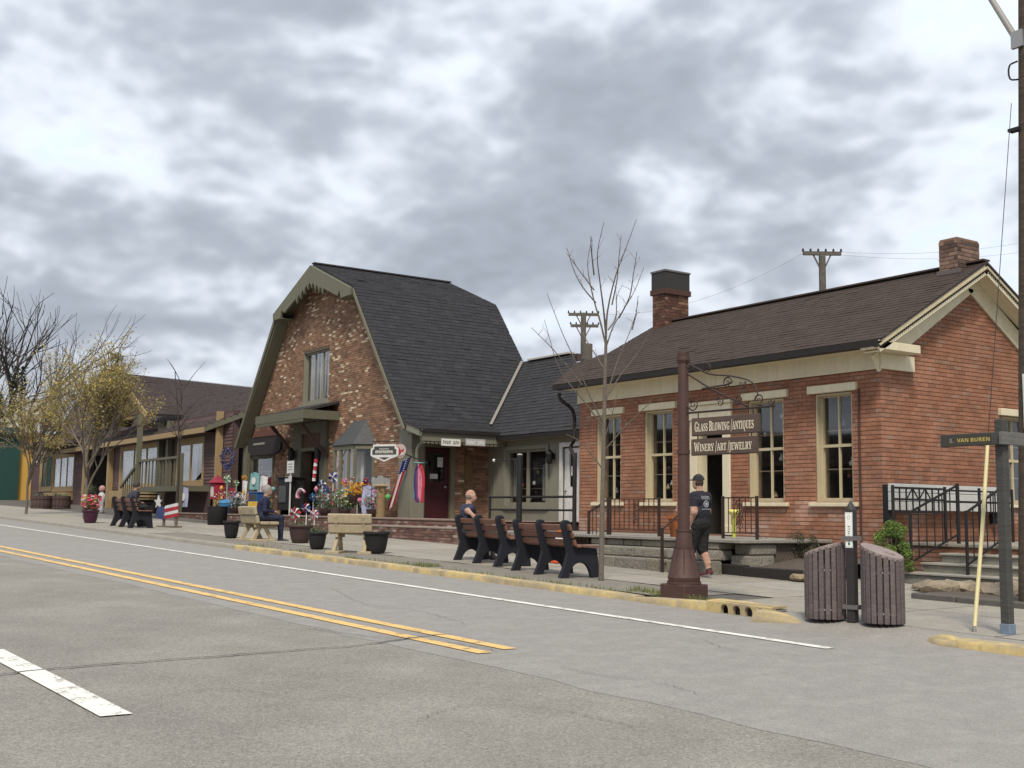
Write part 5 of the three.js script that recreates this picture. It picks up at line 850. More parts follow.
{ // wooden street sign
  const q = onPave(1008, 634), t = thing('street_sign', 'weathered wooden street sign reading S. VAN BUREN', 'street sign', [q.x, q.y, q.z]), H = onZ(1008, 419, q.z).y - q.y, w = .047;
  part('post', [rbx(-w, w, -.1, H, -w, w, .01, 2)], M.post, t); part('sleeve', [rbx(-w - .008, w + .008, -.05, .1, -w - .008, w + .008, .006)], mat(lin(.2, .27, .36), .7, { map: tMottle, m: .3 }), t);
  const L = onZ(946, 441, q.z).x - q.x, y = onZ(975, 440, q.z).y - q.y, h = .128;
  const tx = textTex(1024, 256, (g, W, Hh) => { g.fillStyle = '#3d3a35'; g.fillRect(0, 0, W, Hh); for (let k = 0; k < 300; k++) { const v = 40 + 50 * hash2(k, 1, 8); g.fillStyle = `rgba(${v},${v * .96},${v * .88},.25)`; g.fillRect(hash2(k, 2, 8) * W - 150, hash2(k, 3, 8) * Hh, 500 * hash2(k, 4, 8), 3); } g.fillStyle = '#b5a352'; g.font = 'bold 120px sans-serif'; g.textBaseline = 'middle'; g.fillStyle = '#8b897a'; g.fillText('S.', 170, 136); g.fillStyle = '#b5a352'; g.fillText('VAN', 330, 136); g.fillText('BUREN', 600, 136); });
  const turn = Math.atan2(.0, 1);
  const bl = sub('blade', t); bl.position.set(-w, y, w * .5); bl.rotation.y = 0; const len = -w - L;
  part('board', [rbx(-len, 2 * w + .04, -h / 2, h / 2, w * .5, w * .5 + .04, .006)], M.post, bl); const [pg, pm] = plate(len - .01, h - .012, tx, .85); part('lettering', pg.translate(-len / 2, 0, w * .5 + .0415), pm, bl);
  for (let k = 0; k < 5; k++) part('notch', [bx(-len - .012, -len, -h / 2 + .006 + k * .025, -h / 2 + .02 + k * .025, w * .5 + .004, w * .5 + .036)], M.post, bl);
  const b2 = sub('cross_blade', t); part('board', [rbx(w + .002, w + .042, y - h / 2, y + h / 2, -.75, .12, .006)], mat(lin(.2, .195, .185), .85, { map: tGrain, m: .6 }), b2);
}
{ // utility pole at the corner with lamp arm, guy wire and yellow guard
  const z = -13.2, base = onZ(1027, 590, z), gy = paveY(base.x, z), top = onZ(1026, -120, z), t = thing('utility_pole', 'dark wooden utility pole rising past the roof at the corner', 'utility pole');
  part('pole', [limb([V(base.x, gy - .3, z), V((base.x + top.x) / 2 + .01, (gy + top.y) / 2, z), V(top.x, top.y, z)], .115, .095, 14)], M.pole, t);
  const c = onZ(1018, 42, z), e = onZ(988, -6, z + .25); part('lamp_arm', [rod(c, e.add(e.clone().sub(c).multiplyScalar(.6)), .045, .035, 8)], mat(lin(.42, .41, .38), .5, { metalness: .3 }), t); part('arm_plate', [bx(c.x - .02, c.x + .14, c.y - .12, c.y + .1, z + .08, z + .13)], M.steel, t);
  const b1 = onZ(1018, 72, z); part('insulator_bracket', [limb([b1.clone().add(V(.06, .1, .1)), b1.clone().add(V(-.05, .08, .1)), b1.clone().add(V(-.05, -.1, .1)), b1.clone().add(V(.06, -.14, .1))], .012, .012, 5)], M.iron, t);
  const b2 = onZ(1018, 132, z); part('guy_clamp', [bx(b2.x - .05, b2.x + .1, b2.y - .02, b2.y + .02, z + .05, z + .15)], M.iron, t);
  const s = onZ(1032, 402, z); part('notice_sign', [bx(s.x - .03, s.x + .35, s.y - .34, s.y + .34, z + .13, z + .14)], M.white, t);
  const anchor = onPave(974.5, 632), att = onZ(1016, 105, z).add(V(0, 0, .1)), wv = att.clone().sub(anchor), g = thing('guy_wire', 'steel guy wire with yellow guard tube leaning beside street sign', 'guy wire');
  const kTop = onPlane(993, 430, anchor, V(.35, 0, 1).normalize()), f = (kTop.y - anchor.y) / wv.y, gt = anchor.clone().addScaledVector(wv, f);
  part('wire', [rod(anchor, att, .0045, .0045, 5)], M.iron, g); part('guard', [limb([anchor.clone().add(V(0, .03, 0)), anchor.clone().lerp(gt, .5).add(V(.012, -.01, .01)), gt], .021, .019, 10)], M.guard, g); part('anchor', [rod(anchor.clone().add(V(0, -.1, 0)), anchor.clone().add(V(0, .06, 0)), .02)], M.steel, g);
}
function farPole(px, py, d, w1, label, two) {
  const tp = atDepth(px, py, d), gy = roadY(tp.x), t = thing('utility_pole', label, 'utility pole'), k = d / FOCAL, side = camR.clone().setY(0).normalize();
  part('pole', [rod(V(tp.x, gy - .3, tp.z), V(tp.x, tp.y, tp.z), .17, .13, 10)], M.greyPole, t);
  const arm = (y, l, r) => { const a = V(tp.x, y, tp.z).addScaledVector(side, -l * k), b = V(tp.x, y, tp.z).addScaledVector(side, r * k); part('crossarm', [bar(a, b, .12, .14)], M.greyPole, t); for (let q = 0; q <= 5; q++) { const p = a.clone().lerp(b, q / 5); part('insulator', [mv(lathe([[.02, 0], [.05, .04], [.03, .08], [.04, .11], [0, .14]], 8), p.x, p.y + .06, p.z)], M.black, t); } for (const s of [-1, 1]) part('brace', [bar(V(tp.x, y - .75, tp.z), V(tp.x, y, tp.z).addScaledVector(side, s * w1 * .5 * k), .04, .05)], M.greyPole, t); };
  arm(tp.y - 1.5 * k, w1, w1); if (two) { arm(tp.y - 13 * k, w1 * .85, w1); part('transformer', [mv(new THREE.CylinderGeometry(.28, .28, .8, 12), tp.x + .3, tp.y - 40 * k, tp.z)], M.greyPole, t); }
}
farPole(822, 252, 44, 19, 'grey utility pole with single crossarm rising behind the brick house roof');
farPole(583.5, 313, 58, 15, 'grey utility pole with two crossarms behind the sage wing roof', true);
{ const mk = (a, b, sag, label) => { const A = atDepth(...a), B = atDepth(...b), pts = []; for (let k = 0; k <= 12; k++) { const f = k / 12, p = A.clone().lerp(B, f); p.y -= sag * 4 * f * (1 - f); pts.push(p); } single('overhead_wire', limb(pts, .006, .006, 4), mat(lin(.4, .4, .42), .8), label, 'wire'); };
  mk([840, 252, 44], [1100, 224, 52], .5, 'thin overhead wire running right from the crossarm behind brick house'); mk([842, 255, 44], [1100, 236, 52], .5, 'lower thin overhead wire right of the crossarm behind brick house');
  mk([804, 253, 44], [600, 314, 58], .7, 'thin overhead wire between the two distant utility poles'); }
// ---------------------------------------------------------------- benches
function parkBench(label, feet, ryv, group) {              // three cast frames, timber slats, back towards the street
  const c = feet, t = thing('park_bench', label, 'bench', [c.x, c.y, c.z], ryv, group), W = 2.3;
  for (const x of [-1.0, 0, 1.0]) {
    const s = new THREE.Shape(); s.moveTo(.16, 0); s.lineTo(.30, 0); s.quadraticCurveTo(.20, .2, .16, .40); s.lineTo(.27, .86); s.quadraticCurveTo(.26, .93, .2, .92); s.quadraticCurveTo(.14, .92, .13, .86); s.lineTo(.05, .48); s.lineTo(-.36, .46); s.quadraticCurveTo(-.40, .2, -.42, 0); s.lineTo(-.28, 0); s.quadraticCurveTo(-.24, .24, -.07, .25); s.quadraticCurveTo(.1, .24, .16, 0);
    const g = clean(new THREE.ExtrudeGeometry(s, { depth: .07, bevelEnabled: true, bevelSize: .012, bevelThickness: .012, bevelSegments: 2, curveSegments: 8 })); g.rotateY(-Math.PI / 2); g.translate(x + .035, 0, 0); part('frame', uvBox(g), M.benchFrame, t);
  }
  for (let k = 0; k < 3; k++) { const z = .10 + .045 * k, y = .56 + k * .125; const g = rbx(-W / 2, W / 2, -.05, .05, -.02, .02, .008); g.rotateX(.24); g.translate(0, y, z - .02); part('back_slat', g, benchMats[k % 2], t); }
  for (let k = 0; k < 4; k++) part('seat_slat', [rbx(-W / 2, W / 2, .485, .52, -.36 + k * .107, -.36 + k * .107 + .092, .008)], benchMats[(k + 1) % 2], t);
  return t;
}
const benchMats = [M.benchWood, mat(lin(.23, .105, .07), .75, { map: tGrain, m: 1.2, bump: tGrain, bm: .7, bs: .002 })];
const bAng = Math.atan(.04);
{
  const l1 = onPave(457, 560), r1 = onPave(499, 567), l2 = onPave(515, 570.5), r2 = onPave(565, 578.5);
  for (const [l, r, lab] of [[l1, r1, 'dark framed timber bench on which the bald man sits'], [l2, r2, 'empty dark framed timber bench next to young tree']]) { const c = l.clone().add(r).multiplyScalar(.5); const d = r.distanceTo(l) / 2; const t = parkBench(lab, V(c.x, paveY(c.x, c.z), c.z - .22), Math.atan2(-(r.z - l.z), r.x - l.x)); t.scale.set(d * .97, .93, .95); }
  const c = onPave(122, 527); parkBench('dark bench up the street with a person seated on it', V(c.x, c.y, c.z - .2), .0);
}
function castBench(label, p, ryv) {                        // precast bench: thick back slab, A legs, seat
  const t = thing('cast_bench', label, 'bench', [p.x, p.y, p.z], ryv), m = M.castStone;
  for (const x of [-.5, .5]) part('leg', [bar(V(x, 0, .22), V(x * .9, .42, -.02), .13, .1, .015), bar(V(x, 0, -.35), V(x * .9, .42, -.12), .13, .1, .015), bar(V(x * .9, .36, .05), V(x * .92, .88, .24), .1, .1, .015), bar(V(x * .9, .40, .15), V(x * .9, .40, -.42), .1, .08, .012)], m, t);
  for (const [y0, y1, z] of [[.47, .68, .12], [.70, .92, .19]]) { const g = rbx(-.72, .72, 0, y1 - y0, -.045, .045, .025, 2); g.rotateX(.2); g.translate(0, y0, z); part('back_slab', uvBox(g), m, t); }
  for (const [a, c] of [[-.44, -.19], [-.17, .06]]) part('seat_slab', [rbx(-.74, .74, .44, .52, a, c, .02, 2)], m, t);
  part('foot', [rbx(-.75, -.3, -.05, .05, -.4, .3, .02)], m, t); part('foot', [rbx(.3, .75, -.05, .05, -.4, .3, .02)], m, t);
  return t;
}
const cb1 = onPave(347, 553), cb2 = onPave(250, 541);
castBench('empty cream cast stone bench between the black planters', V(cb1.x, cb1.y, cb1.z - .1), .8).scale.set(.64, .86, .8);
castBench('cream cast stone bench with the grey haired person on it', V(cb2.x - .25, cb2.y, cb2.z - .2), -.05).scale.set(.85, .9, .9);
// ---------------------------------------------------------------- planters
function pot(px, py, wpx, hpx, m, label, flowers, round = .72) {
  const p = onPave(px, py), d = p.clone().sub(EYE).dot(camF), k = d / FOCAL, R0 = wpx / 2 * k, H = hpx * k, t = thing('planter', label, 'planter', [p.x, p.y, p.z]), b = R0 * round;
  const pts = [[0, 0], [b * .8, 0], [b * .86, .02]]; for (let q = 1; q <= 8; q++) { const f = q / 8; pts.push([b * .86 + (R0 * .9 - b * .86) * Math.pow(f, .6), .02 + (H * .86 - .02) * f]); } pts.push([R0, H * .87], [R0 * 1.02, H * .9], [R0 * 1.02, H * .97], [R0 * .98, H], [R0 * .9, H], [R0 * .86, H * .85]);
  part('bowl', lathe(pts, 28), m, t); part('soil', [mv(new THREE.CylinderGeometry(R0 * .87, R0 * .87, .02, 24), 0, H * .87, 0)], M.dirt, t);
  if (flowers) flowers(t, R0, H); return { t, p, R0, H };
}
function leaves(n, place, size, cols, soft = .6) {
  const sp = new Soup(); for (let k = 0; k < n; k++) { const c = place(k), s = size * rr(.6, 1.4), a = V(rr(-1, 1), rr(-.3, 1), rr(-1, 1)).normalize(), b = V(rr(-1, 1), rr(-1, 1), rr(-1, 1)).cross(a).normalize(), f = rr(.65, 1.25), q = cols[Math.floor(rnd() * cols.length)].map(v => v * f), w = s * soft; const P = (i, j) => [c.x + a.x * i + b.x * j, c.y + a.y * i + b.y * j, c.z + a.z * i + b.z * j]; sp.quad(P(-s, 0), P(0, -w * .55), P(s, 0), P(0, w * .55), q); } return sp.build();
}
function pinwheel(x, y, z, r, cols, label, baseY, tilt = 0, group) {   // stick, hub and eight cupped blades
  const t = thing('pinwheel', label, 'pinwheel', [x, y, z], .75 + tilt, group);
  part('stick', [rod(V(0, baseY - y, -.03), V(0, .02, -.03), .012)], M.white, t);
  for (let k = 0; k < 8; k++) { const a = k / 8 * Math.PI * 2, c = Math.cos(a), s = Math.sin(a), c2 = Math.cos(a + .62), s2 = Math.sin(a + .62), sp = new Soup(); sp.quad([0, 0, .01], [c * r * .55, s * r * .55, .05], [c * r, s * r, .0], [c2 * r * .75, s2 * r * .75, -.02], [1, 1, 1]); part('blade', sp.build(), cols[k % cols.length], t); }
  part('hub', [mv(new THREE.SphereGeometry(r * .12, 10, 8), 0, 0, .03)], M.white, t); return t;
}
const cRed = color(.5, .03, .05), cBlue = color(.03, .05, .28), cWhite = color(.75, .75, .76), cPink = color(.7, .25, .36), cGreen = color(.12, .42, .12), cYel = color(.75, .48, .06), cSky = color(.06, .26, .55), cLav = color(.42, .44, .62), cTeal = color(.2, .42, .42), cOr = color(.7, .26, .04), cGrey = color(.3, .31, .3), cPurp = color(.14, .05, .2);
const greens = [[.05, .09, .025], [.07, .12, .03], [.1, .14, .05]];
const tuft = (t, R0, H, n, cols, sz, up) => part('plants', leaves(n, () => { const a = rr(0, 6.28), r = R0 * .85 * Math.sqrt(rnd()); return V(Math.cos(a) * r, H * .9 + rr(0, up), Math.sin(a) * r); }, sz, cols), leafMat, t, 'stuff');
{
  pot(376, 553.5, 27, 22, M.potBlack, 'black planter at the right end of cream bench');
  pot(317, 549, 20, 17, M.potBlack, 'smaller black planter at the left end of cream bench', (t, R0, H) => tuft(t, R0, H, 60, greens, .05, .12));
  const p3 = pot(300, 543, 25, 18, M.potBrown, 'brown planter with star pinwheels stuck in it', (t, R0, H) => tuft(t, R0, H, 50, greens, .05, .1));
  const y0 = p3.p.y + p3.H, k = p3.p.clone().sub(EYE).dot(camF) / FOCAL; const at = (px, py) => onZ(px, py, p3.p.z);
  let q = at(297, 513); pinwheel(q.x, q.y, p3.p.z + .05, .16, [cRed, cWhite], 'red and white pinwheel in brown planter, the lower one', y0); q = at(310, 514); pinwheel(q.x, q.y, p3.p.z - .1, .13, [cPink, cWhite], 'pink and white pinwheel in brown planter', y0); q = at(306, 508); pinwheel(q.x, q.y, p3.p.z, .13, [cBlue, cWhite, cRed], 'blue, white and red pinwheel in brown planter', y0);
  pot(231, 538, 17, 17, M.potBlack, 'black planter behind the bench of grey haired person');
  pot(90, 523, 17, 13, mat(lin(.07, .015, .045), .4, { map: tMottle, m: .5 }), 'glossy purple planter full of red flowers by the tree', (t, R0, H) => { tuft(t, R0, H, 90, greens, .08, .3); part('flowers', leaves(170, () => { const a = rr(0, 6.28), r = R0 * 1.1 * Math.sqrt(rnd()); return V(Math.cos(a) * r, H + rr(.05, .5), Math.sin(a) * r); }, .06, [[.55, .02, .06], [.6, .05, .1], [.6, .35, .1], [.65, .2, .22], [.55, .5, .45]], 1.2), leafMat, t, 'stuff'); });
  for (const [px, py, lab] of [[41, 508.5, 'half barrel planter at the corner of plum wall'], [60, 508.5, 'half barrel planter under the tan window box']]) { const p = onPave(px, py), t = thing('barrel_planter', lab, 'planter', [p.x, p.y, p.z]), R0 = .46, H = .62; for (let s = 0; s < 18; s++) { const a = s / 18 * 6.283; const g = rbx(-.075, .075, 0, H, -.02, .02, .006); g.translate(0, 0, R0); g.rotateY(a); part('stave', g, M.plum, t); } for (const y of [.12, .45]) part('hoop', [mv(new THREE.TorusGeometry(R0 + .025, .014, 5, 24).rotateX(Math.PI / 2), 0, y, 0)], M.iron, t); part('soil', [mv(new THREE.CylinderGeometry(R0 - .03, R0 - .03, .02, 18), 0, H - .08, 0)], M.dirt, t); tuft(t, R0, H, 60, greens, .07, .15); }
  const o = onZ(658, 532, -13.2); { const t = thing('terracotta_pot', 'square orange terracotta pot on the stone porch', 'planter', [o.x, .96, -13.75]); const h = .36, g = new THREE.CylinderGeometry(.24, .2, h, 4, 1).rotateY(Math.PI / 4); part('body', uvBox(clean(g.translate(0, h / 2, 0))), M.orange, t); part('rim', [rbx(-.185, .185, h - .05, h + .01, -.185, .185, .01)], M.orange, t); part('soil', [bx(-.15, .15, h + .01, h + .014, -.15, .15)], M.dirt, t); }
  { const p = onPave(718, 568), t = thing('yellow_marker', 'slim yellow green stake marker with flared top in the bed edge', 'marker', [p.x, p.y, p.z - .4]), H = onZ(718, 515, p.z - .4).y - p.y, m = mat(lin(.45, .5, .08), .6), ym = mat(lin(.78, .72, .2), .6); part('stem', [rod(V(0, -.05, 0), V(0, H, 0), .035, .032, 8)], m, t); part('head', [mv(lathe([[.03, -.03], [.1, .04], [.12, .1], [.05, .1], [0, .06]], 10), 0, H, 0)], ym, t); part('foot', [bx(-.1, .22, .02, .06, -.05, .05)], m, t); }
}
// ================================================================ PEOPLE
const smin = (a, b, k) => { const h = Math.max(k - Math.abs(a - b), 0) / k; return Math.min(a, b) - h * h * k * .25; };
function capT(p, a, b, ra, rb) { const px = p[0] - a[0], py = p[1] - a[1], pz = p[2] - a[2], bx_ = b[0] - a[0], by = b[1] - a[1], bz = b[2] - a[2], t = Math.max(0, Math.min(1, (px * bx_ + py * by + pz * bz) / (bx_ * bx_ + by * by + bz * bz + 1e-9))); return [Math.hypot(px - bx_ * t, py - by * t, pz - bz * t) - (ra + (rb - ra) * t), t]; }
function meshField(f, c, h, res, colorAt) {
  const mc = new MarchingCubes(res, new THREE.MeshStandardMaterial(), false, false, 220000); mc.isolation = 0; const s = res, half = s / 2;
  for (let z = 0; z < s; z++) for (let y = 0; y < s; y++) for (let x = 0; x < s; x++) mc.field[z * s * s + y * s + x] = -f([c[0] + (x - half) / half * h[0], c[1] + (y - half) / half * h[1], c[2] + (z - half) / half * h[2]]);
  mc.update(); const n = mc.count, P = mc.positionArray, pos = new Float32Array(n * 3); for (let i = 0; i < n; i++) for (let q = 0; q < 3; q++) pos[i * 3 + q] = c[q] + P[i * 3 + q] * h[q];
  let g = new THREE.BufferGeometry(); g.setAttribute('position', new THREE.BufferAttribute(pos, 3)); g = mergeVertices(g, 1e-4); g.computeVertexNormals();
  const nn = g.attributes.normal, pp = g.attributes.position; let flip = 0; for (let i = 0; i < pp.count; i += 7) { const e = .004, p = [pp.getX(i), pp.getY(i), pp.getZ(i)]; if (f([p[0] + nn.getX(i) * e, p[1] + nn.getY(i) * e, p[2] + nn.getZ(i) * e]) < f(p)) flip++; else flip--; } if (flip > 0) { const ix = Array.from(g.index.array); for (let i = 0; i < ix.length; i += 3) { const t = ix[i]; ix[i] = ix[i + 1]; ix[i + 1] = t; } g.setIndex(ix); g.computeVertexNormals(); }
  const col = new Float32Array(pp.count * 3); for (let i = 0; i < pp.count; i++) { const k = colorAt([pp.getX(i), pp.getY(i), pp.getZ(i)]); col.set(k, i * 3); } g.setAttribute('color', new THREE.BufferAttribute(col, 3)); return uvBox(clean(g));
}
const skinMat = mat(lin(1, 1, 1), .8, { vertexColors: true, bump: tRough, bm: .9, bs: .03 });
const SKIN = [.44, .26, .19];
// bones: [a, b, ra, rb, colour | fn(t)]
function body(bones, k, c, h, res) {
  const f = p => { let d = 1e9; for (const b of bones) { const q = capT(p, b[0], b[1], b[2], b[3])[0]; d = smin(d, q, b[5] || k); } return d; };
  const col = p => { let best = 1e9, r = [1, 0, 1]; for (const b of bones) { const [d, t] = capT(p, b[0], b[1], b[2], b[3]); if (d < best) { best = d; r = typeof b[4] === 'function' ? b[4](t, p) : b[4]; } } return r; };
  return meshField(f, c, h, res, col);
}
function headGeo(c, face, hairCol, opt = {}) {              // c centre of skull; face = unit vector the face looks along
  const fx = face[0], fz = face[2], L = [fz, 0, -fx];        // left of the face
  const at = (f, u, s) => [c[0] + fx * f + L[0] * s, c[1] + u + (face[1] || 0) * f, c[2] + fz * f + L[2] * s];
  const ell = (p, q, rx, ryy, rz) => { const dx = p[0] - q[0], dy = p[1] - q[1], dz = p[2] - q[2], f = (dx * fx + dz * fz) / rx, s = (dx * L[0] + dz * L[2]) / rz, l = Math.hypot(f, dy / ryy, s); return (l - 1) * Math.min(rx, ryy, rz); };
  const eyeL = at(.079, .0, .03), eyeR = at(.079, .0, -.03), nose = at(.1, -.03, 0);
  const f = p => { let d = ell(p, c, .098, .115, .078); d = smin(d, ell(p, at(.03, -.06, 0), .068, .07, .058), .04); d = smin(d, capT(p, at(.085, .01, 0), at(.108, -.03, 0), .008, .013)[0], .012); d = smin(d, capT(p, at(.076, .022, .045), at(.084, .022, -.045), .009, .009)[0], .015); d = smin(d, capT(p, at(.082, -.068, .02), at(.082, -.068, -.02), .008, .008)[0], .012); for (const s of [.079, -.079]) d = smin(d, ell(p, at(-.005, -.015, s), .026, .034, .012), .01); for (const e of [eyeL, eyeR]) d = Math.max(d, -(Math.hypot(p[0] - e[0], p[1] - e[1], p[2] - e[2]) - .011)); d = smin(d, capT(p, at(-.03, -.08, 0), at(-.035, -.2, 0), .052, .058)[0], .02);
    if (opt.hair) { const hh = Math.max(ell(p, at(-.012, .012, 0), .108, .122, .09), -(ell(p, at(.09, -.04, 0), .1, .11, .085))); const cut = -(p[1] - (c[1] - (opt.hairLow || .06))); d = Math.min(d, Math.max(hh, cut) + .006 * (fbm(p[0] * 90 + 7, p[1] * 60 + p[2] * 80, 2, 3) - .5)); }
    if (opt.cap) { const crown = Math.max(ell(p, at(-.005, .022, 0), .112, .118, .092), -(p[1] - (c[1] + .03))); const br = Math.max(ell(p, at(.11, .036, 0), .095, .03, .07), -(p[1] - (c[1] + .024)), p[1] - (c[1] + .042)); d = Math.min(d, crown, br); } return d; };
  const col = p => { const dy = p[1] - c[1], fr = (p[0] - c[0]) * fx + (p[2] - c[2]) * fz, si = Math.abs((p[0] - c[0]) * L[0] + (p[2] - c[2]) * L[2]); if (opt.cap && dy > .026) return opt.cap; for (const e of [eyeL, eyeR]) if (Math.hypot(p[0] - e[0], p[1] - e[1], p[2] - e[2]) < .016) return [.1, .08, .07]; if (opt.hair && dy > -(opt.hairLow || .06) + .004 && ell(p, at(.09, -.04, 0), .1, .11, .085) > -.004) return hairCol; if (!opt.hair && opt.fringe && dy > -.07 && dy < .02 && fr < -.0) return hairCol; if (Math.abs(dy + .068) < .009 && fr > .06 && si < .022) return [.36, .16, .13]; return SKIN; };
  return meshField(f, [c[0] + fx * .02, c[1] - .03, c[2] + fz * .02], [.21, .21, .21], 74, col);
}
function hand(w, dir, palmN, curl, s = 1) {                  // palm and five fingers from wrist w along dir; palmN points out of the palm
  const D = V(...dir).normalize(), Nn = V(...palmN).normalize(), S = D.clone().cross(Nn).normalize(), W0 = V(...w), at = (a, b, n) => W0.clone().addScaledVector(D, a * s).addScaledVector(S, b * s).addScaledVector(Nn, n * s).toArray(), bones = [];
  bones.push([at(0, 0, 0), at(.085, .022, 0), .022 * s, .015 * s, SKIN], [at(0, 0, 0), at(.085, -.022, 0), .022 * s, .015 * s, SKIN]);
  [[.033, .066], [.011, .076], [-.011, .07], [-.033, .055]].forEach(([b, l]) => { const k = at(.086, b, 0), m = at(.086 + l * .5 * Math.cos(curl), b * 1.08, l * .5 * Math.sin(curl)), e = at(.086 + l * .5 * Math.cos(curl) + l * .5 * Math.cos(curl * 2.1), b * 1.08, l * .5 * Math.sin(curl) + l * .5 * Math.sin(curl * 2.1)); bones.push([k, m, .0095 * s, .0088 * s, SKIN], [m, e, .0088 * s, .0075 * s, SKIN]); });
  const t0 = at(.02, .03, .004), t1 = at(.06, .058, .018), t2 = at(.088, .062, .03); bones.push([t0, t1, .013 * s, .0105 * s, SKIN], [t1, t2, .0105 * s, .0085 * s, SKIN]);
  const c = at(.075, .01, .015); return body(bones, .006, c, [.125 * s, .125 * s, .125 * s], 72);
}
{ // man walking along the pavement: cap, navy tee, black shorts
  const NAVY = [.012, .013, .022], SHORT = [.008, .008, .009], CAP = [.02, .02, .026], SHOE = [.10, .022, .03], SOLE = [.6, .55, .55];
  const leg = (t, p) => SKIN, sh = t => SHORT, sk = () => SKIN;
  const B = [
    [[-.085, .93, 0], [.085, .93, 0], .13, .13, SHORT], [[0, .93, 0], [0, 1.12, .01], .155, .15, (t, p) => p[1] < .95 ? SHORT : NAVY], [[-.07, 1.12, .0], [.07, 1.12, .0], .145, .145, NAVY], [[-.11, 1.33, -.01], [.11, 1.33, -.01], .128, .128, NAVY], [[0, 1.12, 0], [0, 1.36, -.01], .15, .14, NAVY], [[-.155, 1.415, -.02], [.155, 1.415, -.02], .07, .07, NAVY], [[0, 1.42, -.015], [0, 1.52, .01], .06, .055, (t, p) => p[1] < 1.465 ? NAVY : SKIN],
    [[.185, 1.405, -.02], [.235, 1.13, -.07], .072, .062, t => t < .72 ? NAVY : SKIN], [[.235, 1.13, -.07], [.225, .89, .06], .05, .034, SKIN],
    [[-.185, 1.405, -.02], [-.235, 1.13, .02], .072, .062, t => t < .72 ? NAVY : SKIN], [[-.235, 1.13, .02], [-.22, .92, .16], .05, .034, SKIN],
    [[.095, .9, 0], [.105, .50, .12], .118, .098, SHORT], [[.105, .50, .12], [.105, .46, .125], .098, .092, SHORT], [[.105, .5, .12], [.105, .1, .07], .066, .04, SKIN], [[.105, .36, .07], [.105, .22, .06], .062, .05, SKIN],
    [[-.095, .9, 0], [-.1, .51, .03], .118, .098, SHORT], [[-.1, .51, .03], [-.1, .46, .025], .098, .092, SHORT], [[-.1, .5, .03], [-.1, .12, -.12], .066, .04, SKIN], [[-.1, .37, -.05], [-.1, .25, -.1], .062, .05, SKIN],
    [[.105, .12, .06], [.105, .045, .05], .047, .05, t => t < .1 ? [.02, .02, .02] : SHOE], [[.105, .045, .06], [.11, .038, .23], .048, .038, (t, p) => p[1] < .022 ? SOLE : SHOE], [[-.1, .13, -.12], [-.1, .085, -.14], .045, .048, t => t < .1 ? [.02, .02, .02] : SHOE], [[-.1, .075, -.135], [-.105, .04, .04], .046, .038, (t, p) => (p[1] < .022 - (p[2] - .04) * .2) ? SOLE : SHOE],
  ];
  const q = onPave(700, 577.5), man = thing('person', 'walking man in navy tee, black shorts and dark cap', 'person', [q.x, q.y + .004, q.z], -Math.PI / 2 + .12);
  const bg = body(B, .035, [0, .79, 0], [.36, .86, .40], 150), hg = headGeo([0, 1.655, .03], [.12, -.05, .99], [.05, .04, .03], { cap: CAP, fringe: true });
  part('body', [bg, hg, hand([.225, .885, .065], [.05, -1, .35], [-1, -.1, .2], .35), hand([-.22, .915, .165], [.05, -1, .5], [1, -.1, .2], .35)], skinMat, man);
  man.scale.setScalar((onZ(702, 475.5, q.z).y - q.y) / 1.77);
  // pale print across the back of the tee: short strokes lying on the cloth
  const st = []; const f = p => { let d = 1e9; for (const b of B) d = smin(d, capT(p, b[0], b[1], b[2], b[3])[0], .035); return d; };
  const onBack = (x, y) => { let z = -.3; for (let k = 0; k < 60; k++) { const d = f([x, y, z]); if (d < .0005) break; z += Math.max(d, .0008); } return V(x, y, z - .003); };
  const stroke = (a, b, w = .006) => { const n = 4; for (let k = 0; k < n; k++) { const t0 = k / n, t1 = (k + 1) / n; st.push(bar(onBack(a[0] + (b[0] - a[0]) * t0, a[1] + (b[1] - a[1]) * t0), onBack(a[0] + (b[0] - a[0]) * t1, a[1] + (b[1] - a[1]) * t1), w, w)); } };
  for (let r = 0; r < 3; r++) for (let k = 0; k < 6; k++) { const x = -.095 + k * .036, y = 1.40 - r * .022; stroke([x, y], [x + .022, y + .004 * (k % 2)], .008); }
  for (let k = 0; k < 14; k++) { const a = k / 14 * 6.283, b = (k + 1) / 14 * 6.283; stroke([Math.cos(a) * .06, 1.27 + Math.sin(a) * .055], [Math.cos(b) * .06, 1.27 + Math.sin(b) * .055], .008); } stroke([-.04, 1.29], [.035, 1.25], .009); stroke([-.035, 1.25], [.04, 1.285], .009); stroke([0, 1.30], [0, 1.235], .008);
  for (let k = 0; k < 5; k++) stroke([-.09 + k * .04, 1.175 + .006 * (k % 2)], [-.065 + k * .04, 1.18], .009);
  part('shirt_print', st, flat(.5, .55, .6), man); 
  part('paper', [bx(-.0, .012, .70, .86, -.07, .07).translate(.215, 0, .09)], M.white, man, undefined);
}
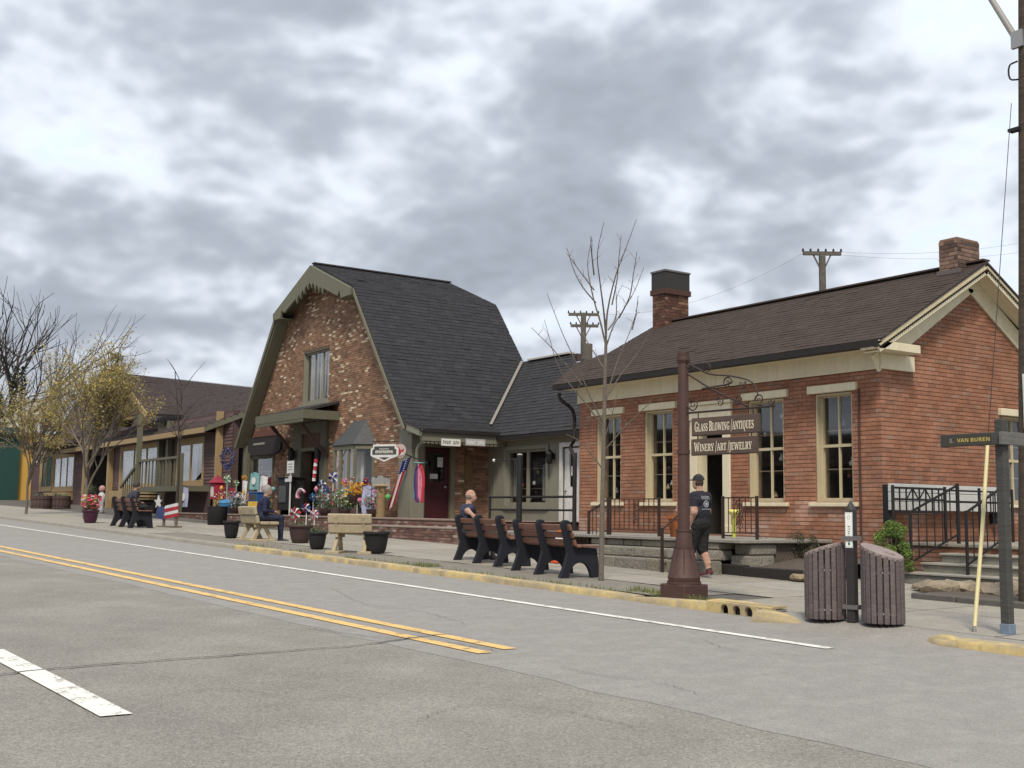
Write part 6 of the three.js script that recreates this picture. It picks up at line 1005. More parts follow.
function seated(label, pos, ryv, o) {                        // faces +z locally, seat height .52
  const C = o.shirt, T = o.trousers, sy = o.seat || .52, B = [
    [[-.09, sy + .1, 0], [.09, sy + .1, 0], .125, .125, T], [[0, sy + .12, 0], [0, sy + .42, -.02 + (o.lean || 0) * .5], .15, .145, (t, p) => t < .12 ? T : C], [[-.1, sy + .46, -.02 + (o.lean || 0)], [.1, sy + .46, -.02 + (o.lean || 0)], .118, .118, C], [[-.15, sy + .535, -.03 + (o.lean || 0)], [.15, sy + .535, -.03 + (o.lean || 0)], .065, .065, C], [[0, sy + .53, -.02 + (o.lean || 0)], [0, sy + .64, .01 + (o.lean || 0)], .058, .054, (t, p) => t < .45 ? C : SKIN],
    [[.1, sy + .1, .02], [.12, sy + .09, .45], .105, .075, T], [[-.1, sy + .1, .02], [-.12, sy + .09, .45], .105, .075, T], [[.12, sy + .08, .45], [.12, .1, .46], .07, .048, T], [[-.12, sy + .08, .45], [-.12, .1, .46], .07, .048, T], [[.12, .05, .45], [.13, .045, .62], .05, .04, [.03, .03, .035]], [[-.12, .05, .45], [-.13, .045, .62], .05, .04, [.03, .03, .035]],
    [[.175, sy + .52, -.03 + (o.lean || 0)], o.elbL || [.25, sy + .26, .04], .068, .055, t => t < (o.sleeve || .7) ? C : SKIN], [o.elbL || [.25, sy + .26, .04], o.wriL || [.14, sy + .24, .26], .048, .034, o.sleeve > 1 ? C : SKIN],
    [[-.175, sy + .52, -.03 + (o.lean || 0)], o.elbR || [-.25, sy + .26, .04], .068, .055, t => t < (o.sleeve || .7) ? C : SKIN], [o.elbR || [-.25, sy + .26, .04], o.wriR || [-.14, sy + .24, .26], .048, .034, o.sleeve > 1 ? C : SKIN]];
  const t = thing('person', label, 'person', pos, ryv), lean = o.lean || 0, hd = headGeo([o.turn ? .02 : 0, sy + .755, .03 + lean], o.face || [0, -.1, 1], o.hairCol, o.head);
  const wl = o.wriL || [.14, sy + .24, .26], wr = o.wriR || [-.14, sy + .24, .26];
  part('body', [body(B, .035, [0, .62, .12], [.72, .74, .66], 110), hd, hand(wl, o.dirL || [-.3, -.15, 1], [0, -1, 0], .5), hand(wr, o.dirR || [.3, -.15, 1], [0, -1, 0], .5)], skinMat, t); return t;
}
{
  const q = onPave(472, 562.5); // bald man on the first timber bench, arm along its back
  const z = q.z - .35; seated('bald man in navy shirt seated on timber bench, arm along its back', [onZ(470, 500, z).x, paveY(q.x, q.z), z + .02], Math.PI - .1, { seat: .46, shirt: [.025, .028, .06], trousers: [.05, .05, .055], hairCol: [.2, .16, .13], head: { fringe: true }, elbL: [.27, .8, .0], wriL: [.16, .72, .24], sleeve: .98, elbR: [-.36, .93, -.2], wriR: [-.58, .87, -.22], dirR: [-1, -.15, -.1], face: [-.35, -.05, .93] });
  const p = V(cb2.x, cb2.y, cb2.z - .2); seated('grey haired person in navy jacket on cream cast bench', [p.x - .1, p.y - .05, p.z - .12], Math.PI - .3, { shirt: [.01, .012, .05], trousers: [.012, .016, .04], hairCol: [.3, .27, .25], head: { hair: true, hairLow: .07 }, sleeve: 1.1, lean: .08, face: [.05, -.25, .97] });
  const r = onPave(122, 527); seated('person in dark grey hooded top hunched on dark bench up the street', [r.x - .3, r.y, r.z - .3], Math.PI, { shirt: [.035, .035, .055], trousers: [.015, .015, .02], hairCol: [.05, .045, .04], head: { hair: true }, sleeve: 1.1, lean: .14, face: [0, -.4, .92] });
}
// ================================================================ TREES AND PLANTS
{ // young street tree, bare with swelling buds; limbs follow the photograph, spread in depth round the trunk
  const b = onPave(601, 580.5), d0 = b.clone().sub(EYE).dot(camF), t = thing('young_tree', 'slender bare young street tree beside the empty bench', 'tree'), fw = camF.clone().setY(0).normalize();
  const P = (px, py, off = 0) => atDepth(px, py, d0 / 1).addScaledVector(fw, off);
  const base = V(b.x, b.y - .05, b.z), trunk = [base, P(602.5, 500), P(604, 430), P(605, 380), P(606, 340)];
  part('trunk', limb(trunk, .04, .022, 10), M.bark, t);
  const L = [
    [[606, 345], [600, 318], [596, 303], [592, 284], [589, 258], [594, 232]], [[606, 340], [607, 313], [615, 277], [622, 258], [634, 225]], [[606, 335], [603, 310], [599, 284], [596, 258], [602, 228]], [[596, 303], [583, 288], [574, 272], [567, 250]], [[594, 290], [584, 274], [577, 262], [568, 247]], [[607, 345], [613, 327], [622, 312], [634, 292], [644, 267]],
    [[604, 425], [590, 398], [576, 366], [562, 338], [546, 299]], [[604, 428], [584, 402], [560, 372], [544, 322]], [[582, 385], [566, 366], [552, 350], [531, 330]], [[604, 410], [612, 380], [622, 352], [632, 330], [640, 308]], [[605, 400], [620, 376], [640, 350], [651, 330]], [[612, 305], [617, 280], [619, 255], [621, 236]], [[594, 275], [590, 250], [589, 243]], [[619, 318], [628, 300], [630, 282], [632, 262]], [[605, 450], [622, 430], [640, 412], [648, 404]], [[603, 470], [590, 452], [578, 440], [566, 434]], [[604, 440], [612, 415], [618, 390]], [[606, 372], [596, 352], [588, 336], [584, 322]], [[608, 330], [616, 318], [617, 300], [617, 288]], [[632, 330], [636, 314], [638, 296]],
  ];
  const buds = []; const spur = [];
  L.forEach((pl, i) => { const o = rr(-.7, .7), pts = pl.map((p, k) => P(p[0], p[1], o * k / (pl.length - 1))); part('limb', limb(pts, i < 3 ? .017 : .012, .0035, 5), M.bark, t); const c = new THREE.CatmullRomCurve3(pts), n = 9; for (let k = 2; k < n; k++) { const p = c.getPoint(k / n); buds.push(p); if (rnd() < .5) { const e = p.clone().add(V(rr(-.12, .12), rr(.05, .2), rr(-.12, .12))); spur.push(limb([p, p.clone().lerp(e, .5).add(V(0, .01, 0)), e], .004, .002, 4)); buds.push(e); } } });
  part('twigs', spur, M.bark, t, 'stuff'); part('buds', leaves(buds.length * 3, k => buds[k % buds.length].clone().add(V(rr(-.02, .02), rr(-.02, .03), rr(-.02, .02))), .012, [[.2, .16, .1], [.26, .2, .1]]), leafMat, t, 'stuff');
}
function branchy(o) {                                       // recursive limbs; returns geometries and tip points
  const big = [], small = [], tips = [];
  const grow = (p, d, len, r, lv) => {
    const seg = 3, pts = [p]; let q = p.clone(), dd = d.clone(); for (let k = 0; k < seg; k++) { dd.add(V(rr(-1, 1), rr(-.6, 1) * o.up, rr(-1, 1)).multiplyScalar(o.wob)).normalize(); q = q.clone().addScaledVector(dd, len / seg); pts.push(q); }
    (lv < 2 ? big : small).push(limb(pts, r, r * .6, lv < 2 ? 7 : 4)); if (lv >= o.levels) { tips.push(...pts.slice(1)); return; }
    if (lv >= o.levels - 1) tips.push(q);
    const n = o.kids[lv] || 3; for (let k = 0; k < n; k++) { const f = k === 0 ? 1 : rr(.35, 1), at = new THREE.CatmullRomCurve3(pts).getPoint(f), s = k === 0 ? o.spread * .4 : o.spread, nd = dd.clone().add(V(rr(-1, 1), rr(-.5, .9), rr(-1, 1)).normalize().multiplyScalar(s)).normalize(); grow(at, nd, len * rr(.6, .85), r * rr(.5, .68), lv + 1); }
  };
  grow(o.base, V(o.lean || 0, 1, 0).normalize(), o.len, o.r, 0); return { big, small, tips };
}
function buddingTree(label, px, py, h, spreadR, seed, trunkR, cols, n, levels) {
  const keep = rnd; rnd = mulberry(seed); const b = onPave(px, py), t = thing('budding_tree', label, 'tree'), len = h * .25;
  const R0 = branchy({ base: V(b.x, b.y - .1, b.z), len, r: trunkR, levels, kids: [8, 5, 4, 3, 2], spread: .58, wob: .15, up: 1.3 });
  part('trunk', R0.big, M.bark, t); part('branches', R0.small, M.bark, t, 'stuff');
  part('crown', leaves(n, () => R0.tips[Math.floor(rnd() * R0.tips.length)].clone().add(V(rr(-1, 1), rr(-1, 1), rr(-1, 1)).multiplyScalar(spreadR)), .05, cols), leafMat, t, 'stuff'); rnd = keep;
}
const budCols = [[.42, .32, .08], [.5, .38, .12], [.34, .26, .07], [.45, .36, .13], [.3, .28, .08]];
buddingTree('budding street tree with yellow green leaves beside the purple planter', 84, 519, 9.6, .15, 21, .075, budCols, 15000, 4);
buddingTree('second budding yellow tree before the green building', 26, 514, 8.0, .16, 47, .06, budCols, 6500, 4);
{ const keep = rnd; rnd = mulberry(5); const b = onPave(176, 524), t = thing('thin_tree', 'thin bare sapling in front of the brown shop', 'tree'), top = onZ(175, 372, b.z); part('trunk', limb([V(b.x, b.y - .05, b.z), V(b.x - .05, (b.y + top.y) / 2, b.z), V(top.x, top.y, top.z)], .06, .015, 8), M.barkD, t); const g = []; for (let k = 0; k < 16; k++) { const p = V(b.x, b.y + (top.y - b.y) * rr(.4, .95), b.z), e = p.clone().add(V(rr(-.9, .9), rr(.3, 1.1), rr(-.9, .9))); g.push(limb([p, p.clone().lerp(e, .5).add(V(0, .06, 0)), e], .016, .004, 4)); } part('branches', g, M.barkD, t, 'stuff'); rnd = keep; }
{ // big bare tree far behind, trunk wrapped in ivy
  const keep = rnd; rnd = mulberry(77); const d = 92, c = atDepth(13, 470, d), gy = roadY(c.x), t = thing('bare_tree', 'large bare tree with ivy covered trunk behind the green building', 'tree'), topY = atDepth(13, 275, d).y;
  const h = topY - gy, R0 = branchy({ base: V(c.x, gy, c.z), len: h * .33, r: .3, levels: 5, kids: [7, 4, 3, 3, 2], spread: .8, wob: .14, up: .8 });
  part('trunk', R0.big, M.barkD, t); part('branches', R0.small, M.barkD, t, 'stuff');
  part('ivy', leaves(900, () => { const y = rr(.2, .6), a = rr(0, 6.28), r = rr(.3, .65); return V(c.x + Math.cos(a) * r, gy + h * y, c.z + Math.sin(a) * r); }, .2, [[.02, .03, .012], [.03, .04, .015]]), leafMat, t, 'stuff'); rnd = keep;
}
function conifer(label, px, pyTop, d, wpx, seed) {
  const keep = rnd; rnd = mulberry(seed); const c = atDepth(px, 470, d), gy = roadY(c.x), top = atDepth(px, pyTop, d).y, H = top - gy, R0 = wpx / 2 * d / FOCAL, t = thing('conifer', label, 'tree'); part('trunk', [rod(V(c.x, gy, c.z), V(c.x, top, c.z), .3, .04, 8)], M.barkD, t);
  const br = [], lv = []; for (let k = 0; k < 80; k++) { const f = rr(.15, .98), a = rr(0, 6.28), r = R0 * (1 - f * .8) * rr(.6, 1.1), p = V(c.x, gy + H * f, c.z), e = p.clone().add(V(Math.cos(a) * r, -r * .12 + rr(-.1, .3), Math.sin(a) * r)); br.push(limb([p, p.clone().lerp(e, .5).add(V(0, .12, 0)), e], .05, .012, 4)); for (let q = 0; q < 42; q++) lv.push(p.clone().lerp(e, Math.sqrt(rr(.08, 1))).add(V(rr(-.3, .3), rr(-.22, .22), rr(-.3, .3)))); }
  part('branches', br, M.barkD, t, 'stuff'); part('crown', leaves(lv.length, k => lv[k], .17, [[.03, .05, .028], [.04, .06, .035], [.05, .07, .045]], .3), leafMat, t, 'stuff'); rnd = keep;
}
conifer('dark conifer behind the green building', -6, 392, 84, 34, 3); conifer('grey green conifer behind the budding tree', 112, 352, 78, 46, 9);
function shrub(label, p, R0, H, cols, n, sz, group) { const t = thing('shrub', label, 'shrub', [p.x, p.y, p.z], 0, group), st = []; for (let k = 0; k < 14; k++) { const a = rr(0, 6.28), r = R0 * rr(.2, .8); st.push(limb([V(0, -.05, 0), V(Math.cos(a) * r * .5, H * .45, Math.sin(a) * r * .5), V(Math.cos(a) * r, H * rr(.6, .95), Math.sin(a) * r)], .012, .004, 4)); } part('stems', st, M.barkD, t, 'stuff'); const cl = Array.from({ length: 22 }, () => { const a = rr(0, 6.28), y = rr(.12, .92), r = R0 * Math.sqrt(Math.max(.05, 1 - Math.pow(y * 1.06 - .35, 2) * 1.7)) * rr(.35, .85); return [Math.cos(a) * r, y * H, Math.sin(a) * r, R0 * rr(.22, .4)]; }); part('foliage', leaves(n, () => { const c = cl[Math.floor(rnd() * cl.length)], v = V(rr(-1, 1), rr(-1, 1), rr(-1, 1)).normalize().multiplyScalar(c[3] * Math.cbrt(rnd())); return V(c[0] + v.x, Math.max(.01, c[1] + v.y), c[2] + v.z); }, sz, cols, .45), leafMat, t, 'stuff'); return t; }
{
  const z = -14.95, a = onZ(894, 560, z); shrub('bright green shrub at the corner of brick house', V(a.x, paveY(a.x, z) + .1, z), .3, onZ(894, 520, z).y - paveY(a.x, z) - .1, [[.15, .24, .035], [.2, .3, .045], [.12, .19, .03]], 7000, .028);
  const c = onZ(803, 562, -14.9); shrub('dull olive shrub under the house windows', V(c.x, paveY(c.x, -14.9) + .12, -14.9), .36, .55, [[.05, .06, .025], [.07, .08, .03], [.09, .08, .04]], 1500, .03);
  const d = onZ(765, 560, -14.9); shrub('twiggy brown shrub against the stone foundation', V(d.x, paveY(d.x, -14.9) + .1, -14.9), .34, .45, [[.1, .08, .05], [.13, .1, .06]], 300, .025);
  const e = onPave(1003, 585); shrub('pale leafy plant among rocks behind the street sign', V(e.x, e.y, e.z), .3, .4, [[.14, .2, .09], [.3, .34, .25], [.1, .16, .05]], 900, .03);
  const w = onPave(1022, 578); shrub('green leafy clump at the pole base', V(w.x, w.y, w.z), .25, .45, [[.1, .18, .04], [.14, .22, .06]], 800, .03);
}
{ // weeds along the kerb
  const sp = new Soup(); const spot = (px, py, n, s) => { const c = onPave(px, py); for (let k = 0; k < n; k++) { const x = c.x + rr(-1, 1) * s, z = Math.min(curbZ(x) - .17, c.z + rr(-1, 1) * s * .35), y = paveY(x, z) - .01, h = rr(.03, .09), a = rr(0, 6.28), l = rr(.01, .05), f = rr(.7, 1.3), w = .006, q = rnd() < .35 ? [.26 * f, .25 * f, .07 * f] : [.13 * f, .17 * f, .045 * f]; sp.quad([x - w * Math.sin(a), y, z + w * Math.cos(a)], [x + w * Math.sin(a), y, z - w * Math.cos(a)], [x + Math.cos(a) * l, y + h, z + Math.sin(a) * l], [x + Math.cos(a) * l - .001, y + h, z + Math.sin(a) * l], q); } };
  for (const [px, py, n, s] of [[412, 566, 160, .5], [428, 566, 240, .3], [340, 559, 90, .35], [260, 546, 150, .8], [300, 552, 90, .5], [380, 562, 90, .7], [460, 573, 80, .8], [520, 581, 100, .7], [650, 592, 260, .35], [640, 600, 160, .5], [670, 601, 200, .35], [560, 586, 60, .6], [600, 590, 60, .5]]) spot(px, py, n, s);
  const g = part('weeds', sp.build(), leafMat, scene, 'stuff'); g.userData.label = 'tufts of weeds growing behind the yellow kerb'; g.userData.category = 'weeds';
}
// ================================================================ SHOP SIGNS, FLAGS AND DISPLAYS ON THE TERRACE
const zD = -14.95, TY = TERR + .05;                         // displays stand on the terrace edge
{
  { const c = onZ(385, 452.5, ZG + .9), s = thing('shield_sign', 'white shield shaped hanging sign with dark band by corner post', 'sign', [c.x, c.y, c.z], .5), k = 1.0; s.scale.setScalar(.62); part('board', [prism([[-.62, .36], [.62, .36], [.62, .22], [.74, .16], [.74, -.14], [.62, -.2], [.3, -.3], [0, -.42], [-.3, -.3], [-.62, -.2], [-.74, -.14], [-.74, .16], [-.62, .22]], .05, .006)], M.white, s); part('band', [prism([[-.55, .28], [.55, .28], [.55, .17], [.65, .12], [.65, -.1], [-.65, -.1], [-.65, .12], [-.55, .17]], .012).translate(0, 0, .052)], mat(lin(.05, .055, .05), .7), s); const tx = textTex(512, 160, (g, W, H) => { g.fillStyle = '#3c3f3c'; g.fillRect(0, 0, W, H); g.fillStyle = '#d8d6cc'; for (let k = 0; k < 9; k++) { const x = 130 + k * 28; g.fillRect(x, 26, 8, 30); g.fillRect(x, 26 + 22 * (k % 2), 20, 7); } for (let k = 0; k < 9; k++) { const x = 26 + k * 52; g.fillRect(x, 74, 14, 62); g.fillRect(x, 74 + 25 * (k % 3), 38, 12); g.fillRect(x + 26, 74, 10, 62 - 18 * (k % 2)); } }); const [pg, pm] = plate(1.05, .33, tx); part('lettering', pg.translate(0, .08, .066), pm, s); part('point', [prism([[-.3, -.22], [.3, -.22], [0, -.34]], .012).translate(0, 0, .052)], M.dark, s); part('bracket', [bar(V(-.7, .5, .02), V(.75, .5, .02), .03)], M.iron, s); part('hanger', [rod(V(-.5, .36, .02), V(-.5, .5, .02), .01), rod(V(.5, .36, .02), V(.5, .5, .02), .01)], M.iron, s); }
  { const c = onZ(400, 451, ZG + .5), s = thing('round_sign', 'small round red and white sign beside the shield sign', 'sign', [c.x, c.y, c.z], .6); s.scale.setScalar(.66); part('disc', [new THREE.CylinderGeometry(.3, .3, .04, 20).rotateX(Math.PI / 2)], color(.62, .5, .46), s); part('emblem', [prism([[-.2, -.1], [-.05, .18], [.05, .02], [.2, .1], [.1, -.18]], .02).translate(0, 0, .022)], cRed, s); part('emblem', [prism([[0, -.22], [.2, -.16], [.12, -.02]], .02).translate(0, 0, .026)], cWhite, s); }
  { const c = onZ(266, 445, ZG + .25), s = thing('scroll_sign', 'dark rounded signboard with carved red brown crest over window', 'sign', [c.x, c.y, c.z]), p = []; part('board', [uvBox(prism(Array.from({ length: 28 }, (_, k) => { const a = k / 28 * 6.283; return [Math.sign(Math.cos(a)) * Math.pow(Math.abs(Math.cos(a)), .5) * 1.55, Math.sign(Math.sin(a)) * Math.pow(Math.abs(Math.sin(a)), .6) * .36]; }), .08, .01))], mat(lin(.014, .01, .01), .85), s); part('crest', [uvBox(prism([[-1.1, .3], [-.8, .55], [-.4, .5], [-.25, .75], [-.1, .95], [.1, .95], [.25, .75], [.4, .5], [.8, .55], [1.1, .3]], .08, .01).translate(0, 0, .02))], mat(lin(.16, .055, .03), .7, { map: tGrain, m: .5 }), s); part('lettering', [bx(-1, .1, .02, .09, .092, .096)], mat(lin(.28, .27, .25), .7, { map: tStreak, m: .2 }), s); }
  { const c = onZ(290.5, 467, zD), s = thing('notice_board', 'white notice on a post beside the shop door', 'notice', [c.x, TY, zD]), h = c.y - TY; part('board', [bx(-.27, .27, h - .2, h + .2, -.01, .01)], M.white, s); for (let k = 0; k < 3; k++) part('lettering', [bx(-.18, .18, h - .1 + k * .09, h - .07 + k * .09, .011, .013)], cGrey, s); part('post', [bx(-.03, .03, 0, h - .2, -.03, .0)], M.white, s); part('lower_card', [bx(-.38, .16, h - .48, h - .3, .012, .02)], cWhite, s); }
  { const y = onZ(450, 441.5, ZG).y; const tx = sub2 => textTex(512, 96, (g, W, H) => { g.fillStyle = sub2 ? '#a9a9a6' : '#d2d1c8'; g.fillRect(0, 0, W, H); g.fillStyle = sub2 ? '#d9d9d6' : '#1c1c1a'; for (let k = 0; k < 8; k++) { if (k === 4) continue; const x = 30 + k * 58; g.fillRect(x, 24, 14, 50); g.fillRect(x, 24 + 20 * (k % 3), 40, 11); g.fillRect(x + 28, 30, 11, 40); } }); const xo = onZ(434, 435, ZG).x;
    for (const [a, c, s2, lab] of [[441, 460, false, 'white strip sign with black letters on the side eave'], [465, 485, true, 'grey strip sign with pale letters on the side eave']]) { const A = onX(a, 441, xo), C = onX(c, 442.5, xo), s = thing('strip_sign', lab, 'sign', [xo + .01, (A.y + C.y) / 2 - .02, (A.z + C.z) / 2], Math.PI / 2), L = A.z - C.z; part('board', [bx(-L / 2, L / 2, -.1, .1, 0, .02)], s2 ? cGrey : M.white, s); const [pg, pm] = plate(L - .02, .18, tx(s2)); part('lettering', pg.translate(0, 0, .0215), pm, s); } }
}
function cloth(w, h, n, wave, draw, tw, th) { const g = new THREE.PlaneGeometry(w, h, n, n), p = g.attributes.position; for (let i = 0; i < p.count; i++) p.setZ(i, wave * Math.sin(p.getX(i) / w * 9 + p.getY(i) / h * 2.2) + wave * .4 * Math.sin(p.getX(i) / w * 21)); g.computeVertexNormals(); return [clean(g), new THREE.MeshPhysicalMaterial({ map: textTex(tw, th, draw), roughness: .9, side: THREE.DoubleSide })]; }
{ // striped flag on a raked staff, hanging in folds
  const top = onZ(407, 459, ZG + .95), bot = onZ(391, 508, ZG + .95), t = thing('striped_flag', 'stars and stripes flag hanging in folds from corner post', 'flag'), d = bot.clone().sub(top), L = d.length(), N = 16, Mm = 22, pos = [], uv = [], idx = [];
  for (let i = 0; i <= N; i++) for (let j = 0; j <= Mm; j++) { const a = j / Mm, s = i / N, w = .62 - .12 * a, p = top.clone().addScaledVector(d, a); p.x += (s - .5) * w * 1.1 + .025 * Math.sin(s * 12 + a * 2); p.z += .05 * Math.sin(s * 14 + a * 1.4) + .1 * (s - .5); p.y += (s - .5) * .14; pos.push(p.x, p.y, p.z); uv.push(a, s); }
  for (let i = 0; i < N; i++) for (let j = 0; j < Mm; j++) { const a = i * (Mm + 1) + j, b = a + Mm + 1; idx.push(a, b, a + 1, b, b + 1, a + 1); }
  const g = new THREE.BufferGeometry(); g.setAttribute('position', new THREE.Float32BufferAttribute(pos, 3)); g.setAttribute('uv', new THREE.Float32BufferAttribute(uv, 2)); g.setIndex(idx); g.computeVertexNormals();
  const tx = textTex(512, 256, (c, W, H) => { for (let k = 0; k < 7; k++) { c.fillStyle = k % 2 ? '#d9d4d0' : '#8e1f2c'; c.fillRect(0, k * H / 7, W, H / 7 + 1); } c.fillStyle = '#1c2a68'; c.fillRect(0, 0, W * .27, H); c.fillStyle = '#cfd2de'; for (let r = 0; r < 6; r++) for (let q = 0; q < 6; q++) { c.beginPath(); c.arc(10 + q * 23 + (r % 2) * 11, 20 + r * 42, 6, 0, 7); c.fill(); } });
  part('cloth', clean(g), new THREE.MeshPhysicalMaterial({ map: tx, roughness: .9, side: THREE.DoubleSide }), t); part('staff', [rod(top.clone().add(V(.25, -.1, -.5)), top.clone().add(V(-.05, .14, .05)), .018)], M.iron, t);
  const w = thing('windsock', 'blue and pink striped windsock beside the striped flag', 'windsock'), a = onZ(419, 463, ZG + .6), cl = [cTeal, cBlue, cPurp, cPink, cPink, cRed]; for (let k = 0; k < 6; k++) { const x = a.x - .19 + k * .075; part('ribbon', limb([V(x * .4 + a.x * .6, a.y, a.z), V(x, a.y - .4, a.z + .05 * Math.sin(k)), V(x + .03 * Math.sin(k * 3), a.y - .95 - .06 * (k % 3), a.z)], .045, .045, 6), cl[k], w); } part('hoop', [mv(new THREE.TorusGeometry(.15, .02, 6, 16).rotateX(Math.PI / 2), a.x, a.y, a.z)], cTeal, w); part('cord', [rod(V(a.x, a.y, a.z), V(a.x, 3.5, a.z), .008)], M.iron, w);
}
const D = (px, py, z = zD) => onZ(px, py, z);
{ let q;
  const pw = (px, py, r, cols, label, z = zD) => { const c = D(px, py, z); pinwheel(c.x, c.y, z, r * .44, cols, label, TY); };
  pw(227, 479, .42, [cGreen, cWhite], 'green and white leaf pinwheel left of the shop window'); pw(236, 483, .3, [cWhite, cGreen, cYel], 'small pale pinwheel above the red one'); pw(232, 492, .4, [cRed], 'all red pinwheel left of the shop window', zD + .1); pw(244, 478, .3, [cOr, cYel], 'orange pinwheel left of the shop window');
  pw(345, 482, .3, [cPink], 'all pink pinwheel before the bay window'); pw(333, 477, .42, [cBlue, cWhite], 'large blue and white pinwheel by the shop door'); pw(322, 484, .34, [cWhite, cBlue], 'white and blue pinwheel by the shop door', zD + .1); pw(326, 490, .3, [cBlue], 'dark blue pinwheel low by the shop door', zD + .15); pw(357, 497, .24, [cWhite, cYel], 'white and yellow pinwheel under the bay window', zD + .1); pw(366, 481, .28, [cPurp, cRed], 'plum pinwheel before the bay window'); pw(338, 494, .2, [cGreen, cWhite], 'little green pinwheel under the bay window', zD + .12); pw(313, 497, .34, [cSky, cBlue], 'sky blue pinwheel behind brown planter', zD + .12); pw(242, 505, .2, [cLav, cWhite], 'lavender pinwheel behind the seated person', zD + .12); pw(253, 486, .26, [cTeal, cWhite], 'teal pinwheel under the left shop window'); pw(352, 478, .16, [cWhite, cRed], 'tiny red and white pinwheel before the bay window', zD + .1); pw(376, 479, .18, [cSky, cWhite], 'tiny sky blue pinwheel right of the bay window');
  { const set = [[219, 500, 'red', cRed], [223, 489, 'yellow', cYel], [239, 497, 'white', cWhite], [250, 498, 'orange', cOr], [259, 500, 'lavender', cLav], [270, 498, 'green', cGreen], [275, 490, 'teal', cTeal], [330, 500, 'white', cWhite], [343, 499, 'red', cRed], [348, 492, 'sky blue', cSky], [362, 501, 'pink', cPink], [379, 492, 'yellow', cYel], [390, 498, 'green', cGreen], [318, 490, 'pink', cPink]];
    const near = ['beside the red lantern', 'above the blue bucket', 'left of the seated person', 'right of the seated person', 'below the teal flag', 'left of the blue box', 'under the notice', 'at the foot of the doorway', 'in front of the plant trough', 'below the pink pinwheel', 'beside the lavender flag', 'under the wide pale flag', 'behind the striped flag', 'beside the arched spinner'];
    set.forEach(([px, py, cn, m], i) => { const c = D(px, py), t = thing('garden_ornament', 'small ' + cn + ' glass garden ornament on a stake ' + near[i], 'ornament', [c.x, TY, zD + .06]), y = (c.y - TY) / .62; t.scale.setScalar(.62); part('stake', [rod(V(0, 0, 0), V(0, y, 0), .01)], M.iron, t); part('bulb', i % 2 ? lathe([[0, 0], [.05, .02], [.12, .12], [.09, .2], [.03, .3], [0, .3]], 12).translate(0, y - .1, 0) : lathe([[0, 0], [.1, .05], [.14, .14], [.1, .24], [0, .28]], 12).translate(0, y - .1, 0), m, t); part('collar', [lathe([[.03, 0], [.045, .03], [.02, .05]], 10).translate(0, y - .12, 0)], M.steel, t); }); }
  { const a = D(316, 459), b = D(316, 481), t = thing('windsock', 'red and white striped windsock hanging at the shop door', 'windsock'); for (let k = 0; k < 6; k++) part('band', [mv(new THREE.CylinderGeometry(.055, .06, (a.y - b.y) / 6, 12, 1, true), a.x - .02 * k, a.y - (k + .5) * (a.y - b.y) / 6, zD)], k % 2 ? cWhite : cRed, t); part('cord', [rod(V(a.x, a.y, zD), V(a.x, 4.2, zD), .008)], M.iron, t); }
  const flag = (px, py, w, h, m, label, trim) => { const c = D(px, py), t = thing('garden_flag', label, 'garden flag', [c.x, TY, zD + .1], .5), y = c.y - TY; part('staff', [rod(V(-w / 2, 0, 0), V(-w / 2, y + h / 2 + .05, 0), .012), rod(V(-w / 2, y + h / 2, 0), V(w / 2, y + h / 2, 0), .01)], M.iron, t); const g = new THREE.PlaneGeometry(w, h, 8, 6), p = g.attributes.position; for (let i = 0; i < p.count; i++) p.setZ(i, .03 * Math.sin(p.getX(i) * 14 + p.getY(i) * 5)); g.computeVertexNormals(); part('cloth', clean(g.translate(0, y, 0)), m, t); t.scale.set(.75, 1, .75); part('motif', [mv(new THREE.CylinderGeometry(w * .26, w * .26, .01, 14).rotateX(Math.PI / 2), 0, y, .045)], trim, t); };
  flag(372, 500, .62, .82, cLav, 'lavender garden flag with grey motif under the bay window', cGrey); flag(257, 481, .5, .6, cTeal, 'teal garden flag below the left shop window', cWhite); flag(266, 489, .42, .9, cWhite, 'tall white garden flag below the left shop window', cGrey); flag(384, 483, .8, .34, cGrey, 'wide pale garden flag right of the bay window', cGrey); flag(247, 492, .3, .8, cWhite, 'narrow white garden flag behind the seated person', cYel); flag(186, 497, .62, .8, cLav, 'lavender garden flag under the side stair landing', cWhite);
  { const c = D(358, 490), t = thing('flower_basket', 'basket of orange flowers under the bay window', 'flowers', [c.x, TY, zD]), y = c.y - TY - .12; part('basket', [mv(lathe([[0, 0], [.2, 0], [.3, .24], [.27, .24], [.2, .05]], 14), 0, y - .25, 0)], M.plum, t); part('stand', [rod(V(0, 0, 0), V(0, y - .25, 0), .03)], M.iron, t); part('flowers', leaves(240, () => V(rr(-.42, .42), y + rr(-.02, .32), rr(-.3, .3)), .06, [[.7, .36, .03], [.75, .45, .05], [.6, .22, .02]], 1.1), leafMat, t, 'stuff'); }
  for (const [px, lab] of [[325, 'leafy green plants in a trough by the shop door'], [340, 'leafy green plants in a trough left of the bay window'], [352, 'leafy green plants in a trough under the bay window']]) { const c = D(px, 505), t = thing('plant_trough', lab, 'plants', [c.x, TY, zD]); part('trough', [rbx(-.5, .5, 0, .25, -.15, .15, .02)], M.plum, t); part('plants', leaves(260, () => V(rr(-.55, .55), rr(.22, .75), rr(-.2, .2)), .06, [...greens, [.12, .16, .09], [.2, .22, .15]]), leafMat, t, 'stuff'); }
